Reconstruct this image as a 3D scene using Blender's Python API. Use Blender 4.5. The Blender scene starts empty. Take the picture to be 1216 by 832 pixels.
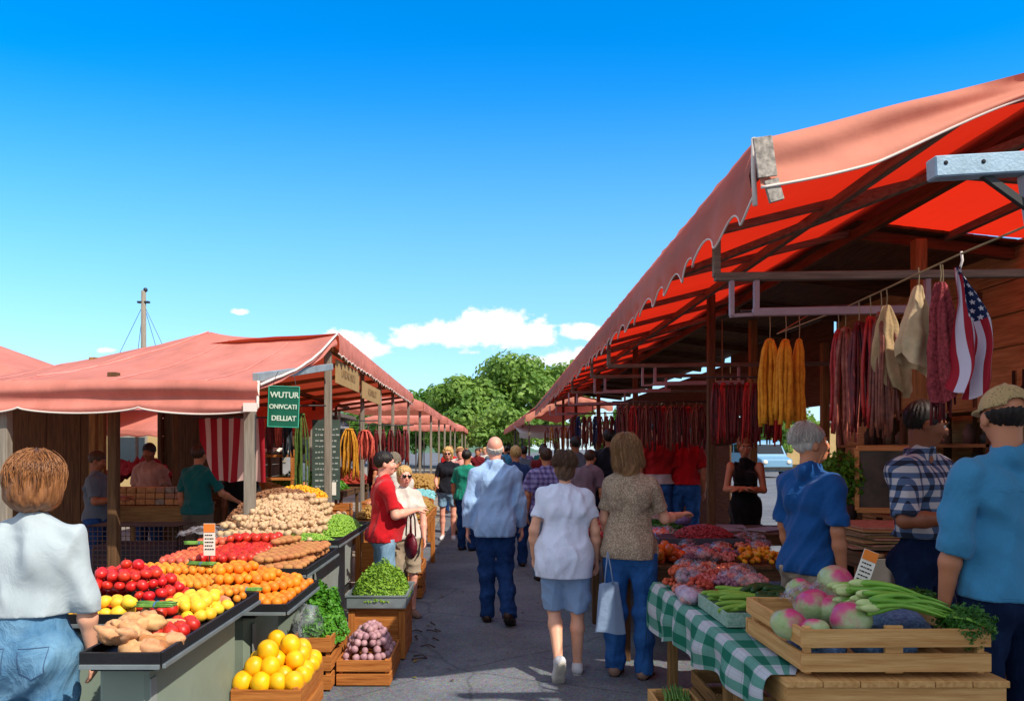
import bpy, math, random
import numpy as np
from mathutils import Vector, Matrix, noise
R = math.radians
random.seed(7)
scene = bpy.context.scene
COL = scene.collection

def lin(h):
    if isinstance(h, str):
        h = h.lstrip('#')
        c = [int(h[i:i+2], 16)/255 for i in (0, 2, 4)]
        return tuple((x/12.92 if x <= .04045 else ((x+.055)/1.055)**2.4) for x in c)
    return tuple(h)

# ------------------------------------------------------------------ materials
MATS = {}
class NT:
    def __init__(s, m):
        m.use_nodes = True
        s.t = m.node_tree; s.t.nodes.clear()
    def n(s, typ, **kw):
        nd = s.t.nodes.new(typ)
        for k, v in kw.items():
            if k == 'inp':
                for kk, vv in v.items(): nd.inputs[kk].default_value = vv
            else: setattr(nd, k, v)
        return nd
    def l(s, a, b): s.t.links.new(a, b)
    def math(s, op, a, b=None, c=None, clamp=False):
        nd = s.t.nodes.new('ShaderNodeMath'); nd.operation = op; nd.use_clamp = clamp
        for i, v in enumerate((a, b, c)):
            if v is None: continue
            if isinstance(v, (int, float)): nd.inputs[i].default_value = v
            else: s.l(v, nd.inputs[i])
        return nd.outputs[0]
    def mix(s, fac, a, b, blend='MIX'):
        nd = s.t.nodes.new('ShaderNodeMix'); nd.data_type = 'RGBA'; nd.blend_type = blend
        for i, v in ((0, fac), (6, a), (7, b)):
            if isinstance(v, (int, float)): nd.inputs[i].default_value = v
            elif isinstance(v, tuple): nd.inputs[i].default_value = (v[0], v[1], v[2], 1)
            else: s.l(v, nd.inputs[i])
        return nd.outputs[2]

def sc(c, k): return tuple(min(1, x*k) for x in c)

def mat(name, col, rough=.75, wrinkle=0, var=.2, scale=6, col2=None, bump=.0, bscale=80, metal=0, spec=.35,
        trans=0, transcol=None, rnd=0, stretch=(1, 1, 1), coords='Object', sheen=0, detail=5, bdist=.01, sss=0, coat=0, pattern=None):
    if name in MATS: return MATS[name]
    col = lin(col)
    m = bpy.data.materials.new(name); t = NT(m)
    tc = t.n('ShaderNodeTexCoord'); mp = t.n('ShaderNodeMapping'); mp.inputs['Scale'].default_value = stretch
    t.l(tc.outputs[coords], mp.inputs['Vector'])
    nz = t.n('ShaderNodeTexNoise', inp={'Scale': scale, 'Detail': detail, 'Roughness': .6})
    t.l(mp.outputs[0], nz.inputs['Vector'])
    cr = t.n('ShaderNodeValToRGB')
    cr.color_ramp.elements[0].position = .3; cr.color_ramp.elements[1].position = .7
    a, b = (sc(col, 1-var), sc(col, 1+var)) if col2 is None else (col, lin(col2))
    cr.color_ramp.elements[0].color = (*a, 1); cr.color_ramp.elements[1].color = (*b, 1)
    t.l(nz.outputs['Fac'], cr.inputs[0])
    c = cr.outputs[0]
    if pattern: c = pattern(t, tc, c)
    if rnd:
        oi = t.n('ShaderNodeObjectInfo')
        hs = t.n('ShaderNodeHueSaturation')
        t.l(t.math('MULTIPLY_ADD', oi.outputs['Random'], rnd*.12, .5-rnd*.06), hs.inputs['Hue'])
        t.l(t.math('MULTIPLY_ADD', t.math('FRACT', t.math('MULTIPLY', oi.outputs['Random'], 7.31)), rnd*.9, 1-rnd*.45), hs.inputs['Value'])
        t.l(c, hs.inputs['Color']); c = hs.outputs[0]
    p = t.n('ShaderNodeBsdfPrincipled', inp={'Roughness': rough, 'Metallic': metal, 'Specular IOR Level': spec})
    t.l(c, p.inputs['Base Color'])
    if sss:
        p.inputs['Subsurface Weight'].default_value = sss
        p.inputs['Subsurface Radius'].default_value = (.012, .004, .002); p.inputs['Subsurface Scale'].default_value = .6
    if coat: p.inputs['Coat Weight'].default_value = coat; p.inputs['Coat Roughness'].default_value = .15
    if sheen: p.inputs['Sheen Weight'].default_value = sheen
    if bump:
        n2 = t.n('ShaderNodeTexNoise', inp={'Scale': bscale, 'Detail': 4})
        t.l(mp.outputs[0], n2.inputs['Vector'])
        bp = t.n('ShaderNodeBump', inp={'Strength': bump, 'Distance': bdist})
        t.l(n2.outputs['Fac'], bp.inputs['Height']); t.l(bp.outputs[0], p.inputs['Normal'])
        if wrinkle:
            n3 = t.n('ShaderNodeTexNoise', inp={'Scale': 5.5, 'Detail': 3.5, 'Roughness': .5, 'Distortion': 1.6})
            m3 = t.n('ShaderNodeMapping'); m3.inputs['Scale'].default_value = (1.5, 1.5, .8); m3.inputs['Rotation'].default_value = (.4, .5, .2)
            t.l(tc.outputs[coords], m3.inputs[0]); t.l(m3.outputs[0], n3.inputs['Vector'])
            b3 = t.n('ShaderNodeBump', inp={'Strength': wrinkle, 'Distance': .05})
            # ridged: creases rather than hills
            t.l(t.math('POWER', t.math('SUBTRACT', 1, t.math('ABSOLUTE', t.math('MULTIPLY_ADD', n3.outputs['Fac'], 4, -2))), 1.6, clamp=True), b3.inputs['Height'])
            t.l(b3.outputs[0], bp.inputs['Normal'])
    out = t.n('ShaderNodeOutputMaterial')
    if trans:
        tr = t.n('ShaderNodeBsdfTranslucent')
        if transcol: tr.inputs[0].default_value = (*lin(transcol), 1)
        else: t.l(c, tr.inputs[0])
        ms = t.n('ShaderNodeMixShader', inp={0: trans})
        t.l(p.outputs[0], ms.inputs[1]); t.l(tr.outputs[0], ms.inputs[2]); t.l(ms.outputs[0], out.inputs[0])
    else: t.l(p.outputs[0], out.inputs[0])
    MATS[name] = m
    return m

# ------------------------------------------------------------------ objects
def tag(o, label=None, cat=None, group=None, kind=None):
    if label: o['label'] = label
    if cat: o['category'] = cat
    if group: o['group'] = group
    if kind: o['kind'] = kind
    return o
def empty(name, loc, rz=0, label=None, cat=None, group=None):
    o = bpy.data.objects.new(name, None); COL.objects.link(o)
    o.location = loc; o.rotation_euler = (0, 0, rz)
    return tag(o, label, cat, group)
def link(name, me, m=None, parent=None, loc=None, rot=None, scl=None):
    o = bpy.data.objects.new(name, me); COL.objects.link(o)
    if m is not None and me is not None:
        if isinstance(m, (list, tuple)):
            for x in m: me.materials.append(x)
        else: me.materials.append(m)
    if parent is not None: o.parent = parent
    if loc is not None: o.location = loc
    if rot is not None: o.rotation_euler = rot
    if scl is not None: o.scale = scl
    return o
def kids(o): return [c for c in bpy.data.objects if c.parent == o]
def copy_tree(o, parent=None, ch=None):
    c = o.copy(); COL.objects.link(c); c.parent = parent
    if ch is None: ch = kids(o)
    for k in ch:
        d = k.copy(); COL.objects.link(d); d.parent = c
    return c

class MB:
    def __init__(s): s.v = []; s.f = []; s.uv = None
    def box(s, c, size, rot=None, jit=0, taper=1):
        M = (rot if isinstance(rot, Matrix) else Matrix.Rotation(rot, 3, 'Z')) if rot is not None else Matrix.Identity(3)
        x, y, z = size[0]/2, size[1]/2, size[2]/2
        b = min(x, y, z)*.16
        c = Vector(c); n = len(s.v)
        # bevelled box: 24 verts
        vs = []
        for sx in (-1, 1):
            for sy in (-1, 1):
                for sz in (-1, 1):
                    k = taper if sz > 0 else 1
                    for ax in range(3):
                        q = [sx*x*k, sy*y*k, sz*z]
                        for a in range(3):
                            if a != ax: q[a] -= (sx, sy, sz)[a]*b
                        vs.append(c+M@Vector(q))
        s.v += vs
        def I(sx, sy, sz, ax): return n+((sx*2+sy)*2+sz)*3+ax
        for ax in range(3):
            o1, o2 = [(1, 2), (2, 0), (0, 1)][ax]
            for sg in (0, 1):
                idx = []
                for a, b_ in ((0, 0), (1, 0), (1, 1), (0, 1)):
                    t = [0, 0, 0]; t[ax] = sg; t[o1] = a; t[o2] = b_
                    idx.append(I(*t, ax))
                s.f.append(idx if sg else idx[::-1])
        for ax in range(3):   # edges along ax
            o1, o2 = [(1, 2), (2, 0), (0, 1)][ax]
            for a in (0, 1):
                for b_ in (0, 1):
                    t0 = [0, 0, 0]; t0[o1] = a; t0[o2] = b_; t1 = list(t0); t1[ax] = 1
                    idx = [I(*t0, o1), I(*t1, o1), I(*t1, o2), I(*t0, o2)]
                    s.f.append(idx if (a ^ b_) else idx[::-1])
        for sx in (0, 1):
            for sy in (0, 1):
                for sz in (0, 1):
                    idx = [I(sx, sy, sz, 0), I(sx, sy, sz, 1), I(sx, sy, sz, 2)]
                    s.f.append(idx if (sx+sy+sz) % 2 else idx[::-1])
        return s
    def bar(s, a, b, w, h=None, up=(0, 0, 1)):
        a, b = Vector(a), Vector(b); d = (b-a); L = d.length; d.normalize()
        up = Vector(up)
        if abs(d.dot(up)) > .95: up = Vector((0, 1, 0))
        sx = d.cross(up).normalized(); sz = sx.cross(d)
        M = Matrix((sx, d, sz)).transposed()
        return s.box((a+b)/2, (w, L, h or w), M)
    def tube(s, pts, r, n=8, cap=True, flat=1, up=None):
        pts = [Vector(p) for p in pts]; m = len(pts)
        rr = r if isinstance(r, (list, tuple)) else [r]*m
        base = len(s.v)
        t0 = (pts[1]-pts[0]).normalized()
        ref = Vector(up) if up else (Vector((0, 0, 1)) if abs(t0.z) < .9 else Vector((1, 0, 0)))
        for i in range(m):
            t = (pts[min(i+1, m-1)]-pts[max(i-1, 0)])
            if t.length < 1e-9: t = t0
            t.normalize()
            u = ref-t*ref.dot(t)
            if u.length < 1e-4: u = Vector((1, 0, 0))
            u.normalize(); w = t.cross(u); ref = u
            for k in range(n):
                an = 2*math.pi*k/n
                s.v.append(pts[i]+u*(math.cos(an)*rr[i]*flat)+w*(math.sin(an)*rr[i]))
        for i in range(m-1):
            for k in range(n):
                a = base+i*n+k; b = base+i*n+(k+1) % n
                s.f.append([a, b, b+n, a+n])
        if cap:
            s.f.append([base+k for k in range(n)][::-1]); s.f.append([base+(m-1)*n+k for k in range(n)])
        return s
    def ball(s, c, r, nu=10, nv=7, sq=None, rot=None, fn=None):
        c = Vector(c); r = Vector(r) if not isinstance(r, (int, float)) else Vector((r, r, r))
        base = len(s.v)
        for j in range(nv+1):
            ph = math.pi*j/nv
            for i in range(nu):
                th = 2*math.pi*i/nu
                d = Vector((math.sin(ph)*math.cos(th), math.sin(ph)*math.sin(th), math.cos(ph)))
                k = fn(d) if fn else 1
                q = Vector((d.x*r.x, d.y*r.y, d.z*r.z))*k
                if rot is not None: q = rot@q
                s.v.append(c+q)
                if j in (0, nv): break
        def id_(j, i): return base if j == 0 else (base+1+(nv-1)*nu if j == nv else base+1+(j-1)*nu+i % nu)
        for j in range(nv):
            for i in range(nu):
                q = [id_(j, i), id_(j+1, i), id_(j+1, i+1), id_(j, i+1)]
                q2 = []
                for x in q:
                    if x not in q2: q2.append(x)
                s.f.append(q2)
        return s
    def grid(s, fn, nu, nv, closed=False):
        base = len(s.v)
        for j in range(nv+1):
            for i in range(nu+1):
                s.v.append(Vector(fn(i/nu, j/nv)))
        for j in range(nv):
            for i in range(nu):
                a = base+j*(nu+1)+i
                s.f.append([a, a+1, a+nu+2, a+nu+1])
        if s.uv is None: s.uv = []
        s.uv += [(i/nu, j/nv) for j in range(nv+1) for i in range(nu+1)]
        return s
    def mesh(s, name, smooth=False, auto=None):
        me = bpy.data.meshes.new(name)
        me.from_pydata([tuple(v) for v in s.v], [], s.f)
        if s.uv and len(s.uv) == len(s.v):
            uvl = me.uv_layers.new(name='UVMap')
            for lp in me.loops: uvl.data[lp.index].uv = s.uv[lp.vertex_index]
        if smooth:
            me.polygons.foreach_set('use_smooth', [True]*len(me.polygons))
        me.update()
        return me
    def build(s, name, m, parent=None, smooth=False, loc=None, rot=None):
        return link(name, s.mesh(name, smooth), m, parent, loc, rot)

# ------------------------------------------------------------------ distance-field surfaces
def smin(a, b, k):
    h = np.clip(.5+.5*(b-a)/k, 0, 1)
    return b*(1-h)+a*h-k*h*(1-h)
class Field:
    def __init__(s, lo, hi, h):
        s.lo = np.array(lo, float)-2*h; s.h = h
        s.n = np.ceil((np.array(hi, float)+2*h-s.lo)/h).astype(int)+1
        s.F = np.full(s.n, .3, np.float32)
        s.ax = [(s.lo[i]+h*np.arange(s.n[i])).astype(np.float32) for i in range(3)]
    def blk(s, lo, hi):
        i0 = np.clip(np.floor((np.array(lo)-s.lo)/s.h).astype(int), 0, s.n)
        i1 = np.clip(np.ceil((np.array(hi)-s.lo)/s.h).astype(int)+1, 0, s.n)
        sl = tuple(slice(a, b) for a, b in zip(i0, i1))
        X = s.ax[0][sl[0]][:, None, None]; Y = s.ax[1][sl[1]][None, :, None]; Z = s.ax[2][sl[2]][None, None, :]
        return sl, X, Y, Z
    def cone(s, a, b, ra, rb, k=.03, flat=None, cuts=(), sub=False):
        a = np.array(a, float); b = np.array(b, float)
        m = max(ra, rb)+k+.03
        sl, X, Y, Z = s.blk(np.minimum(a, b)-m, np.maximum(a, b)+m)
        if s.F[sl].size == 0: return s
        ba = b-a; L2 = max(ba@ba, 1e-9)
        t = np.clip(((X-a[0])*ba[0]+(Y-a[1])*ba[1]+(Z-a[2])*ba[2])/L2, 0, 1)
        qx, qy, qz = X-a[0]-t*ba[0], Y-a[1]-t*ba[1], Z-a[2]-t*ba[2]
        k2 = 1
        if flat is not None:
            n, f = np.array(flat[0], float), flat[1]; n = n/np.linalg.norm(n)
            dd = (qx*n[0]+qy*n[1]+qz*n[2])*(1/f-1)
            qx, qy, qz = qx+dd*n[0], qy+dd*n[1], qz+dd*n[2]; k2 = (1+f)/2
        d = (np.sqrt(qx*qx+qy*qy+qz*qz)-(ra+(rb-ra)*t))*k2
        for (c, n) in cuts:
            n = np.array(n, float); n /= np.linalg.norm(n)
            d = np.maximum(d, (X-c[0])*n[0]+(Y-c[1])*n[1]+(Z-c[2])*n[2])
        s.F[sl] = np.maximum(s.F[sl], -d) if sub else smin(s.F[sl], d, k)
        return s
    def ell(s, c, r, R3=None, k=.02, cuts=(), sub=False):
        c = np.array(c, float); r = np.array(r, float); m = max(r)+k+.02
        sl, X, Y, Z = s.blk(c-m, c+m)
        if s.F[sl].size == 0: return s
        x, y, z = X-c[0], Y-c[1], Z-c[2]
        if R3 is not None:
            Rm = np.array(R3)
            x, y, z = (Rm[0, 0]*x+Rm[1, 0]*y+Rm[2, 0]*z, Rm[0, 1]*x+Rm[1, 1]*y+Rm[2, 1]*z, Rm[0, 2]*x+Rm[1, 2]*y+Rm[2, 2]*z)
        q = np.sqrt((x/r[0])**2+(y/r[1])**2+(z/r[2])**2)
        q2 = np.sqrt((x/r[0]**2)**2+(y/r[1]**2)**2+(z/r[2]**2)**2)+1e-6
        d = q*(q-1)/q2
        for (cc, n) in cuts:
            n = np.array(n, float); n /= np.linalg.norm(n)
            d = np.maximum(d, (X-cc[0])*n[0]+(Y-cc[1])*n[1]+(Z-cc[2])*n[2])
        if sub:   # smooth subtraction
            s.F[sl] = -smin(-s.F[sl], d, k)
        else: s.F[sl] = smin(s.F[sl], d, k)
        return s
    def cut(s, c, n):
        n = np.array(n, float); n /= np.linalg.norm(n)
        X, Y, Z = s.ax[0][:, None, None], s.ax[1][None, :, None], s.ax[2][None, None, :]
        s.F = np.maximum(s.F, (X-c[0])*n[0]+(Y-c[1])*n[1]+(Z-c[2])*n[2]); return s
    def coords(s): return s.ax[0][:, None, None], s.ax[1][None, :, None], s.ax[2][None, None, :]
    def folds(s, amp, seed=0, fx=1., fz=1.):
        rs = np.random.RandomState(seed); X, Y, Z = s.coords()
        acc = 0
        for i in range(9):
            v = rs.normal(size=3); v /= np.linalg.norm(v)
            v *= np.array([1.5*fx, 1.2*fx, .8*fz]); fr = 2*math.pi/(rs.uniform(.10, .30))
            w = rs.normal(size=3)*7; ph = rs.uniform(0, 6.28)
            wr = np.sin(w[0]*X+w[1]*Y+w[2]*Z+ph)
            p = fr*(v[0]*X+v[1]*Y+v[2]*Z)+1.8*wr+ph
            gate = np.clip(np.sin(w[1]*X*1.2+w[2]*Y*.8+w[0]*Z*1.2+ph*2)*.7+.45, 0, 1)**1.5
            acc = acc+(.5+.5*np.cos(p))**3*gate
        s.F = s.F-amp*(acc*.95-.35); return s
    def mesh(s, name):
        F = s.F.astype(np.float32)
        F[0], F[-1], F[:, 0], F[:, -1], F[:, :, 0], F[:, :, -1] = (.1,)*6
        N = np.array(F.shape); cs = tuple(N-1)
        cnt = np.zeros(cs, np.float32); acc = np.zeros(cs+(3,), np.float32)
        S = F < 0; quads = []
        edges = []
        for ax in range(3):
            a = [slice(None)]*3; b = [slice(None)]*3
            a[ax] = slice(0, -1); b[ax] = slice(1, None)
            Fa, Fb = F[tuple(a)], F[tuple(b)]
            cr = S[tuple(a)] != S[tuple(b)]
            ix = np.argwhere(cr)
            if len(ix) == 0: continue
            fa, fb = Fa[cr], Fb[cr]
            t = fa/(fa-fb)
            pos = ix.astype(np.float32); pos[:, ax] += t
            o1, o2 = (ax+1) % 3, (ax+2) % 3
            cells = []
            for d1, d2 in ((0, 0), (-1, 0), (-1, -1), (0, -1)):
                c = ix.copy(); c[:, o1] += d1; c[:, o2] += d2
                cells.append(c)
                np.add.at(cnt, tuple(c.T), 1); np.add.at(acc, tuple(c.T), pos)
            edges.append((cells, fa < 0))
        mask = cnt > 0
        idx = np.full(cs, -1, np.int64); idx[mask] = np.arange(mask.sum())
        V = acc[mask]/cnt[mask][:, None]*s.h+s.lo
        Q = []
        for cells, neg in edges:
            q = np.stack([idx[tuple(c.T)] for c in cells], 1)
            q[~neg] = q[~neg][:, ::-1]
            Q.append(q)
        Q = np.concatenate(Q)
        me = bpy.data.meshes.new(name)
        me.vertices.add(len(V)); me.vertices.foreach_set('co', V.astype(np.float32).ravel())
        me.loops.add(len(Q)*4); me.loops.foreach_set('vertex_index', Q.ravel().astype(np.int32))
        me.polygons.add(len(Q)); me.polygons.foreach_set('loop_start', np.arange(0, len(Q)*4, 4, dtype=np.int32))
        me.polygons.foreach_set('use_smooth', np.ones(len(Q), bool))
        me.update(calc_edges=True); me.validate()
        return me
EXPOSURE = .62; SKYSTR = .15; SKYVAL = 1.3; CL = 4.9
# ------------------------------------------------------------------ people
SKIN = {}
def skin(k):
    c = {'light': 'd9a184', 'tan': 'b97a58', 'brown': '8a5236', 'pink': 'dd9c86'}[k]
    return mat('skin_'+k, c, rough=.5, var=.1, scale=9, bump=.12, bscale=220, sss=.12, spec=.4, bdist=.002)
def v3(*a): return np.array(a, float)
def rotm(yaw, pitch=0, roll=0):
    return np.array((Matrix.Rotation(R(yaw), 3, 'Z')@Matrix.Rotation(R(pitch), 3, 'X')@Matrix.Rotation(R(roll), 3, 'Y')))
def ellout(r, d): return 1/math.sqrt((d[0]/r[0])**2+(d[1]/r[1])**2+(d[2]/r[2])**2)

def person(x, y, rot, H, label, top, bottom, shoes='shoe_brown', hair=('short', 'hair_grey'), sk='light', fem=False, g=1.,
           aL=None, aR=None, lL=None, lR=None, head=(0, 0, 0), lean=(0, 0), res=.012, z0=0, cap=None, fingers=True, face=False, group=None, glasses=False, belly=0, strands=0, extra=None, name='person'):
    s = H/1.75
    h = res
    sh_w = (.165 if fem else .19)*s*(1+(g-1)*.5)
    hipw = (.095 if not fem else .1)*s
    pel = v3(0, 0, .93*s)
    lx, ly = lean
    def T(z, dx=0, dy=0):   # torso point at height z (unleaned), follows the lean
        u = max(0, z-.93)*s
        return v3(dx*s+lx*u, dy*s+ly*u+0, z*s-.5*(lx*lx+ly*ly)*u)
    chest, waist = T(1.28), T(1.08)
    shz = 1.405
    nb = T(1.47, 0, -.01)
    shL, shR = T(shz, -sh_w/s), T(shz, sh_w/s)
    hc = T(1.625, 0, .012)
    HR = rotm(head[0], head[1], head[2])
    def hp(dx, dy, dz): return hc+HR@(v3(dx, dy, dz)*s)
    def arm(shp, side, spec):
        ud, fd = spec if spec else ((.16*side, -.06, -1), (.02*side, .16, -1))
        ud = v3(*ud)/np.linalg.norm(ud); fd = v3(*fd)/np.linalg.norm(fd)
        el = shp+ud*.285*s; wr = el+fd*.245*s
        return el, wr, fd
    elL, wrL, fdL = arm(shL, -1, aL); elR, wrR, fdR = arm(shR, 1, aR)
    def leg(side, spec):
        hip = v3(side*hipw, 0, .9*s)
        kn, an, fo = spec if spec else ((.005*side, .01, -.43), (.0, -.02, -.40), (.08*side, 1, 0))
        kn = hip+v3(*kn)*s; an = kn+v3(*an)*s
        return hip, kn, an, v3(*fo)/np.linalg.norm(fo)
    hiL, knL, anL, foL = leg(-1, lL); hiR, knR, anR, foR = leg(1, lR)
    # drop so that the lower foot touches the floor
    def sole_z(an, fo): return min(an[2]-.075*s, (an+fo*.16*s)[2]-.03*s)
    dz = min(sole_z(anL, foL), sole_z(anR, foR))
    off = v3(0, 0, -dz)
    for p in (pel, chest, waist, nb, shL, shR, hc, elL, wrL, elR, wrR, hiL, knL, anL, hiR, knR, anR): p += off
    allp = np.array([hc+.17*s, hc-.17*s, elL, elR, wrL+fdL*.2*s, wrR+fdR*.2*s, knL, knR, anL+foL*.18*s, anR+foR*.18*s, anL-foL*.08*s, anR-foR*.08*s, shL, shR, pel+v3(.2, .2, 0)*g, pel-v3(.2, .2, 0)*g])
    lo, hi = allp.min(0)-.09, allp.max(0)+.09
    lo[2] = -.02; hi[2] = max(hi[2], hc[2]+.16*s)
    F = Field(lo, hi, h); tk = top
    am = .9 if fem else 1.
    tr = .105*s*g
    # --- skin body
    F.cone(waist, chest, tr*.95, tr, .05, ((0, 1, 0), .75)).cone(pel, waist, tr, tr*.95, .05, ((0, 1, 0), .8))
    F.cone(shL+(chest-shL)*.3, shR+(chest-shR)*.3, .035*s, .035*s, .05)
    F.cone(nb-v3(0, 0, .03*s), hp(0, -.02, -.06), .058*s*(.85 if fem else 1), .05*s*(.85 if fem else 1), .035)
    F.ell(hp(0, -.012, .03), np.array((.074, .094, .088))*s, HR, .02)
    F.ell(hp(0, .02, -.035), np.array((.060, .068, .075))*s, HR, .03)
    F.ell(hp(0, .06, -.083), np.array((.024, .022, .020))*s, HR, .025)
    if h < .014:
        F.ell(hp(0, .096, -.012), np.array((.011, .016, .022))*s, HR, .014)     # nose
        F.ell(hp(0, .104, -.028), np.array((.015, .012, .010))*s, HR, .008)
        F.ell(hp(0, .084, -.056), np.array((.024, .013, .006))*s, HR, .006)      # lips
        F.ell(hp(0, .082, -.067), np.array((.020, .014, .007))*s, HR, .005)
        F.ell(hp(0, .078, .028), np.array((.05, .014, .009))*s, HR, .012)       # brow
        for sd in (-1, 1):
            F.ell(hp(sd*.03, .096, .008), np.array((.016, .014, .010))*s, HR, .008, sub=True)
            F.ell(hp(sd*.042, .06, -.022), np.array((.022, .025, .022))*s, HR, .02)
    for sd in (-1, 1):
        F.ell(hp(sd*.077, -.008, -.008), np.array((.011, .02, .032))*s, HR@rotm(-sd*18), .006)
    for (shp, el, wr, fd, sd) in ((shL, elL, wrL, fdL, -1), (shR, elR, wrR, fdR, 1)):
        if tk['kind'] == 'tank': F.cone(shp, el, .050*s*am, .040*s*am*g**.5, .03)
        else:
            cov = top.get('sleeve', 'short') != 'short'; ca = .034 if cov else .042; ce = .030 if cov else .040
            F.cone(shp-v3(sd*.022*s, 0, .022*s), shp+(el-shp)*.5, .028*s*am, .034*s*am*g**.5, .02).cone(shp+(el-shp)*.5, el, ca*s*am*g**.5*.95, ce*s*am*g**.5, .02)
        ce = .030 if top.get('sleeve', 'short') in ('long', 'roll', 'elbow') else .040
        F.cone(el, el+(wr-el)*.35, ce*s*am*g**.5, .041*s*am*g**.5*(.85 if top.get('sleeve') == 'long' else 1), .02)
        F.cone(el+(wr-el)*.35, wr, .041*s*am*g**.5, .026*s*am, .02)
        # hand: palm faces the body
        pd = np.cross(fd, v3(0, 1, 0))
        if np.linalg.norm(pd) < .3: pd = v3(0, 0, 1)
        pd = pd/np.linalg.norm(pd)                       # palm normal (towards the thigh)
        pd = pd*(1 if pd@v3(-sd, 0, -.3) > 0 else -1)
        wd = np.cross(fd, pd); wd /= np.linalg.norm(wd)    # across the palm
        if wd@v3(0, 1, .2) < 0: wd = -wd                   # +wd: the thumb side
        pc = wr+fd*.055*s
        F.cone(wr, wr+fd*.075*s, .026*s, .038*s, .012, (pd, .45))
        if fingers and h < .0121:
            for i, (o, ln) in enumerate(((-.031, .06), (-.011, .073), (.010, .078), (.030, .070))):
                b0 = wr+fd*.078*s+wd*o*s
                d1 = fd+pd*(.25+.03*i); d1 /= np.linalg.norm(d1)
                d2 = fd+pd*(.85-.05*i); d2 /= np.linalg.norm(d2)
                m1 = b0+d1*ln*.55*s; m2 = m1+d2*ln*.5*s
                F.cone(b0, m1, .0098*s, .0092*s, .004).cone(m1, m2, .0092*s, .0078*s, .004)
            b0 = wr+fd*.025*s+wd*.024*s
            d1 = fd*.7+wd*.75+pd*.35; d1 /= np.linalg.norm(d1)
            d2 = fd+wd*.25+pd*.4; d2 /= np.linalg.norm(d2)
            F.cone(b0, b0+d1*.038*s, .0135*s, .011*s, .008).cone(b0+d1*.038*s, b0+d1*.038*s+d2*.034*s, .0108*s, .0088*s, .004)
        else:
            F.cone(wr+fd*.07*s, wr+fd*.13*s+pd*.03*s, .036*s, .028*s, .015, (pd, .45))
            F.cone(wr+fd*.03*s, wr+fd*.08*s+wd*.045*s+pd*.02*s, .014*s, .011*s, .008)
    lg = (.92 if bottom['kind'] != 'jeans' else .78)*g**.5
    for (hi_, kn, an, fo) in ((hiL, knL, anL, foL), (hiR, knR, anR, foR)):
        F.cone(hi_, kn, .078*s*lg, .052*s*lg, .03)
        cv = kn+(an-kn)*.3-fo*v3(1, 1, 0)*.012*s
        F.cone(kn, cv, .050*s*lg, .056*s*lg, .02).cone(cv, an, .056*s*lg, .034*s*lg, .02)
        F.cone(an, an+fo*.09*s-v3(0, 0, .035*s), .030*s, .022*s, .02)
    body = link(name, F.mesh('person'), skin(sk))
    body.location = (x, y, z0); body.rotation_euler = (0, 0, R(rot))
    tag(body, label, 'person', group)
    # --- top
    tk = top
    A = v3(0, 1, 0)
    lo2 = lo.copy(); lo2[2] = (tk.get('hem', .86)-.05)*s
    Ft = Field(lo2, np.array([hi[0], hi[1], nb[2]+.09]), h)
    cw, ww, hw = ((.129, .121, .162) if fem else (.148, .140, .150))
    sw = 1.07 if tk.get('hem', .86) < 1 else 1.0
    if tk.get('loose'): cw, ww, hw = cw+.004, ww+.014, hw+.012
    dp = .66
    hem = v3(0, 0, tk.get('hem', .86)*s)+off*v3(0, 0, 1)
    hemc = (hem, (0, tk.get('hemtilt', 0), -1))
    cut = (hemc,)
    pelh = v3(pel[0], pel[1], min(pel[2], hem[2]+.02))
    if pelh[2] < hem[2]+.03: pelh[2] = hem[2]-.04
    Ft.cone(chest, waist, cw*s*g, ww*s*g, .06, (A, dp), cut)
    Ft.cone(waist, pel, ww*s*g, hw*sw*s*g, .07, (A, dp+.12), cut)
    if tk.get('hem', .86) < .95: Ft.cone(pel, pel-v3(0, 0, .22*s), hw*sw*s*g, (hw*sw+.004)*s*g, .05, (A, dp+.14), cut)
    if tk.get('hem', .86) < 1:
        for sd in (-1, 1): Ft.ell(pel+v3(sd*.07, -.058, -.04)*s*v3(g, 1, 1), np.array((.100, .088, .13))*s*g**.6, None, .05, cut)
    if belly: Ft.ell(waist+v3(0, .06+belly*.3, .0)*s, np.array((.13, .09+belly*.4, .14))*s*g, None, .06, cut)
    if fem: 
        for sd in (-1, 1): Ft.ell(chest+v3(sd*.06, .08, -.01)*s, np.array((.065, .06, .065))*s*g**.5, None, .04)
    if not fem or tk['kind'] != 'tank':
        for sd, shp in ((-1, shL), (1, shR)):
            Ft.cone(nb+v3(sd*.03*s, 0, -.012*s), shp+v3(-sd*.03*s, 0, -.01*s), .045*s, .048*s*g**.4, .05)
            Ft.cone(chest+v3(sd*.07*s, 0, .05*s), shp+v3(-sd*.04, 0, -.05*s), .08*s*g, .07*s, .06, (A, .85))
            Ft.ell(chest+v3(sd*.075, -.065, .03)*s, np.array((.07, .045, .1))*s*g, None, .05)     # shoulder blades
    slv = tk.get('sleeve', 'short')
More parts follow.
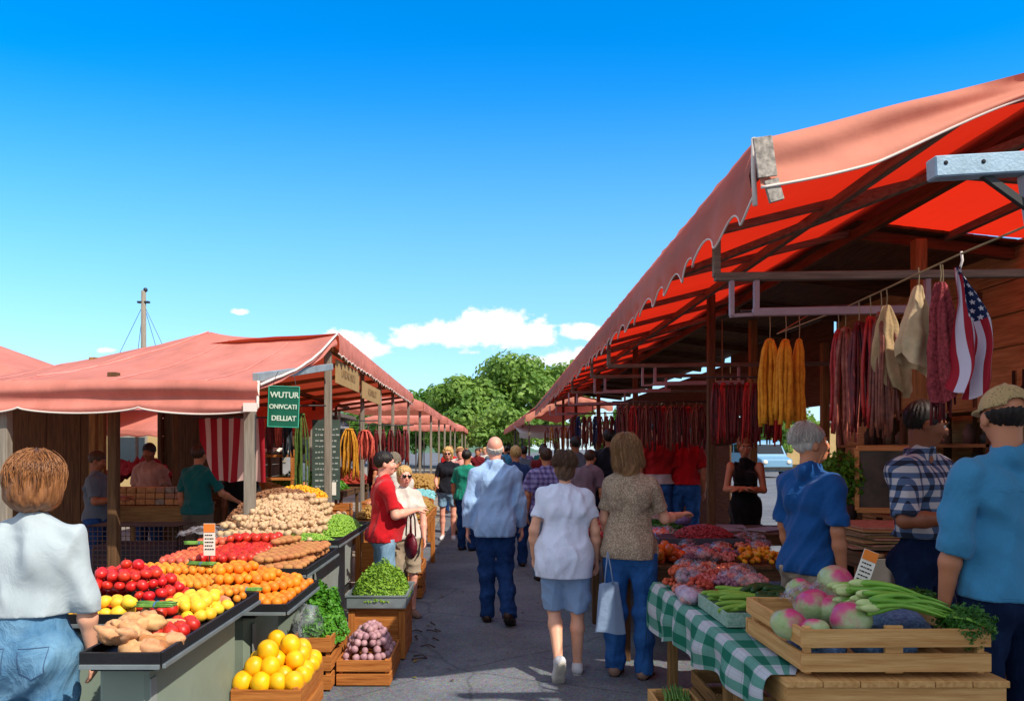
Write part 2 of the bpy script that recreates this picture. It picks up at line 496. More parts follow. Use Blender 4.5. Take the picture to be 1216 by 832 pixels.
    for (shp, el, wr, sd) in ((shL, elL, wrL, -1), (shR, elR, wrR, 1)):
        ud = (el-shp)/np.linalg.norm(el-shp); fd = (wr-el)/np.linalg.norm(wr-el)
        q = g**.5*am
        if slv == 'short':
            e = shp+(el-shp)*tk.get('sl', .68)
            Ft.cone(shp-v3(sd*.018*s, 0, .014*s), shp+(el-shp)*.95, .055*s*q, .063*s*q, .03, None, ((e, ud),))
        elif slv in ('long', 'elbow', 'roll'):
            Ft.cone(shp-v3(sd*.018*s, 0, .014*s), el, .056*s*q, .054*s*q, .03)
            f = {'long': .97, 'elbow': .28, 'roll': .16}[slv]
            e = el+(wr-el)*f
            Ft.cone(el, el+(wr-el)*min(1, f+.1), .055*s*q, (.055-.018*f)*s*q, .025, None, ((e, fd),))
            if slv == 'roll':
                Ft.cone(e-fd*.045*s, e, .060*s*q, .059*s*q, .004, None, ((e, fd), (e-fd*.045*s, -fd)))
            if slv == 'long': Ft.cone(e-fd*.05*s, e, .041*s*q, .041*s*q, .004, None, ((e, fd), (e-fd*.05*s, -fd)))
    if tk.get('collar', False):
        Ft.cone(nb+v3(0, -.012, .0)*s, nb+(hp(0, -.02, -.06)-nb)*.3, .070*s, .064*s, .02, None, (((nb+(hp(0, -.02, -.06)-nb)*.40), (hp(0, -.02, -.06)-nb)),))
    else:
        Ft.cone(nb-v3(0, 0, .05*s), nb-v3(0, 0, .03*s), .078*s, .066*s, .03)
    if tk['kind'] == 'tank':
        for sd in (-1, 1):
            Ft.cone(chest+v3(sd*.06, .06, .05)*s, shL*(sd < 0)+shR*(sd > 0)-v3(sd*.07*s, 0, -.02*s), .03*s, .018*s, .02)
            Ft.cone(chest+v3(sd*.06, -.06, .05)*s, shL*(sd < 0)+shR*(sd > 0)-v3(sd*.07*s, 0, -.02*s), .03*s, .018*s, .02)
    Ft.folds(tk.get('fold', .009)*min(1, 1.1), hash(label) % 977 if False else sum(map(ord, label)) % 977)
    Ft.cut(hem+v3(0, 0, 0), (0, tk.get('hemtilt', 0), -1))
    # do not swallow the neck and head
    link(tk.get('name', 'shirt'), Ft.mesh('top'), tk['mat'], body)
    # --- stitched seams lie on the cloth
    if tk.get('yoke'):
        from mathutils.bvhtree import BVHTree
        me = [c for c in bpy.data.objects if c.parent == body][-1].data
        bv = BVHTree.FromPolygons([v.co for v in me.vertices], [q_.vertices[:] for q_ in me.polygons])
        zy = shL[2]-.075*s; lines = [[(chest[0]+(-.135+.27*k/24)*s*g, zy+.004*math.sin(k*.9)) for k in range(25)]]
        for zz in (hem[2]+.02*s,): lines.append([(pel[0]+(-.14+.28*k/24)*s*g, zz) for k in range(25)])
        for ln_ in lines:
            bs = MB()
            pts = []
            for (qx, qz) in ln_:
                hit = bv.ray_cast(Vector((qx, -1, qz)), Vector((0, 1, 0)))
                if hit[0]: pts.append(hit[0]+Vector((0, -.0002, 0)))
            if len(pts) > 3: bs.tube(pts, .0017, 4).build('seam', tk['mat'], body)
    # --- bottom
    bk = bottom
    Fb = Field([lo[0], lo[1], -.0], [hi[0], hi[1], (1.14*s)+off[2]], h)
    wtop = v3(0, 0, min(1.10, tk.get('hem', .86)+.04)*s)+off*v3(0, 0, 1)
    wc = ((wtop, (0, 0, 1)),)
    Fb.cone(pel+v3(0, 0, (.08 if tk.get('hem', .86) < 1.05 else .15)*s), pel-v3(0, 0, .02*s), (ww-.004)*s*g, (hw-.004)*s*g, .05, (A, dp+.1), wc)
    for sd in (-1, 1): Fb.ell(pel+v3(sd*.07, -.055, -.04)*s*v3(g, 1, 1), np.array((.088, .075 if not fem else .085, .095))*s*g**.6, None, .04, wc)
    leg_r = bk.get('leg', .058)
    for (hi_, kn, an, fo) in ((hiL, knL, anL, foL), (hiR, knR, anR, foR)):
        q = g**.55
        if bk['kind'] == 'jeans':
            e = an+v3(0, 0, -.012*s)
            sd_ = (an-kn)/np.linalg.norm(an-kn)
            Fb.cone(hi_, kn, .094*s*q, .068*s*q, .035)
            Fb.cone(kn, an+sd_*.05*s, .068*s*q, leg_r*s*q, .03, None, ((an+sd_*.028*s, sd_),))
        else:
            f = bk.get('len', .9)
            d = (kn-hi_)/np.linalg.norm(kn-hi_)
            ln = np.linalg.norm(kn-hi_)
            e = hi_+d*ln*f
            Fb.cone(hi_, hi_+d*ln*(f+.1), .096*s*q, .078*s*q, .035, None, ((e, d),))
    Fb.folds(bk.get('fold', .008), sum(map(ord, label)) % 911+5, 1, 1.6)
    Fb.cut(wtop, (0, 0, 1))
    bo = link(bk.get('name', 'trousers'), Fb.mesh('bottom'), bk['mat'], body)
    if bk.get('belt'):
        Fz = Field([lo[0], lo[1], wtop[2]-.08], [hi[0], hi[1], wtop[2]+.02], .006)
        Fz.cone(pel+v3(0, 0, .08*s), pel-v3(0, 0, .02*s), (ww+.004)*s*g, (hw+.004)*s*g, .05, (A, dp+.1), ((wtop, (0, 0, 1)), (wtop-v3(0, 0, .04), (0, 0, -1))))
        link('belt', Fz.mesh('belt'), mat('belt_brown', '2c1a10', .5), body)
    if bk.get('pockets'):
        # stitched back pockets follow the seat
        for sd in (-1, 1):
            w = []
            px0, pz0 = pel[0]+sd*.078*s*g, pel[2]-.035*s
            for (ax, az) in ((-.05, .055), (.05, .055), (.045, -.045), (0, -.075), (-.045, -.045), (-.05, .055)):
                w.append((px0+ax*s*g, pz0+az*s))
            bb = MB(); pts = []
            inv = Vector((0, 1, 0))
            me = bo.data
            from mathutils.bvhtree import BVHTree
            bv = BVHTree.FromPolygons([v.co for v in me.vertices], [p.vertices[:] for p in me.polygons])
            for i in range(len(w)-1):
                for k in range(8):
                    t = k/8; qx, qz = w[i][0]*(1-t)+w[i+1][0]*t, w[i][1]*(1-t)+w[i+1][1]*t
                    hit = bv.ray_cast(Vector((qx, -1, qz)), inv)
                    if hit[0]: pts.append(hit[0]-inv*.001)
            if len(pts) > 4:
                bb.tube(pts, .0022, 4)
                bb.build('pocket_seam', mat('denim_seam', '3a5676', .8), body)
    # --- shoes
    for (an, fo, kn) in ((anL, foL, knL), (anR, foR, knR)):
        if shoes is None: break
        Fs = Field(np.minimum(an-.12*s-.1, an+fo*.2*s-.1), np.maximum(an+.12*s, an+fo*.22*s+.1), min(h, .009))
        side = np.cross(fo, v3(0, 0, 1)); side /= np.linalg.norm(side); upv = np.cross(side, fo)
        heel = an-fo*.035*s-upv*.04*s; ball = an+fo*.115*s-upv*.048*s; toe = an+fo*.165*s-upv*.053*s
        solep = an-upv*.078*s
        cuts = ((solep, -upv),)
        Fs.cone(heel, ball, .036*s, .044*s, .02, None, cuts).cone(ball, toe, .042*s, .032*s, .02, None, cuts)
        Fs.cone(heel, an+upv*.0*s, .036*s, .040*s, .03, None, cuts+((an+upv*.01*s, upv),))
        Fs.cone(an+fo*.05*s-upv*.03*s, ball, .034*s, .036*s, .02, None, cuts)
        so = link('shoe', Fs.mesh('shoe'), MATS[shoes] if isinstance(shoes, str) else shoes, body)
        Fs2 = Field(np.minimum(an-.12*s-.1, an+fo*.2*s-.1), np.maximum(an+.12*s, an+fo*.22*s+.1), min(h, .009))
        c2 = ((solep-upv*.016*s, -upv), (solep+upv*.004*s, upv))
        Fs2.cone(heel-upv*.02*s, ball-upv*.02*s, .043*s, .05*s, .02, None, c2).cone(ball-upv*.02*s, toe-upv*.02*s, .048*s, .04*s, .02, None, c2)
        link('sole', Fs2.mesh('sole'), mat('sole_'+('white' if 'white' in str(shoes) else 'dark'), 'b9b4aa' if 'white' in str(shoes) else '1c1714', .8, bump=.4, bscale=120), so)
    # --- hair
    st, hm = hair
    if st:
        hs = min(h, .008)
        Fh = Field(hc-.2*s-v3(0, 0, .12*s), hc+.2*s, hs)
        def loc(v): return HR@(v3(*v))
        def hell(c, r, cuts=(), k=.015, sub=False):
            Fh.ell(hp(*c), np.array(r)*s, HR, k, tuple((hp(*cc), HR@v3(*n)) for cc, n in cuts), sub)
        if st == 'short':
            hell((0, -.018, .038), (.083, .102, .095), (((0, .078, .055), (0, .62, -.62)), ((0, -.02, -.065), (0, 0, -1)))+((((0, 0, .02), (0, .1, 1)),) if cap else ()))
        elif st == 'thin':
            hell((0, -.016, .030), (.0785, .1005, .093), (((0, .03, .03), (0, .8, -.55)), ((0, -.02, -.06), (0, 0, -1)))+((((0, 0, .10), (0, .1, 1)),) if cap else ()))
        elif st == 'fringe':    # bald crown, hair round the back and sides
            hell((0, -.014, .012), (.079, .099, .085), (((0, .0, .01), (0, .9, -.3)), ((0, 0, .045), (0, -.5, 1)), ((0, -.02, -.06), (0, 0, -1))))
        elif st == 'pixie':     # short woman's cut, full at the back
            hell((0, -.022, .036), (.090, .108, .098), (((0, .07, .05), (0, .72, -.45)),))
            hell((0, -.045, -.03), (.078, .072, .075), (((0, .03, 0), (0, 1, -.1)),))
        elif st == 'bob':
            hell((0, -.02, .040), (.105, .122, .108), (((0, .075, .05), (0, .85, -.35)),))
            hell((0, -.028, -.005), (.107, .112, .105), (((0, .045, 0), (0, 1, -.15)),), .05)
            hell((0, -.035, -.05), (.096, .090, .05), (((0, .045, 0), (0, 1, -.15)),), .05)
        elif st == 'long':
            hell((0, -.018, .036), (.089, .108, .098), (((0, .075, .05), (0, .85, -.35)),))
            hell((0, -.045, -.05), (.092, .082, .15), (((0, .02, 0), (0, 1, -.1)), ((0, 0, -.165), (0, .2, -1))), .05)
            hell((0, -.060, -.11), (.098, .062, .09), (((0, .01, 0), (0, 1, -.1)), ((0, 0, -.165), (0, .2, -1))), .05)
        elif st == 'curly':
            hell((0, -.02, .03), (.105, .12, .115), (((0, .07, .03), (0, .9, -.3)),))
            hell((0, -.05, -.04), (.1, .075, .09), (((0, .03, 0), (0, 1, -.1)),))
        X, Y, Z = Fh.coords()
        th = np.arctan2(X-hc[0], Y-hc[1]+.02)
        rr = np.sqrt((X-hc[0])**2+(Y-hc[1])**2)
        if st == 'curly':
            Fh.F = Fh.F-.012*(np.sin(X*95+2*np.sin(Z*40))*np.sin(Y*90+1.4)*np.sin(Z*85+2*np.sin(X*50)))
        else:
            q_ = .35 if strands else 1
            Fh.F = Fh.F-.0035*q_*np.sin(th*23+3*np.sin(Z*25)+2*np.sin(th*5))-.002*q_*np.sin(th*41+Z*30)-(.005*np.sin(th*7+Z*22)*np.sin(Z*31+th*3) if strands else 0)
        ho = link('hair', Fh.mesh('hair'), MATS[hm], body)
        if strands:
            rs = random.Random(5); mb = MB(); mb_l = MB()
            sp = {'bob': (.108, .125, .112, .075, .022), 'pixie': (.093, .111, .101, .03, .035), 'long': (.093, .112, .102, .155, -.012), 'short': (.086, .105, .098, 0.01, .02)}[st]
            for i in range(strands):
                th0 = rs.uniform(0, 2*math.pi)
                d0 = rs.uniform(.05, 1.3); d1 = 1.5+rs.uniform(-.4, .35)
                fy = math.cos(th0)
                if fy > .45: continue                # th0=0 faces forward
                pts = []; n = 9; wob = rs.uniform(-.30, .30); lift = rs.uniform(-.004, .006)+(rs.random() < .14)*rs.uniform(.004, .018)
                for k in range(n):
                    t = k/(n-1); ph = d0+(d1-d0)*t
                    th = th0+wob*t+.05*math.sin(6*t+i)
                    pts.append(hp((sp[0]+lift)*math.sin(ph)*math.sin(th), -.02+(sp[1]+lift)*math.sin(ph)*math.cos(th), .04+(sp[2]+lift)*math.cos(ph)))
                last = pts[-1]
                ln = max(0, sp[3]+(1.6-d1)*.10)*rs.uniform(.7, 1.12)
                if st == 'long' and fy > -.1: ln *= .95
                for k in range(1, 5):
                    t = k/4
                    inw = sp[4]*t*t
                    dirx, diry = math.sin(th0), math.cos(th0)
                    pts.append(last+HR@v3(-dirx*inw+wob*.03*t, -diry*inw, -ln*t)*s)
                rad = [(.0011+.0006*rs.random())*s]*(len(pts)-1)+[.0004]
                (mb_l if i % 4 == 0 else mb).tube(pts, rad, 3, cap=False)
            mb.build('hair_strands', MATS[hm+'_strand'] if hm+'_strand' in MATS else MATS[hm], ho, smooth=True)
            mb_l.build('hair_highlights', MATS[hm+'_light'] if hm+'_light' in MATS else MATS[hm], ho, smooth=True)
    if cap:
        Fc = Field(hc-.24*s, hc+.24*s, min(h, .007))
        kd, cm = cap
        if kd == 'cap':
            cuts = ((hp(0, 0, .025), HR@v3(0, -.12, -1)),)
            Fc.ell(hp(0, -.012, .03), np.array((.092, .110, .105))*s, HR, .01, cuts)
            Fc.ell(hp(0, -.012, .03), np.array((.084, .102, .097))*s, HR, .004, (), True)
            Fc.ell(hp(0, -.115, .045), np.array((.036, .05, .021))*s, HR, .003, (), True)      # the opening over the strap
            Fc.ell(hp(0, .1, .035), np.array((.075, .085, .012))*s, HR@rotm(0, -8), .004)
            Fc.ell(hp(0, -.012, .03), np.array((.082, .100, .095))*s, HR, .004, (), True)
            Fc.ell(hp(0, -.012, .136), np.array((.01, .01, .006))*s, HR, .003)
        elif kd == 'visor':
            cuts = ((hp(0, 0, .02), HR@v3(0, -.1, -1)), (hp(0, 0, .055), HR@v3(0, .1, 1)))
            Fc.ell(hp(0, -.012, .03), np.array((.09, .108, .103))*s, HR, .01, cuts)
            Fc.ell(hp(0, .11, .03), np.array((.07, .08, .010))*s, HR@rotm(0, -10), .004)
        elif kd == 'brim':
            Fc.ell(hp(0, -.012, .05), np.array((.092, .110, .10))*s, HR, .01, ((hp(0, 0, .03), HR@v3(0, -.1, -1)),))
            Fc.ell(hp(0, .0, .045), np.array((.16, .175, .012))*s, HR, .01)
        link('cap', Fc.mesh('cap'), MATS[cm], body)
    if face:
        ew = mat('eye_white', 'cfc8c0', .3, var=.02); ed = mat('eye_dark', '150d08', .2, var=.02)
        for sd in (-1, 1):
            ey = MB().ball(hp(sd*.030, .0785, .006), .0105*s, 12, 8).build('eye', ew, body, True)
            MB().ball(hp(sd*.030, .0850, .006), .0058*s, 10, 6).build('iris', ed, ey, True)
            if not glasses:
                MB().tube([hp(sd*.013, .098, .026), hp(sd*.03, .094, .034), hp(sd*.048, .08, .027)], [.003*s, .004*s, .002*s], 6).build('eyebrow', MATS['hair_dark'], body, True)
        MB().ball(hp(0, .0955, -.0615), Vector((.023, .006, .0085))*s, 12, 8, rot=Matrix(HR.tolist())).build('lips', mat('lips', '9a4f45', .45, var=.08), body, True)
        if glasses:
            gl = MB()
            for sd in (-1, 1): gl.ball(hp(sd*.031, .101, .006), Vector((.027, .005, .02))*s, 12, 8, rot=Matrix(HR.tolist()))
            gl.tube([hp(-.01, .105, .012), hp(.01, .105, .012)], .002, 5)
            for sd in (-1, 1): gl.tube([hp(sd*.055, .098, .01), hp(sd*.078, .06, .01), hp(sd*.08, -.01, .005)], .002, 5)
            gl.build('sunglasses', mat('sunglass', '100c0a', .15, var=.02, spec=.7), body, True)
    return body, dict(hc=hc, hp=hp, wrL=wrL, wrR=wrR, fdL=fdL, fdR=fdR, s=s)
# ------------------------------------------------------------------ camera: level, 1.6 m above the ground, lens shifted up
cam = bpy.data.cameras.new('camera'); co = bpy.data.objects.new('camera', cam); COL.objects.link(co)
co.location = (0, 0, 1.6); co.rotation_euler = (R(90), 0, 0)
cam.sensor_width = 36; cam.lens = 900/1216*36
cam.shift_x = 28/1216; cam.shift_y = 116/1216
cam.clip_start = .05; cam.clip_end = 3000
scene.camera = co
def at(px, py, Y): return Vector(((px-580)/900*Y, Y, 1.6-(py-532)/900*Y))

scene.view_settings.view_transform = 'Standard'; scene.view_settings.look = 'None'
scene.view_settings.exposure = EXPOSURE; scene.view_settings.gamma = 1
scene.cycles.use_denoising = True
scene.cycles.max_bounces = 8; scene.cycles.transparent_max_bounces = 12
scene.cycles.caustics_reflective = False; scene.cycles.caustics_refractive = False
SD = Vector((.72, -.68, 1)).normalized()          # towards the sun
sl = bpy.data.lights.new('sun', 'SUN'); sl.energy = 3.9; sl.angle = R(.5); sl.color = (1, .91, .78)
so = bpy.data.objects.new('sun', sl); COL.objects.link(so)
so.rotation_euler = SD.to_track_quat('Z', 'Y').to_euler(); so.location = SD*40
w = bpy.data.worlds.new('World'); scene.world = w; w.use_nodes = True
t = NT.__new__(NT); t.t = w.node_tree; t.t.nodes.clear()
sky = t.n('ShaderNodeTexSky', sky_type='NISHITA', sun_disc=False)
sky.sun_elevation = math.asin(SD.z); sky.sun_rotation = math.atan2(SD.x, SD.y)
sky.air_density = 1.0; sky.dust_density = .15; sky.ozone_density = 2.2; sky.altitude = 200
hs = t.n('ShaderNodeHueSaturation', inp={'Saturation': 1.5, 'Value': SKYVAL, 'Hue': .503})
t.l(sky.outputs[0], hs.inputs['Color'])
tc = t.n('ShaderNodeTexCoord'); sp = t.n('ShaderNodeSeparateXYZ'); t.l(tc.outputs['Generated'], sp.inputs[0])
yy = t.math('MAXIMUM', sp.outputs[1], .05)
U = t.math('DIVIDE', sp.outputs[0], yy); V = t.math('DIVIDE', sp.outputs[2], yy)
cb = t.n('ShaderNodeCombineXYZ'); t.l(U, cb.inputs[0]); t.l(V, cb.inputs[1])
def nzz(sc_, det, off=0):
    mp = t.n('ShaderNodeMapping'); mp.inputs['Location'].default_value = (off, off*.7, 0); mp.inputs['Scale'].default_value = (1, 1.5, 1)
    t.l(cb.outputs[0], mp.inputs[0])
    nd = t.n('ShaderNodeTexNoise', inp={'Scale': sc_, 'Detail': det, 'Roughness': .58}); t.l(mp.outputs[0], nd.inputs['Vector']); return nd.outputs['Fac']
n1 = nzz(26, 7); n2 = nzz(60, 6, 3.1)
blobs = [  # (x px, y px, half-width, half-height, strength)
    (590, 394, 72, 31, 1.15), (540, 398, 48, 23, 1.1), (492, 402, 40, 17, 1.0), (630, 398, 36, 24, 1.05),
    (692, 396, 32, 16, 1.0), (665, 430, 85, 16, .7), (700, 418, 44, 14, .75), (432, 414, 36, 22, 1.1), (410, 402, 28, 14, .9), (286, 370, 14, 5.5, .7), (505, 446, 12, 5, .35),
    (126, 416, 17, 6, .7), (730, 400, 40, 9, .4), (560, 418, 70, 7, .35)]
acc = None
for (bx, by, rx, ry, st) in blobs:
    a = t.math('DIVIDE', t.math('SUBTRACT', U, (bx-580)/900), rx/900)
    b = t.math('DIVIDE', t.math('SUBTRACT', V, (532-by)/900), ry/900)
    # flat bases: below the centre the blob is squeezed
    b = t.math('MULTIPLY', b, t.math('MULTIPLY_ADD', t.math('LESS_THAN', b, 0), .35, 1))
    q = t.math('SQRT', t.math('ADD', t.math('MULTIPLY', a, a), t.math('MULTIPLY', b, b)))
    f = t.math('MULTIPLY', t.math('SUBTRACT', 1.25, q), st)
    f = t.math('MAXIMUM', f, 0)
    acc = f if acc is None else t.math('MAXIMUM', acc, f)
den = t.math('ADD', acc, t.math('MULTIPLY_ADD', n1, 1.9, -1.22))
den = t.math('ADD', den, t.math('MULTIPLY_ADD', n2, .5, -.25))
mr = t.n('ShaderNodeMapRange', interpolation_type='SMOOTHSTEP', inp={'From Min': .02, 'From Max': .42}); t.l(den, mr.inputs[0])
gate = t.n('ShaderNodeMapRange', interpolation_type='SMOOTHSTEP', inp={'From Min': 0, 'From Max': .25}); t.l(acc, gate.inputs[0])
alpha = t.math('MULTIPLY', t.math('MULTIPLY', mr.outputs[0], gate.outputs[0]), t.math('GREATER_THAN', sp.outputs[1], .06))
# cumulus shading: bases greyer than tops, modulated by the same noise
shd = t.math('MULTIPLY_ADD', nzz(34, 4, 1.3), 1.6, -.35, clamp=True)
base = t.n('ShaderNodeMapRange', inp={'From Min': .118, 'From Max': .150}); t.l(V, base.inputs[0])
lum = t.math('MULTIPLY_ADD', t.math('MAXIMUM', base.outputs[0], shd), .5, .5, clamp=True)
ccol = t.mix(lum, (.62*CL, .72*CL, .86*CL), (1.02*CL, 1.02*CL, 1.02*CL))
# horizon haze wash
hz = t.n('ShaderNodeMapRange', interpolation_type='SMOOTHSTEP', inp={'From Min': .56, 'From Max': -.10, 'To Min': 0, 'To Max': .84}); t.l(V, hz.inputs[0])
# overhead and behind the camera, pale sky added to lift and neutralise shade
sky_fill = t.n('ShaderNodeMapRange', interpolation_type='SMOOTHSTEP', inp={'From Min': .74, 'From Max': .25}); t.l(sp.outputs[1], sky_fill.inputs[0])
skyv = t.mix(t.math('MULTIPLY', sky_fill.outputs[0], .85), hs.outputs[0], (.74*CL, .75*CL, .80*CL))
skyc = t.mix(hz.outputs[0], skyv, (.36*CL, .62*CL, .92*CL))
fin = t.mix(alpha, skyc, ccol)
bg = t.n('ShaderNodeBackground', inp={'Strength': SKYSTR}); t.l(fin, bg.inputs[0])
ou = t.n('ShaderNodeOutputWorld'); t.l(bg.outputs[0], ou.inputs[0])

# ------------------------------------------------------------------ materials
for nm, c, c2, r in (('hair_grey', '5f5a54', '9b958d', .6), ('hair_white', 'a39d94', 'd0cbc2', .6), ('hair_dark', '0d0907', '1f1510', .5), ('hair_brown', '2a1a10', '4a2f1d', .5),
                     ('hair_auburn', '54301c', 'a06c42', .42), ('hair_light', '6d4c30', 'a27c55', .5), ('hair_blond', '94703e', 'd0ac70', .5), ('hair_ashbrown', '33241a', '6a4e3a', .5)):
    mat(nm, c, r, scale=14, col2=c2, bump=.5, bscale=90, stretch=(6, 6, .6), bdist=.004)
    mat(nm+'_strand', c, r-.05, scale=60, col2=c2, stretch=(3, 3, .5)); mat(nm+'_light', c2, r-.08, scale=60, var=.35, stretch=(3, 3, .5))
def stripes_mod(fx, fz, cols, sc_=1.0):
    pass
def cloth(name, c, c2=None, var=.07, rough=.85, bump=.35, bscale=260, **k):
    return mat(name, c, rough, var=var, scale=4, col2=c2, bump=bump, bscale=bscale, bdist=.0025, sheen=.15, spec=.15, **{'wrinkle': .13, **k})
cloth('c_greyblue', 'a3b0b6', wrinkle=.07); cloth('c_lightblue', '93b2d8'); cloth('c_white_tee', 'd3dcf0'); cloth('c_royal', '114a86'); cloth('c_azure', '3a7fa6')
cloth('c_red', 'b3121c'); cloth('c_whitepat', 'd6d0c8', 'a49c92'); cloth('c_navy', '12151f'); cloth('c_teal', '0d5c5e'); cloth('c_green', '12806a'); cloth('c_pink', 'c98f86')
cloth('c_purple', '7c6f97', '5c5478'); cloth('c_mauve', '6d5a66'); cloth('c_slate', '55606e'); cloth('c_black', '0b0b0e'); cloth('c_maroon', '64121a'); cloth('c_beigepant', '9a8a76')
cloth('c_tan_shorts', '6b6153'); cloth('c_blueshorts', '7f9cc0'); cloth('c_vendor', 'b58f84', '7e5b52'); cloth('c_dkblue', '15305c'); cloth('c_khaki_cap', 'ad9466', bump=.5)
cloth('c_whitecap', 'c6c6c6'); cloth('c_strawhat', '6e6556')
def denim(name, c, c2): return mat(name, c, .92, scale=7, col2=c2, bump=.7, bscale=300, bdist=.003, spec=.08, wrinkle=.2)
denim('j_mid', '356389', '6c95b2'); denim('j_dark', '14284e', '26477c'); denim('j_blue', '1f4a84', '3568a8'); denim('j_light', '6388a6', '8caabf'); denim('j_indigo', '0f1830', '1a2c4c')
# knitted beige pullover
def knit(t, tc, c):
    vo = t.n('ShaderNodeTexVoronoi', inp={'Scale': 90}); t.l(tc.outputs['Object'], vo.inputs['Vector'])
    cr = t.n('ShaderNodeValToRGB'); cr.color_ramp.elements[0].position = .1; cr.color_ramp.elements[1].position = .6
    cr.color_ramp.elements[0].color = (1.15, 1.1, 1.05, 1); cr.color_ramp.elements[1].color = (.55, .52, .48, 1)
    t.l(vo.outputs['Distance'], cr.inputs[0]); return t.mix(1., c, cr.outputs[0], 'MULTIPLY')
mat('c_knit', 'b8a692', .95, var=.12, scale=10, bump=1, bscale=110, bdist=.008, pattern=knit)
def plaid(cols, f=26, fv=26):
    def fn(t, tc, c):
        sp = t.n('ShaderNodeSeparateXYZ'); t.l(tc.outputs['Object'], sp.inputs[0])
        ang = t.math('ARCTAN2', sp.outputs[0], t.math('ADD', sp.outputs[1], .0))
        a = t.math('GREATER_THAN', t.math('FRACT', t.math('MULTIPLY', t.math('ADD', sp.outputs[0], t.math('MULTIPLY', sp.outputs[1], .8)), fv)), .55)
        b = t.math('GREATER_THAN', t.math('FRACT', t.math('MULTIPLY', sp.outputs[2], f)), .55)
        k = t.mix(a, (*lin(cols[0]),), (*lin(cols[1]),)); k2 = t.mix(a, (*lin(cols[1]),), (*lin(cols[2]),))
        return t.mix(b, k, k2)
    return fn
mat('c_plaid', 'ffffff', .85, bump=.3, bscale=200, bdist=.002, pattern=plaid(('b9b6b8', '4a5f80', '1b2436'), 15, 15))
mat('c_plaid_purple', 'ffffff', .85, bump=.3, bscale=200, bdist=.002, pattern=plaid(('8c86b0', '6a6298', '4d4370'), 16, 16))
def redwhite(t, tc, c):
    sp = t.n('ShaderNodeSeparateXYZ'); t.l(tc.outputs['Object'], sp.inputs[0])
    return t.mix(t.math('GREATER_THAN', sp.outputs[2], 1.12), lin('b5aeb0'), lin('a00f16'))
mat('c_redwhite', 'ffffff', .85, bump=.3, bscale=200, bdist=.002, pattern=redwhite)
mat('shoe_brown', '2e1910', .5, var=.2, bump=.2); mat('shoe_white', 'c4c4c8', .6, var=.06, bump=.2); mat('shoe_tan', '83685a', .7, var=.15, bump=.2); mat('shoe_black', '101010', .5)

def wood(name, c, c2, stretch=(1, 14, 14), rough=.75, bump=.5, **k):
    return mat(name, c, rough, scale=3.2, col2=c2, bump=bump, bscale=9, stretch=stretch, detail=8, bdist=.006, spec=.2, **k)
wood('w_crate', 'b07f47', 'd9ad70'); wood('w_crate_y', 'b07f47', 'd9ad70', (14, 1, 14))
wood('w_orange', '8a4c1e', 'bd7a3d'); wood('w_orange_y', '8a4c1e', 'bd7a3d', (14, 1, 14)); wood('w_orange_z', '8a4c1e', 'bd7a3d', (14, 14, 1))
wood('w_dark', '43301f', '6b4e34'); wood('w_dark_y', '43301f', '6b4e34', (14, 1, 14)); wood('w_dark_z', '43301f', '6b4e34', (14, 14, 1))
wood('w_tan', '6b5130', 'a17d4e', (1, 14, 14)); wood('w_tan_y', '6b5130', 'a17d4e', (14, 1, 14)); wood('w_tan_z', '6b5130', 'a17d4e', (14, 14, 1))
wood('w_beam', '5a4d42', '857566', (14, 1, 14)); wood('w_beam_x', '5a4d42', '857566', (1, 14, 14)); wood('w_post', '6d665c', '948b7e', (14, 14, 1))
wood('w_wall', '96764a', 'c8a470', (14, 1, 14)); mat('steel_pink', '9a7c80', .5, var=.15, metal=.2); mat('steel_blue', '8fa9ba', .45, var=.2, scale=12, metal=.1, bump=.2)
mat('tray_black', '17171a', .5, var=.3, bump=.2); mat('tray_metal', '8f9a9c', .4, var=.2, metal=.6); mat('metal_dark', '3a3b3c', .5, metal=.5)
def panelwear(t, tc, c):
    n = t.n('ShaderNodeTexNoise', inp={'Scale': 1.6, 'Detail': 8}); t.l(tc.outputs['Object'], n.inputs['Vector'])
    cr = t.n('ShaderNodeValToRGB'); cr.color_ramp.elements[0].position = .48; cr.color_ramp.elements[1].position = .75
    cr.color_ramp.elements[0].color = (1, 1, 1, 1); cr.color_ramp.elements[1].color = (.62, .58, .5, 1); t.l(n.outputs['Fac'], cr.inputs[0])
    return t.mix(1., c, cr.outputs[0], 'MULTIPLY')
mat('panel_green', '7c8a7c', .6, var=.06, scale=3, pattern=panelwear, bump=.1, bscale=20); mat('panel_grey', '8b928f', .6, var=.06, pattern=panelwear)
mat('paper', 'd8d2c6', .8, var=.05); mat('paper_orange', 'd9772a', .8); mat('ink', '1b1b22', .8); mat('paper_tan', 'a08254', .85, var=.12)
mat('string', '8d7b5c', .9); mat('trim_white', 'd8cdc4', .8, var=.05)
def canvaswear(t, tc, c):
    mp = t.n('ShaderNodeMapping'); mp.inputs['Scale'].default_value = (2.2, .5, 1.5); t.l(tc.outputs['Object'], mp.inputs[0])
    n = t.n('ShaderNodeTexNoise', inp={'Scale': 1.1, 'Detail': 9, 'Roughness': .68}); t.l(mp.outputs[0], n.inputs['Vector'])
    cr = t.n('ShaderNodeValToRGB'); cr.color_ramp.elements[0].position = .34; cr.color_ramp.elements[1].position = .58
    cr.color_ramp.elements[0].color = (.78, .76, .74, 1); cr.color_ramp.elements[1].color = (1.05, 1.03, 1.02, 1); t.l(n.outputs['Fac'], cr.inputs[0])
    return t.mix(1., c, cr.outputs[0], 'MULTIPLY')
def canvas(name, c, tc_, tr=.35):
    return mat(name, c, .8, var=.1, scale=1.3, bump=.25, bscale=6, bdist=.02, trans=tr, transcol=tc_, spec=.15, detail=7, pattern=canvaswear)
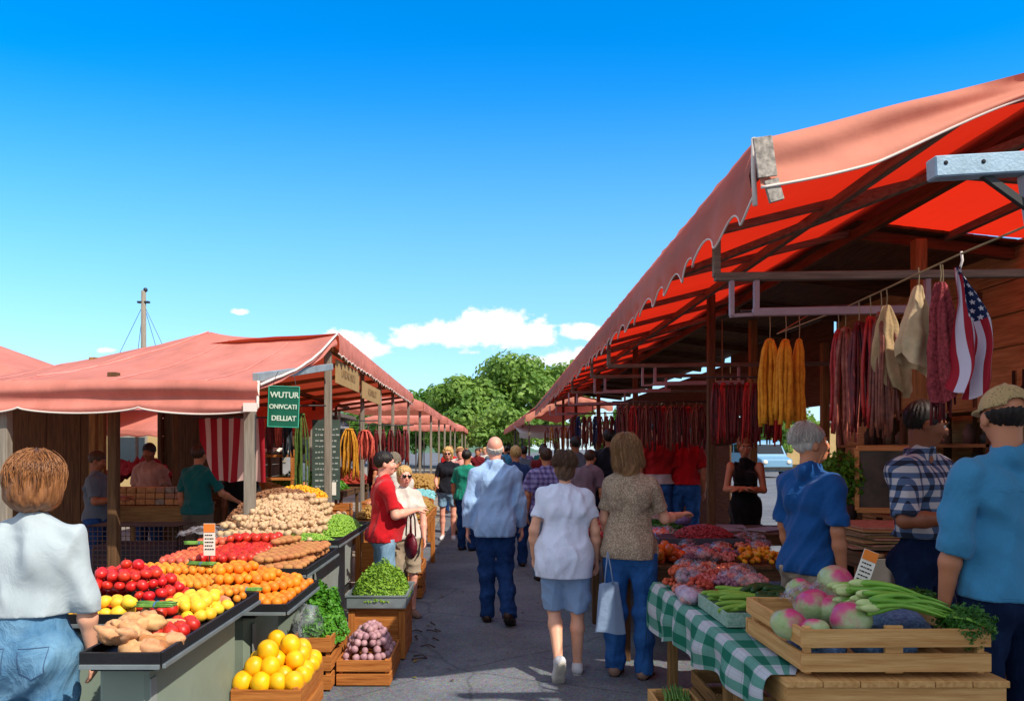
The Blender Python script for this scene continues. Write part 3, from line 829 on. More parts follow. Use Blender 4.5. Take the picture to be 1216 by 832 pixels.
canvas('canvas_right', 'c8604c', 'dc2a14', .54); canvas('canvas_left', 'd28578', 'cc7458', .24); canvas('valance_right', 'cc8678', 'dd7a68', .42); canvas('canvas_dim', 'b85a50', '801810', .12)
canvas('canvas_white', 'c9c4bd', 'c9c4bd', .3)

# ------------------------------------------------------------------ ground
def asphalt(t, tc, c):
    n = t.n('ShaderNodeTexNoise', inp={'Scale': .9, 'Detail': 9, 'Roughness': .7}); t.l(tc.outputs['Object'], n.inputs['Vector'])
    cr = t.n('ShaderNodeValToRGB'); cr.color_ramp.elements[0].position = .38; cr.color_ramp.elements[1].position = .66
    cr.color_ramp.elements[0].color = (.72, .72, .73, 1); cr.color_ramp.elements[1].color = (1.25, 1.22, 1.15, 1); t.l(n.outputs['Fac'], cr.inputs[0])
    v = t.n('ShaderNodeTexVoronoi', inp={'Scale': 130}); t.l(tc.outputs['Object'], v.inputs['Vector'])
    k = t.mix(.5, c, v.outputs['Color'], 'SOFT_LIGHT')
    m0 = t.mix(1., k, cr.outputs[0], 'MULTIPLY')
    # hairline cracks and dark tar-filled patches
    dn = t.n('ShaderNodeTexNoise', inp={'Scale': 3, 'Detail': 4}); t.l(tc.outputs['Object'], dn.inputs['Vector'])
    ad = t.mix(.12, tc.outputs['Object'], dn.outputs['Color'], 'ADD')
    ck_ = t.n('ShaderNodeTexVoronoi', feature='DISTANCE_TO_EDGE', inp={'Scale': .55}); t.l(ad, ck_.inputs['Vector'])
    cm = t.n('ShaderNodeMapRange', inp={'From Min': .003, 'From Max': .009, 'To Min': .72, 'To Max': 1}); t.l(ck_.outputs['Distance'], cm.inputs[0])
    st = t.n('ShaderNodeTexNoise', inp={'Scale': 5.5, 'Detail': 3}); t.l(tc.outputs['Object'], st.inputs['Vector'])
    sm = t.n('ShaderNodeMapRange', inp={'From Min': .62, 'From Max': .70, 'To Min': 1, 'To Max': .8}); t.l(st.outputs['Fac'], sm.inputs[0])
    return t.mix(1., m0, t.math('MULTIPLY', cm.outputs[0], sm.outputs[0]), 'MULTIPLY')
asph = mat('asphalt', '696d75', .9, var=.18, scale=30, bump=.6, bscale=160, bdist=.006, pattern=asphalt, spec=.25)
g = MB(); g.grid(lambda u, v: (-400+800*u, -60+900*v, 0), 8, 8)
tag(g.build('ground', asph), kind='structure')
# a paler worn strip on the sunny side of the aisle
lf_ = mat('fallen', '6a5a2a', .8, rnd=.8)
for i in range(34):
    a = random.uniform(0, 6.28); x = random.choice((random.uniform(-.9, .9), random.uniform(.4, 1.05), random.uniform(-1.0, -.5))); y = random.uniform(4.6, 12); s_ = random.uniform(.015, .035)
    b = MB(); b.v = [Vector((x+s_*math.cos(a)*k1-s_*.5*math.sin(a)*k2, y+s_*math.sin(a)*k1+s_*.5*math.cos(a)*k2, z)) for (k1, k2, z) in ((-1, 0, .006), (0, -1, .009), (1, 0, .012), (0, 1, .014), (0, 0, .007))]
    b.f = [[0, 1, 4], [1, 2, 4], [2, 3, 4], [3, 0, 4]]
    tag(b.build('fallen_leaf', lf_), 'small dry leaf lying on the asphalt of the aisle', 'leaf', 'dry leaves on the aisle')
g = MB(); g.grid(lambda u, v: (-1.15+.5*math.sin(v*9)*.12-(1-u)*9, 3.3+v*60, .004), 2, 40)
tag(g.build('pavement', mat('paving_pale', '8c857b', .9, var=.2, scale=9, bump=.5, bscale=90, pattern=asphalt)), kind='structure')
# hill far behind the left stalls
g = MB()
g.grid(lambda u, v: (-260+300*u, 260+160*v, -1+34*math.sin(math.pi*v*.5)**1.2*(math.sin(math.pi*min(1, u*1.05))**.8)*(1+.15*math.sin(u*17))), 60, 20)
tag(g.build('hills', mat('hill_green', '3d5a45', .95, col2='54705a', scale=.08)), kind='structure')

# ------------------------------------------------------------------ trees
leafm = mat('leaf', '45702a', .6, scale=.5, col2='8caa50', trans=.3, transcol='8ab040', rnd=0)
leafm2 = mat('leaf_deep', '3d6a28', .6, scale=.35, col2='6a9440', trans=.35, transcol='6a9a28')
bark = mat('bark', '3d3126', .9, var=.3, bump=.8, bscale=20)
def tree(x, y, Hh, W, label, lm, seed, n=5200, ls=.26):
    rs = random.Random(seed)
    root = empty('broadleaf_tree', (x, y, 0), 0, label, 'tree', 'trees beyond the far end of the aisle')
    tb = MB(); tips = []
    tb.tube([(0, 0, 0), (.1, 0, Hh*.2), (.0, .1, Hh*.42)], [Hh*.035, Hh*.028, Hh*.02], 10)
    for i in range(11):
        a = rs.uniform(0, 6.28); up = rs.uniform(.5, .92); rr = W*.5*rs.uniform(.4, .95)*math.sin(min(1, (1.08-up)*2.1)*1.57)
        p0 = Vector((0, 0, Hh*rs.uniform(.22, .42))); p2 = Vector((rr*math.cos(a), rr*math.sin(a), Hh*up))
        pm = p0.lerp(p2, .5)+Vector((0, 0, -Hh*.04))
        tb.tube([p0, pm, p2], [Hh*.014, Hh*.009, Hh*.003], 6); tips.append(p2)
    trunk = tb.build('trunk', bark, root, True)
    cl = []
    for p in tips: cl.append((p, W*rs.uniform(.13, .22)))
    for i in range(26):
        a = rs.uniform(0, 6.28); u = rs.uniform(0, 1); zz = .30+.62*rs.random()
        prof = math.sin(min(1, max(.02, (zz-.2)/.8))**.8*math.pi)**.6
        rr = W*.46*prof*math.sqrt(rs.uniform(.3, 1))
        cl.append((Vector((rr*math.cos(a), rr*math.sin(a), Hh*zz)), W*rs.uniform(.09, .19)))
    V, Fc = [], []
    tot = sum(r**2 for _, r in cl)
    for c, r in cl:
        for k in range(int(n*r*r/tot)):
            d = Vector((rs.gauss(0, 1), rs.gauss(0, 1), rs.gauss(0, 1))).normalized()
            rad = r*(rs.uniform(.55, 1.08))*(1+.22*noise.noise(d*2.3+c))
            p = c+Vector((d.x, d.y, d.z*.78))*rad
            nrm = (d+Vector((rs.gauss(0, .5), rs.gauss(0, .5), rs.gauss(0, .5)+.3))).normalized()
            t1 = nrm.orthogonal().normalized(); t1 = Matrix.Rotation(rs.uniform(0, 6.28), 3, nrm)@t1; t2 = nrm.cross(t1)
            s_ = ls*rs.uniform(.6, 1.3); b = len(V)
            V += [p-t1*s_, p+t2*s_*.55+nrm*s_*.15, p+t1*s_, p-t2*s_*.55]
            Fc.append([b, b+1, b+2, b+3])
    me = bpy.data.meshes.new('crown'); me.from_pydata([tuple(v) for v in V], [], Fc); me.update()
    link('crown', me, lm, root)
    return root
tree(2.2, 62, 8.9, 9.0, 'tallest round green tree beyond the end of the aisle', leafm, 3, 9500)
tree(-2.0, 60, 7.0, 7.4, 'mid-height green tree just left of the tallest tree above the aisle', leafm, 5, 7500)
tree(5.9, 66, 9.0, 6.0, 'green tree half hidden behind the right awning, beside the tallest one', leafm, 8, 7000)
tree(-6.0, 66, 6.6, 7, 'low green tree rising over the end of the left awnings', leafm2, 11, 6000)
tree(1.2, 48, 4.2, 4.5, 'small bright tree at the foot of the tall trees over the aisle', leafm, 21, 3500, .18)
tree(-10.5, 72, 5.6, 9, 'dark low tree behind the far left awnings', leafm2, 31, 4500)
# ------------------------------------------------------------------ awnings
def lerp(a, b, t): return a+(b-a)*t
def path_pts(P, n):
    P = [Vector(p) for p in P]; L = [0]
    for a, b in zip(P, P[1:]): L.append(L[-1]+(b-a).length)
    out = []
    for i in range(n+1):
        d = L[-1]*i/n
        for k in range(len(P)-1):
            if d <= L[k+1]+1e-9: out.append(P[k].lerp(P[k+1], (d-L[k])/max(1e-9, L[k+1]-L[k]))); break
        else: out.append(P[-1])
    return out, L[-1]
def valance(parent, path, drop, scal, amp, out_n, m, n=None, trim=True, wav=.02, seed=0, dropfn=None, trim_r=.006, phase=0, name='valance'):
    """a hanging cloth strip along path: its hem is scalloped and it sways along out_n"""
    _, L = path_pts(path, 2)
    n = n or max(8, int(L/scal*8)); pts, L = path_pts(path, n)
    out_n = Vector(out_n); mb = MB(); rows = 6; hem = []
    def P(i, j):
        s_ = L*i/n; v = j/rows
        d = (dropfn(s_/L) if dropfn else drop)
        sc_ = amp*(.5-.5*math.cos(2*math.pi*(s_/scal+phase)))
        dd = d*v-(amp-sc_)*v**3
        wv = wav*v*(noise.noise(Vector((s_*1.7, seed, 0)))*1.6+math.sin(s_*2*math.pi/scal)*.45)+.012*noise.noise(Vector((s_*6, v*3, seed)))
        return pts[i]+out_n*(wv+.01+.015*math.sin(v*3))+Vector((0, 0, -dd))
    for j in range(rows+1):
        for i in range(n+1): mb.v.append(P(i, j))
    for j in range(rows):
        for i in range(n): a = j*(n+1)+i; mb.f.append([a, a+1, a+n+2, a+n+1])
    o = mb.build(name, m, parent, True)
    if trim:
        MB().tube([P(i, rows) for i in range(n+1)], trim_r, 5).build('trim', MATS['trim_white'], o, True)
    return o
def canopy(parent, fn, nu, nv, m, name='canopy'):
    return MB().grid(fn, nu, nv).build(name, m, parent, True)
def nz(*a): return noise.noise(Vector(a))

# ---- the long awning on the right
XA0, XA1 = 1.22, 1.58; YA0, YA1 = 3.46, 25.2
def ra_edge(y): return lerp(XA0, XA1, (y-YA0)/(YA1-YA0))
RIDGE_X, RIDGE_Z = 2.95, 3.42
aw = empty('market_awning', (0, 0, 0), 0, 'long pink canvas awning with scalloped edge over the right-hand stalls', 'awning')
def fr(u, v):
    y = lerp(YA0, YA1, v); x = lerp(ra_edge(y), RIDGE_X, u); z = lerp(3.0, RIDGE_Z, u)
    bay = ((y-YA0) % 1.32)/1.32
    z -= .028*math.sin(math.pi*bay)*math.sin(math.pi*u)+.01*nz(x*2, y*2, 1)
    return (x, y, z)
canopy(aw, fr, 10, 190, MATS['canvas_right'])
valance(aw, [(ra_edge(YA0), YA0, 3.0), (ra_edge(YA1), YA1, 3.0)], .335, .42, .10, (-1, 0, 0), MATS['valance_right'], n=700, wav=.03, seed=2, phase=.15)
def gd(s): return .235-.10*max(0, min(1, (s-.25)/.35))+.02*math.sin(s*9)
gv = MB(); rows = 14; n = 90; hem = []
for j in range(rows+1):
    for i in range(n+1):
        s_ = i/n; v = j/rows
        x = lerp(XA0, RIDGE_X+.35, s_); z = lerp(3.0, RIDGE_Z+.09, s_)
        d = gd(s_)
        # slack cloth rolls over the end bar in long folds
        fold = .035*math.sin(v*7+s_*3.5)*(.25+s_)+.018*nz(s_*5, v*3, 4)+.02*math.sin(v*12-s_*5)*s_
        p = Vector((x, YA0-.015-.05*v-fold, z-d*v)); gv.v.append(p)
        if j == rows: hem.append(p)
for j in range(rows):
    for i in range(n): a = j*(n+1)+i; gv.f.append([a, a+1, a+n+2, a+n+1])
gvo = gv.build('end_valance', mat('canvas_end', 'cc8672', .8, var=.12, scale=2, bump=.3, bscale=7, bdist=.02, trans=.12, transcol='c04434', spec=.15), aw, True)
MB().tube(hem, .007, 5).build('trim', MATS['trim_white'], gvo, True)
MB().tube([(XA0-.012, YA0-.01, 3.01), (XA0-.015, YA0-.015, 2.86), (XA0-.01, YA0-.02, 2.70)], .012, 6).build('corner_binding', MATS['trim_white'], aw, True)
pt = MB(); pt.box((XA0+.015, YA0-.075, 2.90), (.085, .012, .18), Matrix.Rotation(R(-8), 3, 'Y')).box((XA0+.06, YA0-.06, 2.755), (.065, .02, .10), Matrix.Rotation(R(-16), 3, 'Y'))
pt.build('corner_patch', mat('patch', 'b9b0a4', .6, scale=40, col2='5f5a55', var=.2), aw)
# timber and steel frame under the canvas, one child per rafter
for k in range(17):
    y = YA0+.06+k*1.32
    MB().bar((ra_edge(y)+.02, y, 2.935), (RIDGE_X, y, RIDGE_Z-.07), .042, .05).build('rafter', MATS['w_beam_x'], aw)
for (x, z, wd) in ((1.26, 2.95, .05), (2.15, 3.16, .045)):
    MB().bar((x, YA0+.02, z-.045), (x+ (.3 if x < 1.3 else .0), YA1, z-.045), wd, .07).build('purlin', MATS['w_beam'], aw)
# diagonal braces
for y in (4.0, 9.2):
    MB().bar((2.9, y, 3.25), (1.5, y+1.9, 2.96), .05, .05).build('brace', MATS['w_beam'], aw)
canopy(aw, lambda u, v: (lerp(RIDGE_X, 4.42, u), lerp(YA0, 6.15, v), lerp(RIDGE_Z, 3.30, u)-.03*math.sin(math.pi*(((lerp(0, 2.69, v)) % 1.32)/1.32))*math.sin(math.pi*u)+.01*nz(u*4, v*9, 3)), 12, 50, MATS['canvas_right'])
for k in range(2):
    y = YA0+.06+k*1.32
    MB().bar((RIDGE_X, y, RIDGE_Z-.07), (4.40, y, 3.235), .042, .05).build('rafter', MATS['w_beam_x'], aw)
MB().bar((3.7, YA0, 3.30), (3.7, 6.2, 3.30), .045, .06).build('purlin', MATS['w_beam'], aw)
MB().box((RIDGE_X, (YA0+YA1)/2, RIDGE_Z+.012), (.26, YA1-YA0, .008)).build('ridge_cap', mat('ridge_cloth', 'a8503f', .85), aw)
# boarded rear half of the roof
rr = MB()
for k in range(12):
    x0 = RIDGE_X+k*.115
    rr.box((x0+.055, (6.05+25)/2, lerp(3.40, 3.25, k/11)), (.124, 18.95, .022), Matrix.Rotation(R(5.5), 3, 'Y'))
rr.build('roof_boards', MATS['w_dark_y'], aw)
for k in range(13):
    y = 6.15+k*1.5
    MB().bar((RIDGE_X, y, 3.33), (4.25, y, 3.17), .07, .09).build('rear_beam', MATS['w_dark'], aw)
MB().bar((RIDGE_X, YA0, 3.31), (RIDGE_X, YA1, 3.31), .06, .09).build('ridge_beam', MATS['w_dark_y'], aw)
for (x, y) in ((2.32, 7.9), (2.25, 11.6), (2.25, 15.5), (2.25, 19.5), (2.32, 23.5)):
    MB().bar((x, y, 0), (x, y, 3.2), .075, .075, up=(0, 1, 0)).build('post', MATS['w_dark_z'], aw)
for (x, y) in ((3.35, 5.9), (3.35, 9.6), (4.15, 9.35)):
    MB().bar((x, y, 0), (x, y, 3.22 if x < 4 else 2.9), .09, .09, up=(0, 1, 0)).build('post', MATS['w_tan_z'], aw)

# steel hanger rails under the awning, across the stalls
def hanger(x0, x1, y, z, label):
    b = MB()
    b.bar((x0, y, z), (x1, y, z+.02), .035, .045)
    b.bar((x0+.02, y, z+.02), (x0+.02, y, z+.19), .03, .03, up=(0, 1, 0)).bar((x0-.12, y, z-.02), (x0-.12, y, z+.19), .025, .03, up=(0, 1, 0)).bar((x0-.13, y, z-.02), (x0, y, z-.012), .02, .02)
    b.bar((x1-.06, y, z), (x1-.06, y, z+.19), .03, .03, up=(0, 1, 0))
    o = tag(b.build('hanger_rail', MATS['steel_pink']), label, 'rail', 'steel hanger rails under the right awning')
    MB().bar((ra_edge(y)+.05, y, z+.20), (4.2, y, z+.235), .045, .045).bar((ra_edge(y)+.06, y, z+.2), (ra_edge(y)+.06, y, 2.93), .04, .04, up=(0, 1, 0)).build('cross_beam', MATS['w_beam_x'], o)
    return o
hanger(1.50, 2.55, 4.3, 2.37, 'nearest pink steel hanger rail, above the row of red sausages')
hanger(1.87, 2.90, 8.6, 2.33, 'pink steel hanger rail beyond the yellow braids')
hanger(1.55, 2.45, 10.2, 2.36, 'middle pink steel hanger rail above the dark red strands')
hanger(1.50, 2.40, 13.0, 2.36, 'third pink steel hanger rail deep under the right awning')
hanger(1.50, 2.40, 17.0, 2.36, 'farthest pink steel hanger rail under the right awning')
# pale blue bracket at the right edge
b = MB()
b.bar((1.78, 3.05, 2.722), (3.0, 3.05, 2.79), .07, .085)
b.bar((2.165, 3.05, 2.70), (2.205, 3.05, 2.43), .045, .055, up=(0, 1, 0))
br = b.build('wall_bracket', MATS['steel_blue'], None)
tag(br, 'pale blue steel bracket jutting in at the upper right over the stall', 'bracket')
MB().bar((1.99, 3.05, 2.70), (2.17, 3.05, 2.57), .022, .03).build('brace', MATS['metal_dark'], br)
MB().bar((3.0, 3.05, 0), (3.0, 3.05, 2.83), .09, .09, up=(0, 1, 0)).build('post', MATS['metal_dark'], br)
for (x, z) in ((1.82, 2.735), (1.97, 2.74)):
    MB().ball((x, 3.014, z), (.009, .004, .009), 8, 6).build('bolt_hole', MATS['ink'], br)

# ---- the next awning on the right, further down the aisle
aw2 = empty('market_awning', (0, 0, 0), 0, 'farther pink awning with dark underside beyond the long right awning', 'awning')
def fr2(u, v):
    y = lerp(25.6, 46, v); x = lerp(lerp(1.25, .95, v), 4.2, u); z = 2.72+.75*math.sin(min(1, u*2)*1.57)-.35*max(0, u*2-1)+.04*nz(x, y, 3)
    return (x, y, z)
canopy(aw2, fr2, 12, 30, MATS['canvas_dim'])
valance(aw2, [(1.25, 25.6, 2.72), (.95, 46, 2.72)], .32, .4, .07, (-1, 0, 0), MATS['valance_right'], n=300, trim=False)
valance(aw2, [(1.25, 25.6, 2.72), (2.7, 25.6, 3.42), (4.2, 25.6, 3.1)], .28, .4, .05, (0, -1, 0), MATS['canvas_end'], n=60, trim=False, name='end_valance')
for y in (26, 31, 36, 41):
    for x in (1.4, 4.0): MB().bar((x, y, 0), (x, y, 2.85), .07, .07, up=(0, 1, 0)).build('post', MATS['w_beam'], aw2)
# ---- unseen awning added behind the camera's right shoulder to shade the near crates
shade_awning = empty('market_awning', (0, 0, 0), 0, 'pink awning added out of the frame to shade the near melon crate', 'awning')
canopy(shade_awning, lambda u, v: (lerp(2.47, 5.4, u), lerp(-3.5, 3.455, v), 2.80+.25*u+.02*nz(u*4, v*6, 2)), 10, 20, mat('canvas_thick', 'b9564a', .85, var=.1))
for (x, y) in ((5.0, -2.3), (5.0, 3.2), (2.55, -2.3)):
    MB().bar((x, y, 0), (x, y, 2.85), .07, .07, up=(0, 1, 0)).build('post', MATS['w_post'], shade_awning)

# ---- left tent awning facing the camera
PK = Vector((-3.67, 10.0, 3.13)); CR = Vector((-1.88, 9.4, 3.02)); EY = 6.2
la = empty('market_awning', (0, 0, 0), 0, 'sunlit pink tent-like awning with white-edged valance over the left stalls', 'awning')
def eave(x):   # front eave
    return Vector((x, EY-.05*(x+1.88)*.3, 2.13+.02*math.sin(x*1.3)+.012*(x+1.88)))
def ridge(x):  # crest of the front slope
    if x > PK.x:
        t = (x-PK.x)/(CR.x-PK.x); z = lerp(PK.z, CR.z, t)-.07*math.sin(math.pi*t)**.7; y = lerp(PK.y, CR.y, t)
    else:
        t = (PK.x-x)/(7.2-3.67); z = lerp(PK.z, 2.46, t)-.05*math.sin(math.pi*min(1, t)); y = PK.y
    return Vector((x, y, z))
def fl(u, v):
    x = lerp(-7.4, -1.88, u)
    a, b_ = eave(x), ridge(x)
    p = a.lerp(b_, v)
    p.z += -.10*math.sin(math.pi*v)*(1 if x < -1.9 else .9)+.018*nz(x*1.2, v*4, 0)+.012*nz(x*4, v*9, 2)
    # seam radiating from the peak
    return p
canopy(la, fl, 90, 40, MATS['canvas_left'])
seam = []
for k in range(20):
    t = k/19; x = lerp(PK.x-.02, PK.x-.9, t); p = Vector(fl((x+7.4)/5.52, 1-t*.62)); seam.append(p+Vector((0, -.004, .006)))
MB().tube(seam, .008, 5).build('seam', mat('seam_pink', 'd98a80', .8), la, True)
for xs_ in (-6.6, -5.5, -4.4, -3.3, -2.45):
    u_ = (xs_+7.4)/5.52
    MB().tube([Vector(fl(u_, .04+.9*k/16))+Vector((0, -.002, .004)) for k in range(17)], .0045, 4).build('seam', MATS['seam_pink'], la, True)
# roll of cloth at the eave, then the hanging valance
def fv(u, v):
    x = lerp(-7.4, -1.87, u); a = eave(x)
    d = .245*v
    sway = .045*math.sin(v*9+.25*math.sin(x*2))*(1-v*.75)+.02*nz(x*1.5, v*3, 7)
    sc_ = abs(math.sin(math.pi*(x+1.87)/.98))**.55
    d -= (1-sc_)*.055*v**4
    return a+Vector((0, -.03-sway-.02*v, -d+.03*math.exp(-((v-.0)*9)**2)))
vo = MB().grid(fv, 260, 18).build('valance', MATS['canvas_left'], la, True)
MB().tube([fv(i/260, 1) for i in range(261)], .008, 6).build('trim', MATS['trim_white'], vo, True)
# gable opening towards the aisle: binding, beam, struts
def gline(t):
    p = Vector(fl(1, t)); return p
gl_ = [fv(1, 1), fv(1, .5)+Vector((-.015, 0, 0)), fv(1, 0)]+[gline(k/14)+Vector((.006, 0, .0)) for k in range(15)]
MB().tube(gl_, .013, 6).build('gable_binding', MATS['trim_white'], la, True)
MB().box(fv(1, .93)+Vector((-.055, -.012, .0)), (.11, .012, .07)).build('corner_patch', MATS['trim_white'], la)
gd_ = MB()
rows = 8; n = 30
for j in range(rows+1):
    for i in range(n+1):
        t = i/n; p = gline(t); dp_ = .035+.08*t**2+.25*max(0, t-.9)*4*.4
        gd_.v.append(p+Vector((.012*math.sin(j*.8+t*9), .05*j/rows*math.sin(t*12), -dp_*j/rows)))
for j in range(rows):
    for i in range(n): a = j*(n+1)+i; gd_.f.append([a, a+1, a+n+2, a+n+1])
gd_.build('gable_edge', MATS['canvas_left'], la, True)
MB().bar((-1.93, 6.28, 2.185), (-1.93, 9.3, 2.60), .05, .075).build('gable_beam', mat('steel_grey', '8d979b', .5, var=.2, metal=.1), la)
for y in (7.2, 8.2, 9.2):
    pa, pb = Vector(fl((-1.95+7.4)/5.52, (y-6.2)/3.2)), Vector(fl((-4.6+7.4)/5.52, (y-6.2)/3.8))
    MB().bar(pa-Vector((0, 0, .14)), pb-Vector((0, 0, .16)), .05, .05).build('rafter', MATS['w_tan'], la)
for x in (-2.5, -3.2, -4.0):
    pa, pb = Vector(fl((x+7.4)/5.52, .03)), Vector(fl((x+7.4)/5.52, .95))
    MB().bar(pa-Vector((0, 0, .08)), pb-Vector((0, 0, .22)), .045, .045).build('rafter', MATS['w_tan_y'], la)
for (x, y, h_, m_) in ((-2.03, 6.45, 2.15, 'w_post'), (-4.02, 6.3, 2.13, 'w_post'), (-3.46, 7.0, 2.3, 'w_dark_z'), (-3.95, 9.6, 2.9, 'w_dark_z'), (-2.0, 9.45, 2.98, 'w_post'), (-5.0, 9.6, 2.75, 'w_tan_z')):
    MB().bar((x, y, 0), (x, y, h_), .085, .085, up=(0, 1, 0)).build('post', MATS[m_], la)

# ---- left awning running down the aisle
lb = empty('market_awning', (0, 0, 0), 0, 'pink awning along the left of the aisle with a small scalloped fringe', 'awning')
def fb(u, v):
    y = lerp(9.35, 20, v); x = lerp(lerp(-1.88, -2.02, v), -5.4, u)
    return (x, y, lerp(3.02, 2.45, u)+.12*math.sin(math.pi*u)-.03*abs(math.sin(v*11*math.pi/2))+.015*nz(x*2, y*2, 9))
canopy(lb, fb, 14, 70, mat('canvas_aisle', 'c9665a', .8, var=.1, trans=.26, transcol='c84a2c'))
valance(lb, [(-1.87, 9.38, 3.03), (-2.01, 20, 3.03)], .31, .27, .05, (1, 0, 0), MATS['canvas_left'], n=420, seed=5, trim_r=.009)
for k in range(8):
    y = 9.7+k*1.45
    MB().bar((-1.95, y, 2.86), (-5.3, y, 2.40), .05, .06).build('rafter', MATS['w_tan'], lb)
MB().bar((-1.97, 9.4, 2.84), (-2.06, 20, 2.84), .06, .08).build('edge_beam', MATS['w_tan_y'], lb)
MB().bar((-3.6, 9.4, 2.66), (-3.7, 20, 2.66), .07, .08).build('purlin', MATS['w_dark_y'], lb)
for (x, y) in ((-2.03, 12.2), (-2.05, 14.3), (-2.07, 16.4), (-2.08, 19.7), (-3.75, 13), (-3.8, 16.5), (-5.2, 12), (-5.2, 19)):
    MB().bar((x, y, 0), (x, y, 2.86 if x > -3 else 2.62 if x > -5 else 2.4), .06, .06, up=(0, 1, 0)).build('post', MATS['w_dark_z'] if x < -3 else MATS['w_post'], lb)

# ---- further left awnings, each a hipped canopy
def hipped(y0, y1, xe, label, ze=2.86, zr=3.2, depth=3.2):
    o = empty('market_awning', (0, 0, 0), 0, label, 'awning')
    def f(u, v):
        y = lerp(y0, y1, v); x = xe-depth*u
        k = min(1, u/.35, v/.12, (1-v)/.12, (1-u)/.35)
        return (x, y, ze+(zr-ze)*math.sin(max(0, k)*1.57)+.03*nz(x, y, y0))
    canopy(o, f, 20, 40, MATS['canvas_left'])
    valance(o, [(xe, y0, ze), (xe, y1, ze)], .28, .33, .05, (1, 0, 0), MATS['canvas_left'], n=160, trim=False)
    valance(o, [(xe-depth, y0, ze), (xe, y0, ze)], .25, .33, .04, (0, -1, 0), MATS['canvas_left'], n=40, trim=False, name='end_valance')
    for y in (y0+.2, (y0+y1)/2, y1-.2):
        for x in (xe-.1, xe-depth+.1): MB().bar((x, y, 0), (x, y, ze+.05), .07, .07, up=(0, 1, 0)).build('post', MATS['w_post'], o)
    MB().bar((xe-depth+.1, y0+.15, ze-.06), (xe-.1, y0+.15, ze-.06), .06, .08).build('cross_beam', MATS['w_tan'], o)
    return o
hipped(20.6, 29, -1.78, 'second pink awning down the left of the aisle, hipped at its near end')
hipped(29.6, 39, -1.62, 'third pink awning down the left of the aisle', 2.8, 3.1)
hipped(40, 52, -1.3, 'farthest pink awning on the left, low under the trees', 2.75, 3.05)
o = empty('market_awning', (0, 0, 0), 0, 'pink peaked tent top behind at the far left edge of the stalls', 'awning')
def ftent(u, v):
    x = lerp(-13.6, -6.8, u); y = lerp(11.5, 16.5, v); k = 1-max(abs(u-.5), abs(v-.5))*2
    return (x, y, 2.50+1.42*k**1.05)
canopy(o, ftent, 30, 30, MATS['canvas_left'])
for x in (-13.4, -7.0):
    for y in (11.7, 16.3): MB().bar((x, y, 0), (x, y, 2.3), .07, .07, up=(0, 1, 0)).build('post', MATS['w_post'], o)
o = empty('market_awning', (0, 0, 0), 0, 'pale pink awning seen through the left stall, behind the hanging striped flag', 'awning')
canopy(o, lambda u, v: (lerp(-8.5, -3.4, u), lerp(14.5, 18, v), 1.95+.85*v+.02*nz(u*5, v*4, 1)), 20, 12, MATS['canvas_left'])
valance(o, [(-8.5, 14.5, 1.95), (-3.4, 14.5, 1.95)], .14, .4, .03, (0, -1, 0), MATS['canvas_left'], n=60, trim=False)
for x in (-8.3, -3.6):
    for y in (14.6, 17.9): MB().bar((x, y, 0), (x, y, 2.0 if y < 15 else 2.75), .06, .06, up=(0, 1, 0)).build('post', MATS['w_post'], o)

# ---- mast with guy wires far behind
mst = empty('radio_mast', (-18.2, 40, 0), 0, 'thin weathered wooden mast with guy wires rising behind the left tent', 'mast')
MB().tube([(0, 0, 0), (0, 0, 9.9)], [.17, .12], 10).build('pole', MATS['w_post'], mst, True)
MB().box((0, 0, 9.3), (.62, .2, .1)).build('cross_arm', MATS['metal_dark'], mst)
MB().ball((.1, 0, 9.95), .12, 8, 6).build('cap', MATS['metal_dark'], mst, True)
for (x, y) in ((-4.2, 0), (-2.0, 2), (4.0, 0), (1.5, 2.5)):
    MB().tube([(0, 0, 9.2), (x*.5, y*.5, 4.9), (x, y, .8)], .014, 4).build('guy_wire', MATS['metal_dark'], mst)
# ------------------------------------------------------------------ produce
def lump(name, r, seed, amp=.1, nu=12, nv=8, el=(1, 1, 1), dimple=0, bend=0):
    def fn(d):
        k = 1+amp*noise.noise(d*1.6+Vector((seed*3.1, 0, 0)))*1.4
        if dimple: k -= dimple*math.exp(-((1-abs(d.z))*9))
        return k
    b = MB().ball((0, 0, 0), (r*el[0], r*el[1], r*el[2]), nu, nv, fn=fn)
    if bend:
        for v in b.v: v.y += bend*math.sin(v.x/r*1.4)*r
    if dimple > .09: b.tube([(0, 0, r*.80), (r*.06, 0, r*1.0), (r*.14, 0, r*1.12)], r*.05, 5)
    return b.mesh(name, True)
def fm(name, c, c2=None, rough=.35, var=.12, rnd=.16, scale=14, **k):
    def blem(t, tc, cc):      # small bruises and dusty spots of the skin
        n = t.n('ShaderNodeTexNoise', inp={'Scale': 60, 'Detail': 3}); t.l(tc.outputs['Object'], n.inputs['Vector'])
        mr = t.n('ShaderNodeMapRange', inp={'From Min': .64, 'From Max': .74, 'To Min': 0, 'To Max': .45}); t.l(n.outputs['Fac'], mr.inputs[0])
        return t.mix(mr.outputs[0], cc, t.mix(.6, cc, lin('4a3a20')))
    return mat(name, c, rough+.07, var=var, scale=scale, col2=c2, rnd=rnd, bump=.25, bscale=190, spec=.4, bdist=.003, pattern=blem, **k)
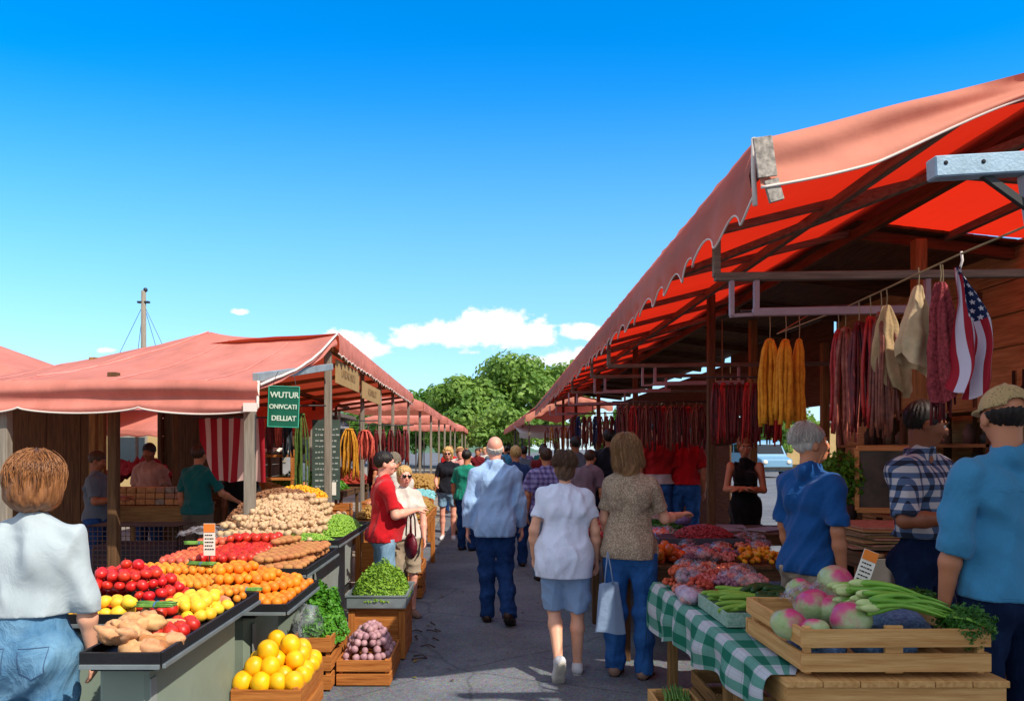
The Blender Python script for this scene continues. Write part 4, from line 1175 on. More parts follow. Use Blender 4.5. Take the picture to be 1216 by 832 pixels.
FR = {
 'orange': (lump('orange', .034, 1, .03, dimple=.04), fm('f_orange', 'd9700c', 'e88a1c', .42)),
 'apple': (lump('apple', .035, 2, .05, dimple=.12), fm('f_apple', 'a8160f', 'd03a26', .3, rnd=.07)),
 'tomato': (lump('tomato', .036, 3, .05, el=(1, 1, .88), dimple=.1), fm('f_tomato', 'b31410', 'd63a2a', .25, rnd=.07)),
 'smallapple': (lump('apple_small', .026, 4, .05, 10, 7, dimple=.1), fm('f_smallapple', 'b8402c', 'd77852', .35)),
 'lemon': (lump('lemon', .033, 5, .04, el=(1.2, .95, .95)), fm('f_lemon', 'e8a818', 'f4cc40', .38)),
 'mandarin': (lump('mandarin', .021, 6, .04, 9, 6), fm('f_mandarin', 'd4791a', 'e6982e', .42)),
 'peach': (lump('peach', .026, 7, .05, 9, 6), fm('f_peach', 'c96a4a', 'dd9470', .5)),
 'potato': (lump('potato', .030, 8, .16, 12, 8, el=(1.25, .9, .8)), fm('f_potato', '9a5f34', 'b98150', .8, scale=30)),
 'ginger': (lump('ginger', .034, 9, .3, 16, 10, el=(1.7, .95, .85), bend=.4), fm('f_ginger', 'b07a4c', 'd2a676', .75, scale=26)),
 'ginger2': (lump('ginger', .036, 12, .28, 16, 10, el=(1.35, 1., .9), bend=.25), None),
 'garlic': (lump('garlic', .031, 10, .12, 9, 6, el=(1, 1, .9), dimple=.1), fm('f_garlic', 'a07c58', 'd2b690', .7, scale=20)),
 'melon': (lump('melon', .066, 11, .03, 22, 14, el=(1.06, 1, 1.12), dimple=.05), fm('f_melon', 'dd9a08', 'efbb14', .3, rnd=.12)),
 'onion': (lump('onion', .026, 13, .08, 10, 7, dimple=-.1), fm('f_onion', '8a5f6c', 'c29a9c', .5)),
}
FR['ginger2'] = (FR['ginger2'][0], FR['ginger'][1])
for k_, (me_, m_) in FR.items(): me_.materials.append(m_)
NAME = {'orange': 'orange', 'apple': 'apple', 'tomato': 'tomato', 'smallapple': 'apple', 'lemon': 'lemon', 'mandarin': 'mandarin', 'peach': 'peach', 'potato': 'potato', 'ginger': 'ginger_root', 'ginger2': 'ginger_root', 'garlic': 'garlic_bulb', 'melon': 'yellow_melon', 'onion': 'onion'}
def one(kind, p, label, group, s=1., cat=None, rot=None):
    o = bpy.data.objects.new(NAME[kind], FR[kind][0]); COL.objects.link(o)
    o.location = p; o.scale = (s, s, s)
    o.rotation_euler = rot or (random.uniform(-.6, .6), random.uniform(-.6, .6), random.uniform(0, 6.28))
    return tag(o, label, cat or NAME[kind].replace('_', ' '), group)
def heap(kinds, x0, x1, y0, y1, z, hf, d, label=None, group=None, s=1., maxn=300, jit=.12, flatrot=False, skip=None):
    """fruit laid in staggered layers under the surface hf(u, v); only the layers that can be seen are laid"""
    out = []; lh = d*.78
    kinds = kinds if isinstance(kinds, (list, tuple)) else [kinds]
    for k in range(14):
        ny = int((y1-y0)/(d*.87)); nx = int((x1-x0)/d)
        for j in range(ny+1):
            for i in range(nx+1):
                x = x0+d*(i+(.5 if (j+k) % 2 else 0))+d*.3*(k % 2); y = y0+d*.87*j+d*.29*(k % 3)
                if x > x1 or y > y1: continue
                if skip and skip(x, y): continue
                u, v = (x-x0)/(x1-x0), (y-y0)/(y1-y0); h_ = hf(u, v)
                if h_ < k*lh-1e-6 or h_ > (k+1.35)*lh+1e-6: continue
                out.append((x, y, z+d*.5+k*lh, k))
    random.shuffle(out)
    if len(out) > maxn: out = out[:maxn]
    for (x, y, zz, k) in out:
        one(random.choice(kinds), (x+random.uniform(-1, 1)*d*jit, y+random.uniform(-1, 1)*d*jit, zz+random.uniform(-.4, .6)*d*jit), label, group, s*random.uniform(.84, 1.1),
            rot=(0, 0, random.uniform(-.4, .4)) if flatrot else None)
    return out
def mound(a, p=1.): return lambda u, v: a*(max(0, 1-abs(2*u-1)**2.2)*max(0, 1-abs(2*v-1)**2.2))**p
def slope(a, b): return lambda u, v: lerp(a, b, v)
def pile_stuff(name, label, cat, c, rx, ry, hh, m, r, n, el=(1, 1, 1), seed=1, parent=None, group=None, core=None, fn=None):
    """countless small pieces (peas, beans, nuts): one object, pieces strewn over a mound"""
    rs = random.Random(seed); me_ = MB()
    prof = fn or (lambda x, y: max(0, 1-(x*x+y*y))**.8)
    for i in range(n):
        while True:
            x, y = rs.uniform(-1, 1), rs.uniform(-1, 1)
            if fn or x*x+y*y < 1: break
        z = prof(x, y)*hh+rs.uniform(-.6, .6)*r
        M = Matrix.Rotation(rs.uniform(0, 6.28), 3, 'Z')@Matrix.Rotation(rs.uniform(-.7, .7), 3, 'X')@Matrix.Rotation(rs.uniform(-.7, .7), 3, 'Y')
        q = r*rs.uniform(.75, 1.25)
        me_.ball((c[0]+x*rx, c[1]+y*ry, c[2]+z), (q*el[0], q*el[1], q*el[2]), 6, 4, rot=M)
    me_.grid(lambda u, v: (c[0]+(2*u-1)*rx, c[1]+(2*v-1)*ry, c[2]+max(0, prof(2*u-1, 2*v-1)*hh-r*.8)), 16, 16)
    me_.uv = None
    o = me_.build(name, m, parent, True)
    return tag(o, label, cat, group, kind='stuff')
def bean_bundle(c, L, n, rad, ang, m, label, name='green_bean_bundle', cat='beans', band=True, group=None, curve=.06):
    b = MB(); rs = random.Random(int(abs(c[0]*1000)))
    ca, sa = math.cos(ang), math.sin(ang)
    for i in range(n):
        r0 = rad*math.sqrt(rs.random()); a = rs.uniform(0, 6.28)
        oy, oz = r0*math.cos(a)*1.5, abs(r0*math.sin(a))
        pts = []
        for k in range(6):
            t = k/5-.5; sp_ = 1+.5*abs(t)
            lx, ly, lz = t*L*rs.uniform(.95, 1.05), oy*sp_+curve*L*(t*t-.1)*rs.uniform(-.5, 1), oz*sp_+.004
            pts.append((c[0]+lx*ca-ly*sa, c[1]+lx*sa+ly*ca, c[2]+lz))
        b.tube(pts, [.003, .0045, .0048, .0048, .0045, .002], 6)
    o = b.build(name, m, None, True); tag(o, label, cat, group)
    if band:
        MB().tube([(c[0]+rad*1.7*math.cos(t)*-sa, c[1]+rad*1.7*math.cos(t)*ca, c[2]+rad*.5+rad*.8*math.sin(t)) for t in [k*6.283/14 for k in range(15)]], .004, 5).build('rubber_band', mat('band_blue', '3c5f8a', .5), o, True)
    return o
beanm = mat('bean_green', '2f5a1e', .45, scale=20, col2='6f9a3e', spec=.4)

# ------------------------------------------------------------------ trays on counters, left
def tray(x0, x1, y0, y1, z, label, h_=.045):
    o = empty('display_tray', ((x0+x1)/2, (y0+y1)/2, z), 0, label, 'tray', 'black display trays on the left counters')
    w, d = x1-x0, y1-y0
    MB().box((0, 0, -.012), (w, d, .024)).build('tray_floor', MATS['tray_black'], o)
    for (a, b_) in (((-w/2, -d/2), (w/2, -d/2)), ((w/2, -d/2), (w/2, d/2)), ((w/2, d/2), (-w/2, d/2)), ((-w/2, d/2), (-w/2, -d/2))):
        MB().bar((a[0], a[1], .012), (b_[0], b_[1], .012), .014, h_).build('rim', MATS['tray_black'], o)
    MB().bar((-w/2, -d/2-.010, -.014), (w/2, -d/2-.010, -.014), .012, .016).build('metal_edge', MATS['tray_metal'], o)
    MB().bar((w/2+.010, -d/2, -.014), (w/2+.010, d/2, -.014), .012, .016).build('metal_edge', MATS['tray_metal'], o)
    return o
def counter(x0, x1, y0, y1, z, label, m='panel_green'):
    o = empty('counter', ((x0+x1)/2, (y0+y1)/2, 0), 0, label, 'counter', 'panelled counters under the left trays')
    w, d = x1-x0, y1-y0
    MB().box((0, 0, z/2+.03), (w, d, z-.07)).build('panel_box', MATS[m], o)
    MB().box((0, 0, z-.02), (w+.05, d+.02, .028)).build('counter_top', MATS['tray_black'], o)
    MB().box((0, 0, .035), (w-.04, d-.04, .07)).build('plinth', MATS['metal_dark'], o)
    MB().box((w/2+.002, -d/2+.04, z/2), (.006, .05, z-.14)).build('edge_strip', MATS['panel_grey'], o)
    return o
counter(-1.42, -1.24, 2.76, 3.72, .826, 'nearest green-grey counter, under the ginger and apple tray')
tray(-1.43, -1.15, 2.66, 3.78, .85, 'nearest black tray, holding ginger, apples and lemons')
tray(-2.40, -1.45, 3.27, 3.90, .85, 'black tray of tomatoes just behind the woman at the left edge')
counter(-2.35, -1.53, 3.35, 3.85, .826, 'green-grey counter under the tomato tray')
counter(-2.3, -1.27, 4.06, 4.62, .726, 'low green-grey counter under the orange tray, behind the melon crate')
tray(-2.25, -1.06, 3.97, 4.70, .75, 'black tray of oranges, second from the front')
counter(-2.3, -1.42, 4.95, 5.75, .776, 'green-grey counter under the tray of small apples and potatoes')
tray(-2.2, -1.16, 4.83, 5.82, .80, 'black tray of small red apples and brown potatoes, third from the front')
counter(-2.2, -1.38, 6.0, 7.35, .826, 'pale grey counter under the tray of garlic and peas', 'panel_grey')
tray(-2.25, -1.17, 5.90, 7.45, .85, 'farthest black tray, heaped with pale garlic and peas')

Z1 = .853
heap(['ginger', 'ginger2'], -1.40, -1.28, 2.71, 3.0, Z1, lambda u, v: .085*(1-.3*u), .056, 'knobbly tan ginger root piled at the front of the nearest tray', 'ginger roots in the nearest tray', jit=.3)
heap(['potato', 'ginger2'], -1.27, -1.18, 2.71, 2.88, Z1, lambda u, v: .03, .054, 'pale brown ginger knob at the front right corner of the nearest tray', 'ginger knobs at the tray corner', jit=.2)
bean_bundle((-1.33, 3.04, .965), .15, 26, .016, -.05, beanm, 'bundle of green beans lying between the ginger and the apples')
heap('ginger', -1.40, -1.30, 3.0, 3.06, Z1, lambda u, v: .06, .06, 'tan ginger root under the near bean bundle', 'ginger under the bean bundle', jit=.2)
heap('apple', -1.29, -1.18, 2.93, 3.17, Z1, lambda u, v: .045*(1-u*.5), .058, s=.84, label='glossy red apple at the aisle corner of the nearest tray', group='red apples at the tray corner')
heap('apple', -1.40, -1.31, 3.10, 3.24, Z1, lambda u, v: .07, .058, s=.84, label='dark red apple in the row between the lemons', group='dark red apples between the lemons')
heap('lemon', -2.0, -1.56, 3.31, 3.40, Z1, lambda u, v: .055, .055, 'bright yellow lemon at the front of the tomato tray', 'lemons before the tomatoes', s=.86)
heap('lemon', -1.40, -1.19, 3.24, 3.50, Z1, lambda u, v: .07*(1-.5*u), .056, 'bright yellow lemon near the aisle edge of the nearest tray', 'lemons along the aisle edge', s=.86)
heap('tomato', -1.95, -1.48, 3.44, 3.84, Z1, mound(.17, .8), .053, 'shiny red tomato in the pyramid behind the woman at the left edge', 'tomatoes in the pyramid', s=.76)
heap('peach', -1.40, -1.20, 3.51, 3.60, Z1, lambda u, v: .03, .05, 'small pinkish peach in the strip behind the lemons', 'peaches behind the lemons')
heap('mandarin', -1.40, -1.20, 3.62, 3.75, Z1, lambda u, v: .07*(1-.4*u), .042, 'tiny orange mandarin at the back of the nearest tray', 'mandarins at the back of the nearest tray')
Z2 = .753
heap('orange', -1.52, -1.10, 4.02, 4.66, Z2, lambda u, v: (.16*max(0, 1-abs(2*v-1.15)**2)*(1-.75*u**1.5)), .056, 'round bright orange heaped in the second tray', 'oranges in the second tray', s=.84)
heap('mandarin', -2.15, -1.53, 4.02, 4.66, Z2, lambda u, v: .05+.09*v, .045, 'little orange mandarin on the inner side of the second tray', 'mandarins in the second tray', s=1.08)
bean_bundle((-1.28, 4.01, .845), .16, 22, .014, .05, beanm, 'green bean bundle lying on the front edge of the orange tray')
bean_bundle((-1.70, 4.50, .905), .17, 24, .015, -.2, beanm, 'green bean bundle below the white price card')
Z3 = .803
heap('smallapple', -2.14, -1.92, 4.88, 5.75, Z3, lambda u, v: .05+.04*v, .052, 'small salmon apple at the inner end of the third tray', 'salmon apples in the third tray')
heap('apple', -1.90, -1.56, 4.88, 5.72, Z3, lambda u, v: .06+.05*v, .064, 'red apple in the middle of the third tray', 'red apples in the third tray', s=.95)
heap('potato', -1.53, -1.21, 4.88, 5.74, Z3, lambda u, v: (.06+.06*v)*(1-.5*u), .060, 'brown potato in neat rows on the third tray', 'potatoes in the third tray', s=.98, jit=.05, flatrot=True)
bean_bundle((-2.02, 5.3, .93), .2, 24, .015, .2, beanm, 'green bean bundle lying on the salmon apples')
Z4 = .853
heap('garlic', -2.16, -1.36, 5.95, 7.25, Z4, lambda u, v: .36*max(0, 1-((u-.40)/.70)**2)*max(0, min(1, .15+1.5*v-.8*v*v)), .058, 'pale garlic bulb in the big heap on the farthest tray', 'garlic bulbs in the heap', s=.9, maxn=300)
for o_ in ():
    pass
# dull core under the garlic so that no gap shows through
pile_stuff('garlic_cloves', 'loose pale garlic cloves filling the big heap of bulbs', 'garlic', (-1.80, 6.66, .86), .42, .62, .28, FR['garlic'][1], .016, 1500, seed=4)
peam = mat('pea', '3f6d16', .45, scale=40, col2='8fb53a', rnd=0)
pile_stuff('green_peas', 'bright green peas strewn beside the garlic heap', 'peas', (-1.36, 6.85, .86), .19, .5, .13, peam, .0105, 1600, seed=5)
pile_stuff('green_peas', 'low patch of peas at the front of the garlic tray', 'peas', (-1.45, 6.07, .86), .2, .13, .05, peam, .0105, 700, seed=6)
pile_stuff('peanuts', 'brown peanuts heaped in the shade behind the garlic', 'peanuts', (-2.15, 7.9, .85), .55, .45, .32, mat('peanut', '6b4630', .8, scale=30, col2='94694a'), .017, 1500, (1.5, .8, .8), seed=7)
pile_stuff('marigolds', 'orange-yellow flower heads on top of the shaded peanut heap', 'flowers', (-2.1, 8.45, 1.05), .3, .15, .12, mat('marigold', 'c98a10', .7, scale=50, col2='e6b022'), .02, 260, seed=8)
counter(-2.75, -1.55, 7.5, 8.7, .82, 'dark counter behind the garlic, carrying peanuts', 'panel_grey')

def film(name, m=None): pass
plastic = bpy.data.materials.new('plastic_film'); t = NT(plastic)
p1 = t.n('ShaderNodeBsdfGlossy', inp={'Roughness': .15}); p1.inputs[0].default_value = (.9, .93, 1, 1)
p2 = t.n('ShaderNodeBsdfTransparent'); p3 = t.n('ShaderNodeBsdfDiffuse'); p3.inputs[0].default_value = (.6, .64, .72, 1)
lw = t.n('ShaderNodeLayerWeight', inp={'Blend': .35}); nn = t.n('ShaderNodeTexNoise', inp={'Scale': 14, 'Detail': 5})
tcc = t.n('ShaderNodeTexCoord'); t.l(tcc.outputs['Object'], nn.inputs['Vector'])
cr = t.n('ShaderNodeValToRGB'); cr.color_ramp.elements[0].position = .45; cr.color_ramp.elements[1].position = .62
t.l(nn.outputs['Fac'], cr.inputs[0])
f1 = t.math('MULTIPLY_ADD', cr.outputs[0], .20, .03)
m1 = t.n('ShaderNodeMixShader'); t.l(f1, m1.inputs[0]); t.l(p2.outputs[0], m1.inputs[1]); t.l(p3.outputs[0], m1.inputs[2])
m2 = t.n('ShaderNodeMixShader'); t.l(t.math('MULTIPLY', lw.outputs['Facing'], .28), m2.inputs[0]); t.l(m1.outputs[0], m2.inputs[1]); t.l(p1.outputs[0], m2.inputs[2])
bp = t.n('ShaderNodeBump', inp={'Strength': .9, 'Distance': .02}); t.l(nn.outputs['Fac'], bp.inputs['Height']); t.l(bp.outputs[0], p1.inputs['Normal'])
o_ = t.n('ShaderNodeOutputMaterial'); t.l(m2.outputs[0], o_.inputs[0]); MATS['plastic_film'] = plastic
def crumple(c, rx, ry, h_, label, m='plastic_film', seed=0, name='plastic_sheet', cat='plastic sheet', sub=28):
    def f(u, v):
        x, y = (2*u-1), (2*v-1); e = 1+.14*nz(x*2, y*2, seed)
        return (c[0]+x*rx*e, c[1]+y*ry*e, c[2]+h_*(max(0, 1-(x*x+y*y)*.5))+.5*h_*abs(nz(x*3.2, y*3.2, seed+2))+.25*h_*abs(nz(x*8, y*8, seed)))
    return tag(MB().grid(f, sub, sub).build(name, MATS[m], None, True), label, cat)
crumple((-2.0, 6.02, .88), .22, .13, .05, 'crumpled clear plastic at the foot of the garlic heap by the post', seed=1)
crumple((-2.35, 6.3, .87), .18, .2, .07, 'clear plastic bag beside the grey post behind the apples', seed=4)
mat('net_blue', '2c4f78', .6, scale=60, col2='6f93b8', bump=.7, bscale=120); mat('bread', 'b98d5c', .8, col2='d9bd92', scale=10)
crumple((-2.15, 3.78, .87), .14, .09, .05, 'blue netted pad at the inner back of the tomato tray', m='net_blue', seed=6, name='net_pad', cat='pad')
for i in range(5):
    tag(MB().ball((-2.28+.06*i, 3.5+.06*(i % 3), .88), (.07, .03, .025), 12, 8, fn=lambda d: 1+.1*noise.noise(d*3)).build('flatbread', MATS['bread'], None, True, rot=None), 'pale flat loaf at the inner end of the tomato tray', 'bread', 'flat loaves in the tomato tray')

# price card with orange header
def card(c, w, h_, yaw, tilt, label, name='price_card', lines=5, stake=True, roll=0):
    o = empty(name, c, yaw, label, 'price card')
    o.rotation_euler = (tilt, roll, yaw)
    MB().box((0, 0, h_/2), (w, .004, h_)).build('card', MATS['paper'], o)
    MB().box((0, -.0035, h_*.86), (w*.98, .002, h_*.26)).build('header', MATS['paper_orange'], o)
    rs = random.Random(3); b = MB()
    for i in range(lines):
        z = h_*(.64-.11*i); x = -w*.38
        while x < w*.3:
            l_ = rs.uniform(.06, .2)*w; b.box((x+l_/2, -.0035, z), (l_, .0015, h_*.035)); x += l_+w*.05
    b.build('writing', MATS['ink'], o)
    if stake: MB().tube([(0, .004, h_*.5), (0, .004, -.22)], .004, 6).build('stake', MATS['metal_dark'], o)
    return o
card((-1.745, 4.74, .93), .072, .20, 0, 0, 'white price card with an orange header standing before the third tray')

# ------------------------------------------------------------------ crates on the ground, left
def crate(x0, x1, y0, y1, z0, z1, label, wx='w_orange', wy='w_orange_y', wz='w_orange_z', rows=3, group='wooden crates on the ground', name='wooden_crate', th=.014, gap=.25, mid=False):
    o = empty(name, ((x0+x1)/2, (y0+y1)/2, z0), 0, label, 'crate', group)
    w, d, h_ = x1-x0, y1-y0, z1-z0
    for nm, sg in (('front_slats', -1), ('back_slats', 1)):
        b = MB()
        for r_ in range(rows):
            sh_ = h_/rows; b.box((random.uniform(-.003, .003), sg*(d/2-th/2), sh_*(r_+.5)), (w, th, sh_*(1-gap*(1 if rows < 3 or r_ != 1 else 1))), Matrix.Rotation(random.uniform(-.006, .006), 3, 'Y'))
        b.build(nm, MATS[wx], o)
    for nm, sg in (('side_slats', -1), ('side_slats', 1)):
        b = MB()
        for r_ in range(rows):
            sh_ = h_/rows; b.box((sg*(w/2-th/2), 0, sh_*(r_+.5)), (th, d-2.2*th, sh_*(1-gap)), Matrix.Rotation(random.uniform(-.006, .006), 3, 'X'))
        b.build(nm, MATS[wy], o)
    for sx in (-1, 1):
        for sy in (-1, 1):
            MB().box((sx*(w/2-th*1.9), sy*(d/2-th*1.9), h_/2-.002), (th*1.7, th*1.7, h_-.006)).build('corner_post', MATS[wz], o)
    if mid:
        for sx in (0,): MB().box((0, -(d/2-th*1.6), h_/2), (.07, th, h_*.98)).build('batten', MATS[wz], o)
    MB().box((0, 0, h_*.45), (w-th*3, d-th*3, .012)).build('bottom_board', MATS[wy], o)
    return o
crate(-1.235, -.90, 3.62, 4.14, 0, .46, 'nearest wooden crate on the ground, heaped with yellow melons', rows=4)
for k in range(3):
    for i in range(4-k):
        for j_ in range(5-k):
            if (k == 2 and (i+j_) % 2) or (k == 1 and i == 2 and j_ == 0): continue
            x, y = -1.195+.086*(i+k*.5), 3.68+.098*(j_+k*.5)
            one('melon', (x+random.uniform(-.012, .012), y+random.uniform(-.012, .012), .462+.02*(y-3.6)+.064*k), ('yellow melon in the bottom layer of its crate', 'yellow melon in the middle layer of the heap', 'yellow melon in the top layer of the crate heap')[k], ('melons in the bottom layer', 'melons in the middle layer', 'melons in the top layer')[k], random.uniform(.66, .78))
tag(MB().box((-1.067, 3.88, .33), (.30, .48, .18)).build('packing_board', MATS['w_orange']), 'wooden packing board inside the melon crate under the fruit', 'board')
crate(-1.30, -1.035, 4.98, 5.55, 0, .37, 'wooden crate with curly lettuce and a plastic bag, between the melons and the onions', rows=3)
crate(-1.02, -.66, 5.09, 5.66, 0, .185, 'low wooden crate of purple onions standing on the asphalt', rows=2, gap=.2)
heap('onion', -.995, -.68, 5.13, 5.62, .115, mound(.22, .7), .051, 'dusty purple onion heaped in the low crate', 'onions in the low crate', s=1.02)
tag(MB().box((-.84, 5.375, .11), (.31, .52, .03)).build('packing_board', MATS['w_orange']), 'wooden board in the low onion crate under the onions', 'board')
# box with a tray of green leaves
bx = empty('wooden_box', (-.845, 6.02, 0), 0, 'tall wooden box under the zinc tray of green sprouts', 'box')
for sg in (-1, 1):
    MB().box((0, sg*.265, .19), (.42, .018, .37)).build('side', MATS['w_orange'], bx); MB().box((sg*.204, 0, .19), (.018, .51, .37)).build('side', MATS['w_orange_y'], bx)
for sx in (-1, 1): MB().box((sx*.19, -.283, .19), (.05, .018, .36)).build('batten', MATS['w_orange_z'], bx)
MB().box((0, 0, .385), (.44, .57, .016)).build('lid', MATS['w_orange'], bx)
zt = empty('zinc_tray', (-.845, 6.0, .394), 0, 'grey zinc tray heaped with green sprouts on the wooden box', 'tray')
MB().box((0, 0, .006), (.44, .60, .012)).build('tray_floor', MATS['tray_metal'], zt)
for (a, b_) in (((-.22, -.3), (.22, -.3)), ((.22, -.3), (.22, .3)), ((.22, .3), (-.22, .3)), ((-.22, .3), (-.22, -.3))):
    MB().bar((a[0], a[1], .05), (b_[0], b_[1], .05), .010, .088).bar((a[0]*1.03, a[1]*1.02, .095), (b_[0]*1.03, b_[1]*1.02, .095), .018, .010).build('rim', MATS['tray_metal'], zt)
def leafy(name, label, c, rx, ry, hh, m, n, ls, seed, cat='greens', kind=None, group=None, fn=None):
    rs = random.Random(seed); V_, F_ = [], []
    for i in range(n):
        x, y = rs.uniform(-1, 1), rs.uniform(-1, 1)
        if x*x+y*y > 1.15: continue
        pr = max(0, 1-(x*x+y*y))**.7*(1+.35*noise.noise(Vector((x*3, y*3, seed))))
        z = hh*pr*rs.uniform(.6, 1.06)
        p = Vector((c[0]+x*rx, c[1]+y*ry, c[2]+z))
        nrm = Vector((x*.7+rs.gauss(0, .5), y*.7+rs.gauss(0, .5), .8+rs.gauss(0, .4))).normalized()
        t1 = Matrix.Rotation(rs.uniform(0, 6.28), 3, nrm)@nrm.orthogonal().normalized(); t2 = nrm.cross(t1)
        s_ = ls*rs.uniform(.6, 1.3); b = len(V_)
        V_ += [p-t1*s_, p-t1*s_*.2+t2*s_*.62+nrm*s_*.25, p+t1*s_-nrm*s_*.1, p-t1*s_*.2-t2*s_*.62+nrm*s_*.25, p+nrm*s_*.05]
        F_ += [[b, b+4, b+1], [b+1, b+4, b+2], [b+2, b+4, b+3], [b+3, b+4, b]]
    me = bpy.data.meshes.new(name); me.from_pydata([tuple(v) for v in V_], [], F_); me.update()
    return tag(link(name, me, m), label, cat, group, kind)
sprm = mat('sprout', '4f7a1a', .5, scale=30, col2='93b83c', trans=.25, transcol='8db030')
letm = mat('lettuce', '2a6a12', .5, scale=20, col2='5f9e2c', trans=.25, transcol='6aa028')
leafy('green_sprouts', 'yellow-green sprouts heaped high in the zinc tray', (-.845, 6.0, .45), .225, .31, .235, sprm, 7500, .0125, 3, 'sprouts', 'stuff')
leafy('curly_lettuce', 'curly dark green lettuce filling the crate below the orange tray', (-1.155, 5.30, .30), .16, .26, .32, letm, 4200, .02, 9, 'lettuce')
bag_ = MB().ball((-1.20, 5.04, .43), (.10, .09, .13), 18, 14, fn=lambda d: 1+.25*noise.noise(d*2.5)+.08*noise.noise(d*8)).build('plastic_bag', plastic, None, True)
tag(bag_, 'clear plastic bag bulging beside the lettuce in its crate', 'bag')
for i, (x, y) in enumerate(((-.55, 5.9), (-.60, 6.15), (-.48, 6.35), (-.58, 6.6))):
    pass
scr = mat('scrap_leaf', '4a3026', .9)
for i in range(9):
    a = random.uniform(0, 6.28); x, y = -.53+random.uniform(-.08, .12), 6.6+random.uniform(-.9, .4)
    tag(MB().tube([(x, y, .006), (x+.06*math.cos(a), y+.06*math.sin(a), .018), (x+.12*math.cos(a+.4), y+.12*math.sin(a+.4), .006)], .005, 5).build('twig', scr, None, True), 'dry brown twig on the asphalt beside the sprout box', 'twig', 'twigs on the asphalt')

# nut table and things further down
def plank_table(x0, x1, y0, y1, z, label, wx='w_orange', wy='w_orange_y', wz='w_orange_z', skirt=0, group='wooden stall tables'):
    o = empty('stall_table', ((x0+x1)/2, (y0+y1)/2, 0), 0, label, 'table', group)
    w, d = x1-x0, y1-y0; b = MB(); n = max(2, int(w/.14))
    for i in range(n): b.box((-w/2+w*(i+.5)/n, 0, z-.013), (w/n-.004, d, .026))
    b.build('table_top', MATS[wy], o)
    MB().box((0, -d/2+.02, z-.07), (w-.02, .022, .085)).build('apron', MATS[wx], o)
    MB().box((-w/2+.02, 0, z-.07), (.022, d-.06, .085)).build('apron', MATS[wy], o); MB().box((w/2-.02, 0, z-.07), (.022, d-.06, .085)).build('apron', MATS[wy], o)
    for sx in (-1, 1):
        for sy in (-1, 1): MB().bar((sx*(w/2-.06), sy*(d/2-.07), 0), (sx*(w/2-.06), sy*(d/2-.07), z-.026), .06, .06, up=(0, 1, 0)).build('leg', MATS[wz], o)
    if skirt: MB().box((0, -d/2+.055, z*.42), (w-.2, .02, z*.5)).build('panel', MATS[wx], o)
    return o
plank_table(-1.55, -.72, 8.6, 10.7, .78, 'wooden table carrying the heap of nuts beside the woman in navy', skirt=1)
nutm = mat('nuts', '7d5a24', .7, scale=60, col2='b08a48')
pile_stuff('mixed_nuts', 'tan and green nuts heaped on the wooden table', 'nuts', (-1.12, 9.5, .80), .38, .88, .17, nutm, .017, 2600, (1.2, .85, .85), seed=9, fn=lambda x, y: (max(0, 1-x**4)*max(0, 1-y**4))**.6)
pile_stuff('green_olives', 'streak of green olives across the nut heap', 'olives', (-1.15, 9.9, .93), .3, .25, .06, peam, .014, 500, seed=12)
mat('teal_net', '2c7f88', .7, col2='8fc4c4', scale=40); mat('mag', '9c1440', .6)
crumple((-.98, 10.95, .86), .22, .25, .12, 'teal and white netting bunched at the far end of the nut table', m='teal_net', seed=9, name='netting', cat='netting')
crate(-.86, -.70, 8.05, 8.5, 0, .38, 'small wooden crate standing under the front of the nut table', rows=3)
plank_table(-1.9, -.95, 11.3, 13.0, .80, 'wooden table behind the nut table on the left of the aisle')
crumple((-1.4, 11.8, .82), .32, .35, .16, 'magenta and white cloth heap on the table past the nuts', m='mag', seed=11, name='cloth_heap', cat='cloth')
plank_table(-2.0, -1.0, 14.2, 17.5, .80, 'wooden table far down the left side')
pile_stuff('dried_fruit', 'brown dried fruit on the far left table', 'dried fruit', (-1.5, 15.8, .82), .45, 1.5, .2, nutm, .035, 900, seed=19, fn=lambda x, y: (max(0, 1-x**4)*max(0, 1-y**4))**.6)

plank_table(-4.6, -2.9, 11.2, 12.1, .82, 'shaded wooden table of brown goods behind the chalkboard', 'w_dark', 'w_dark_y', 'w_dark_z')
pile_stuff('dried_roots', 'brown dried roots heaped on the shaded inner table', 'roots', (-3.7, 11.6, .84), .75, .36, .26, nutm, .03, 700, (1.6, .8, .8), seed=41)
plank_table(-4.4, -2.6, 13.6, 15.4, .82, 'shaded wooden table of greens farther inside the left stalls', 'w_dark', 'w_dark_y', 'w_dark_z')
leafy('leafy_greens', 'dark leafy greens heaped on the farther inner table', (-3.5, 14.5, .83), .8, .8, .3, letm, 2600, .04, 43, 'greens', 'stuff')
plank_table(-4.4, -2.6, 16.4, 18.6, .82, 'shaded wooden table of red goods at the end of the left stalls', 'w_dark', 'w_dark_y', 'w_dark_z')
pile_stuff('red_dried_peppers', 'dull red dried peppers heaped on the last inner table', 'peppers', (-3.5, 17.5, .83), .8, 1.0, .3, mat('dry_red', '6a1c14', .6, scale=20, col2='a03a24'), .035, 800, (1.6, .8, .8), seed=44)
for i, (x, y, z) in enumerate(((-2.55, 12.3, 0), (-2.5, 12.75, 0), (-2.55, 12.5, .36))):
    crate(x-.28, x+.28, y-.2, y+.2, z, z+.34, ('wooden crate on the ground behind the table past the nuts', 'wooden crate just beyond the first one inside the left stalls', 'topmost crate of the three inside the left stalls')[i], rows=3)
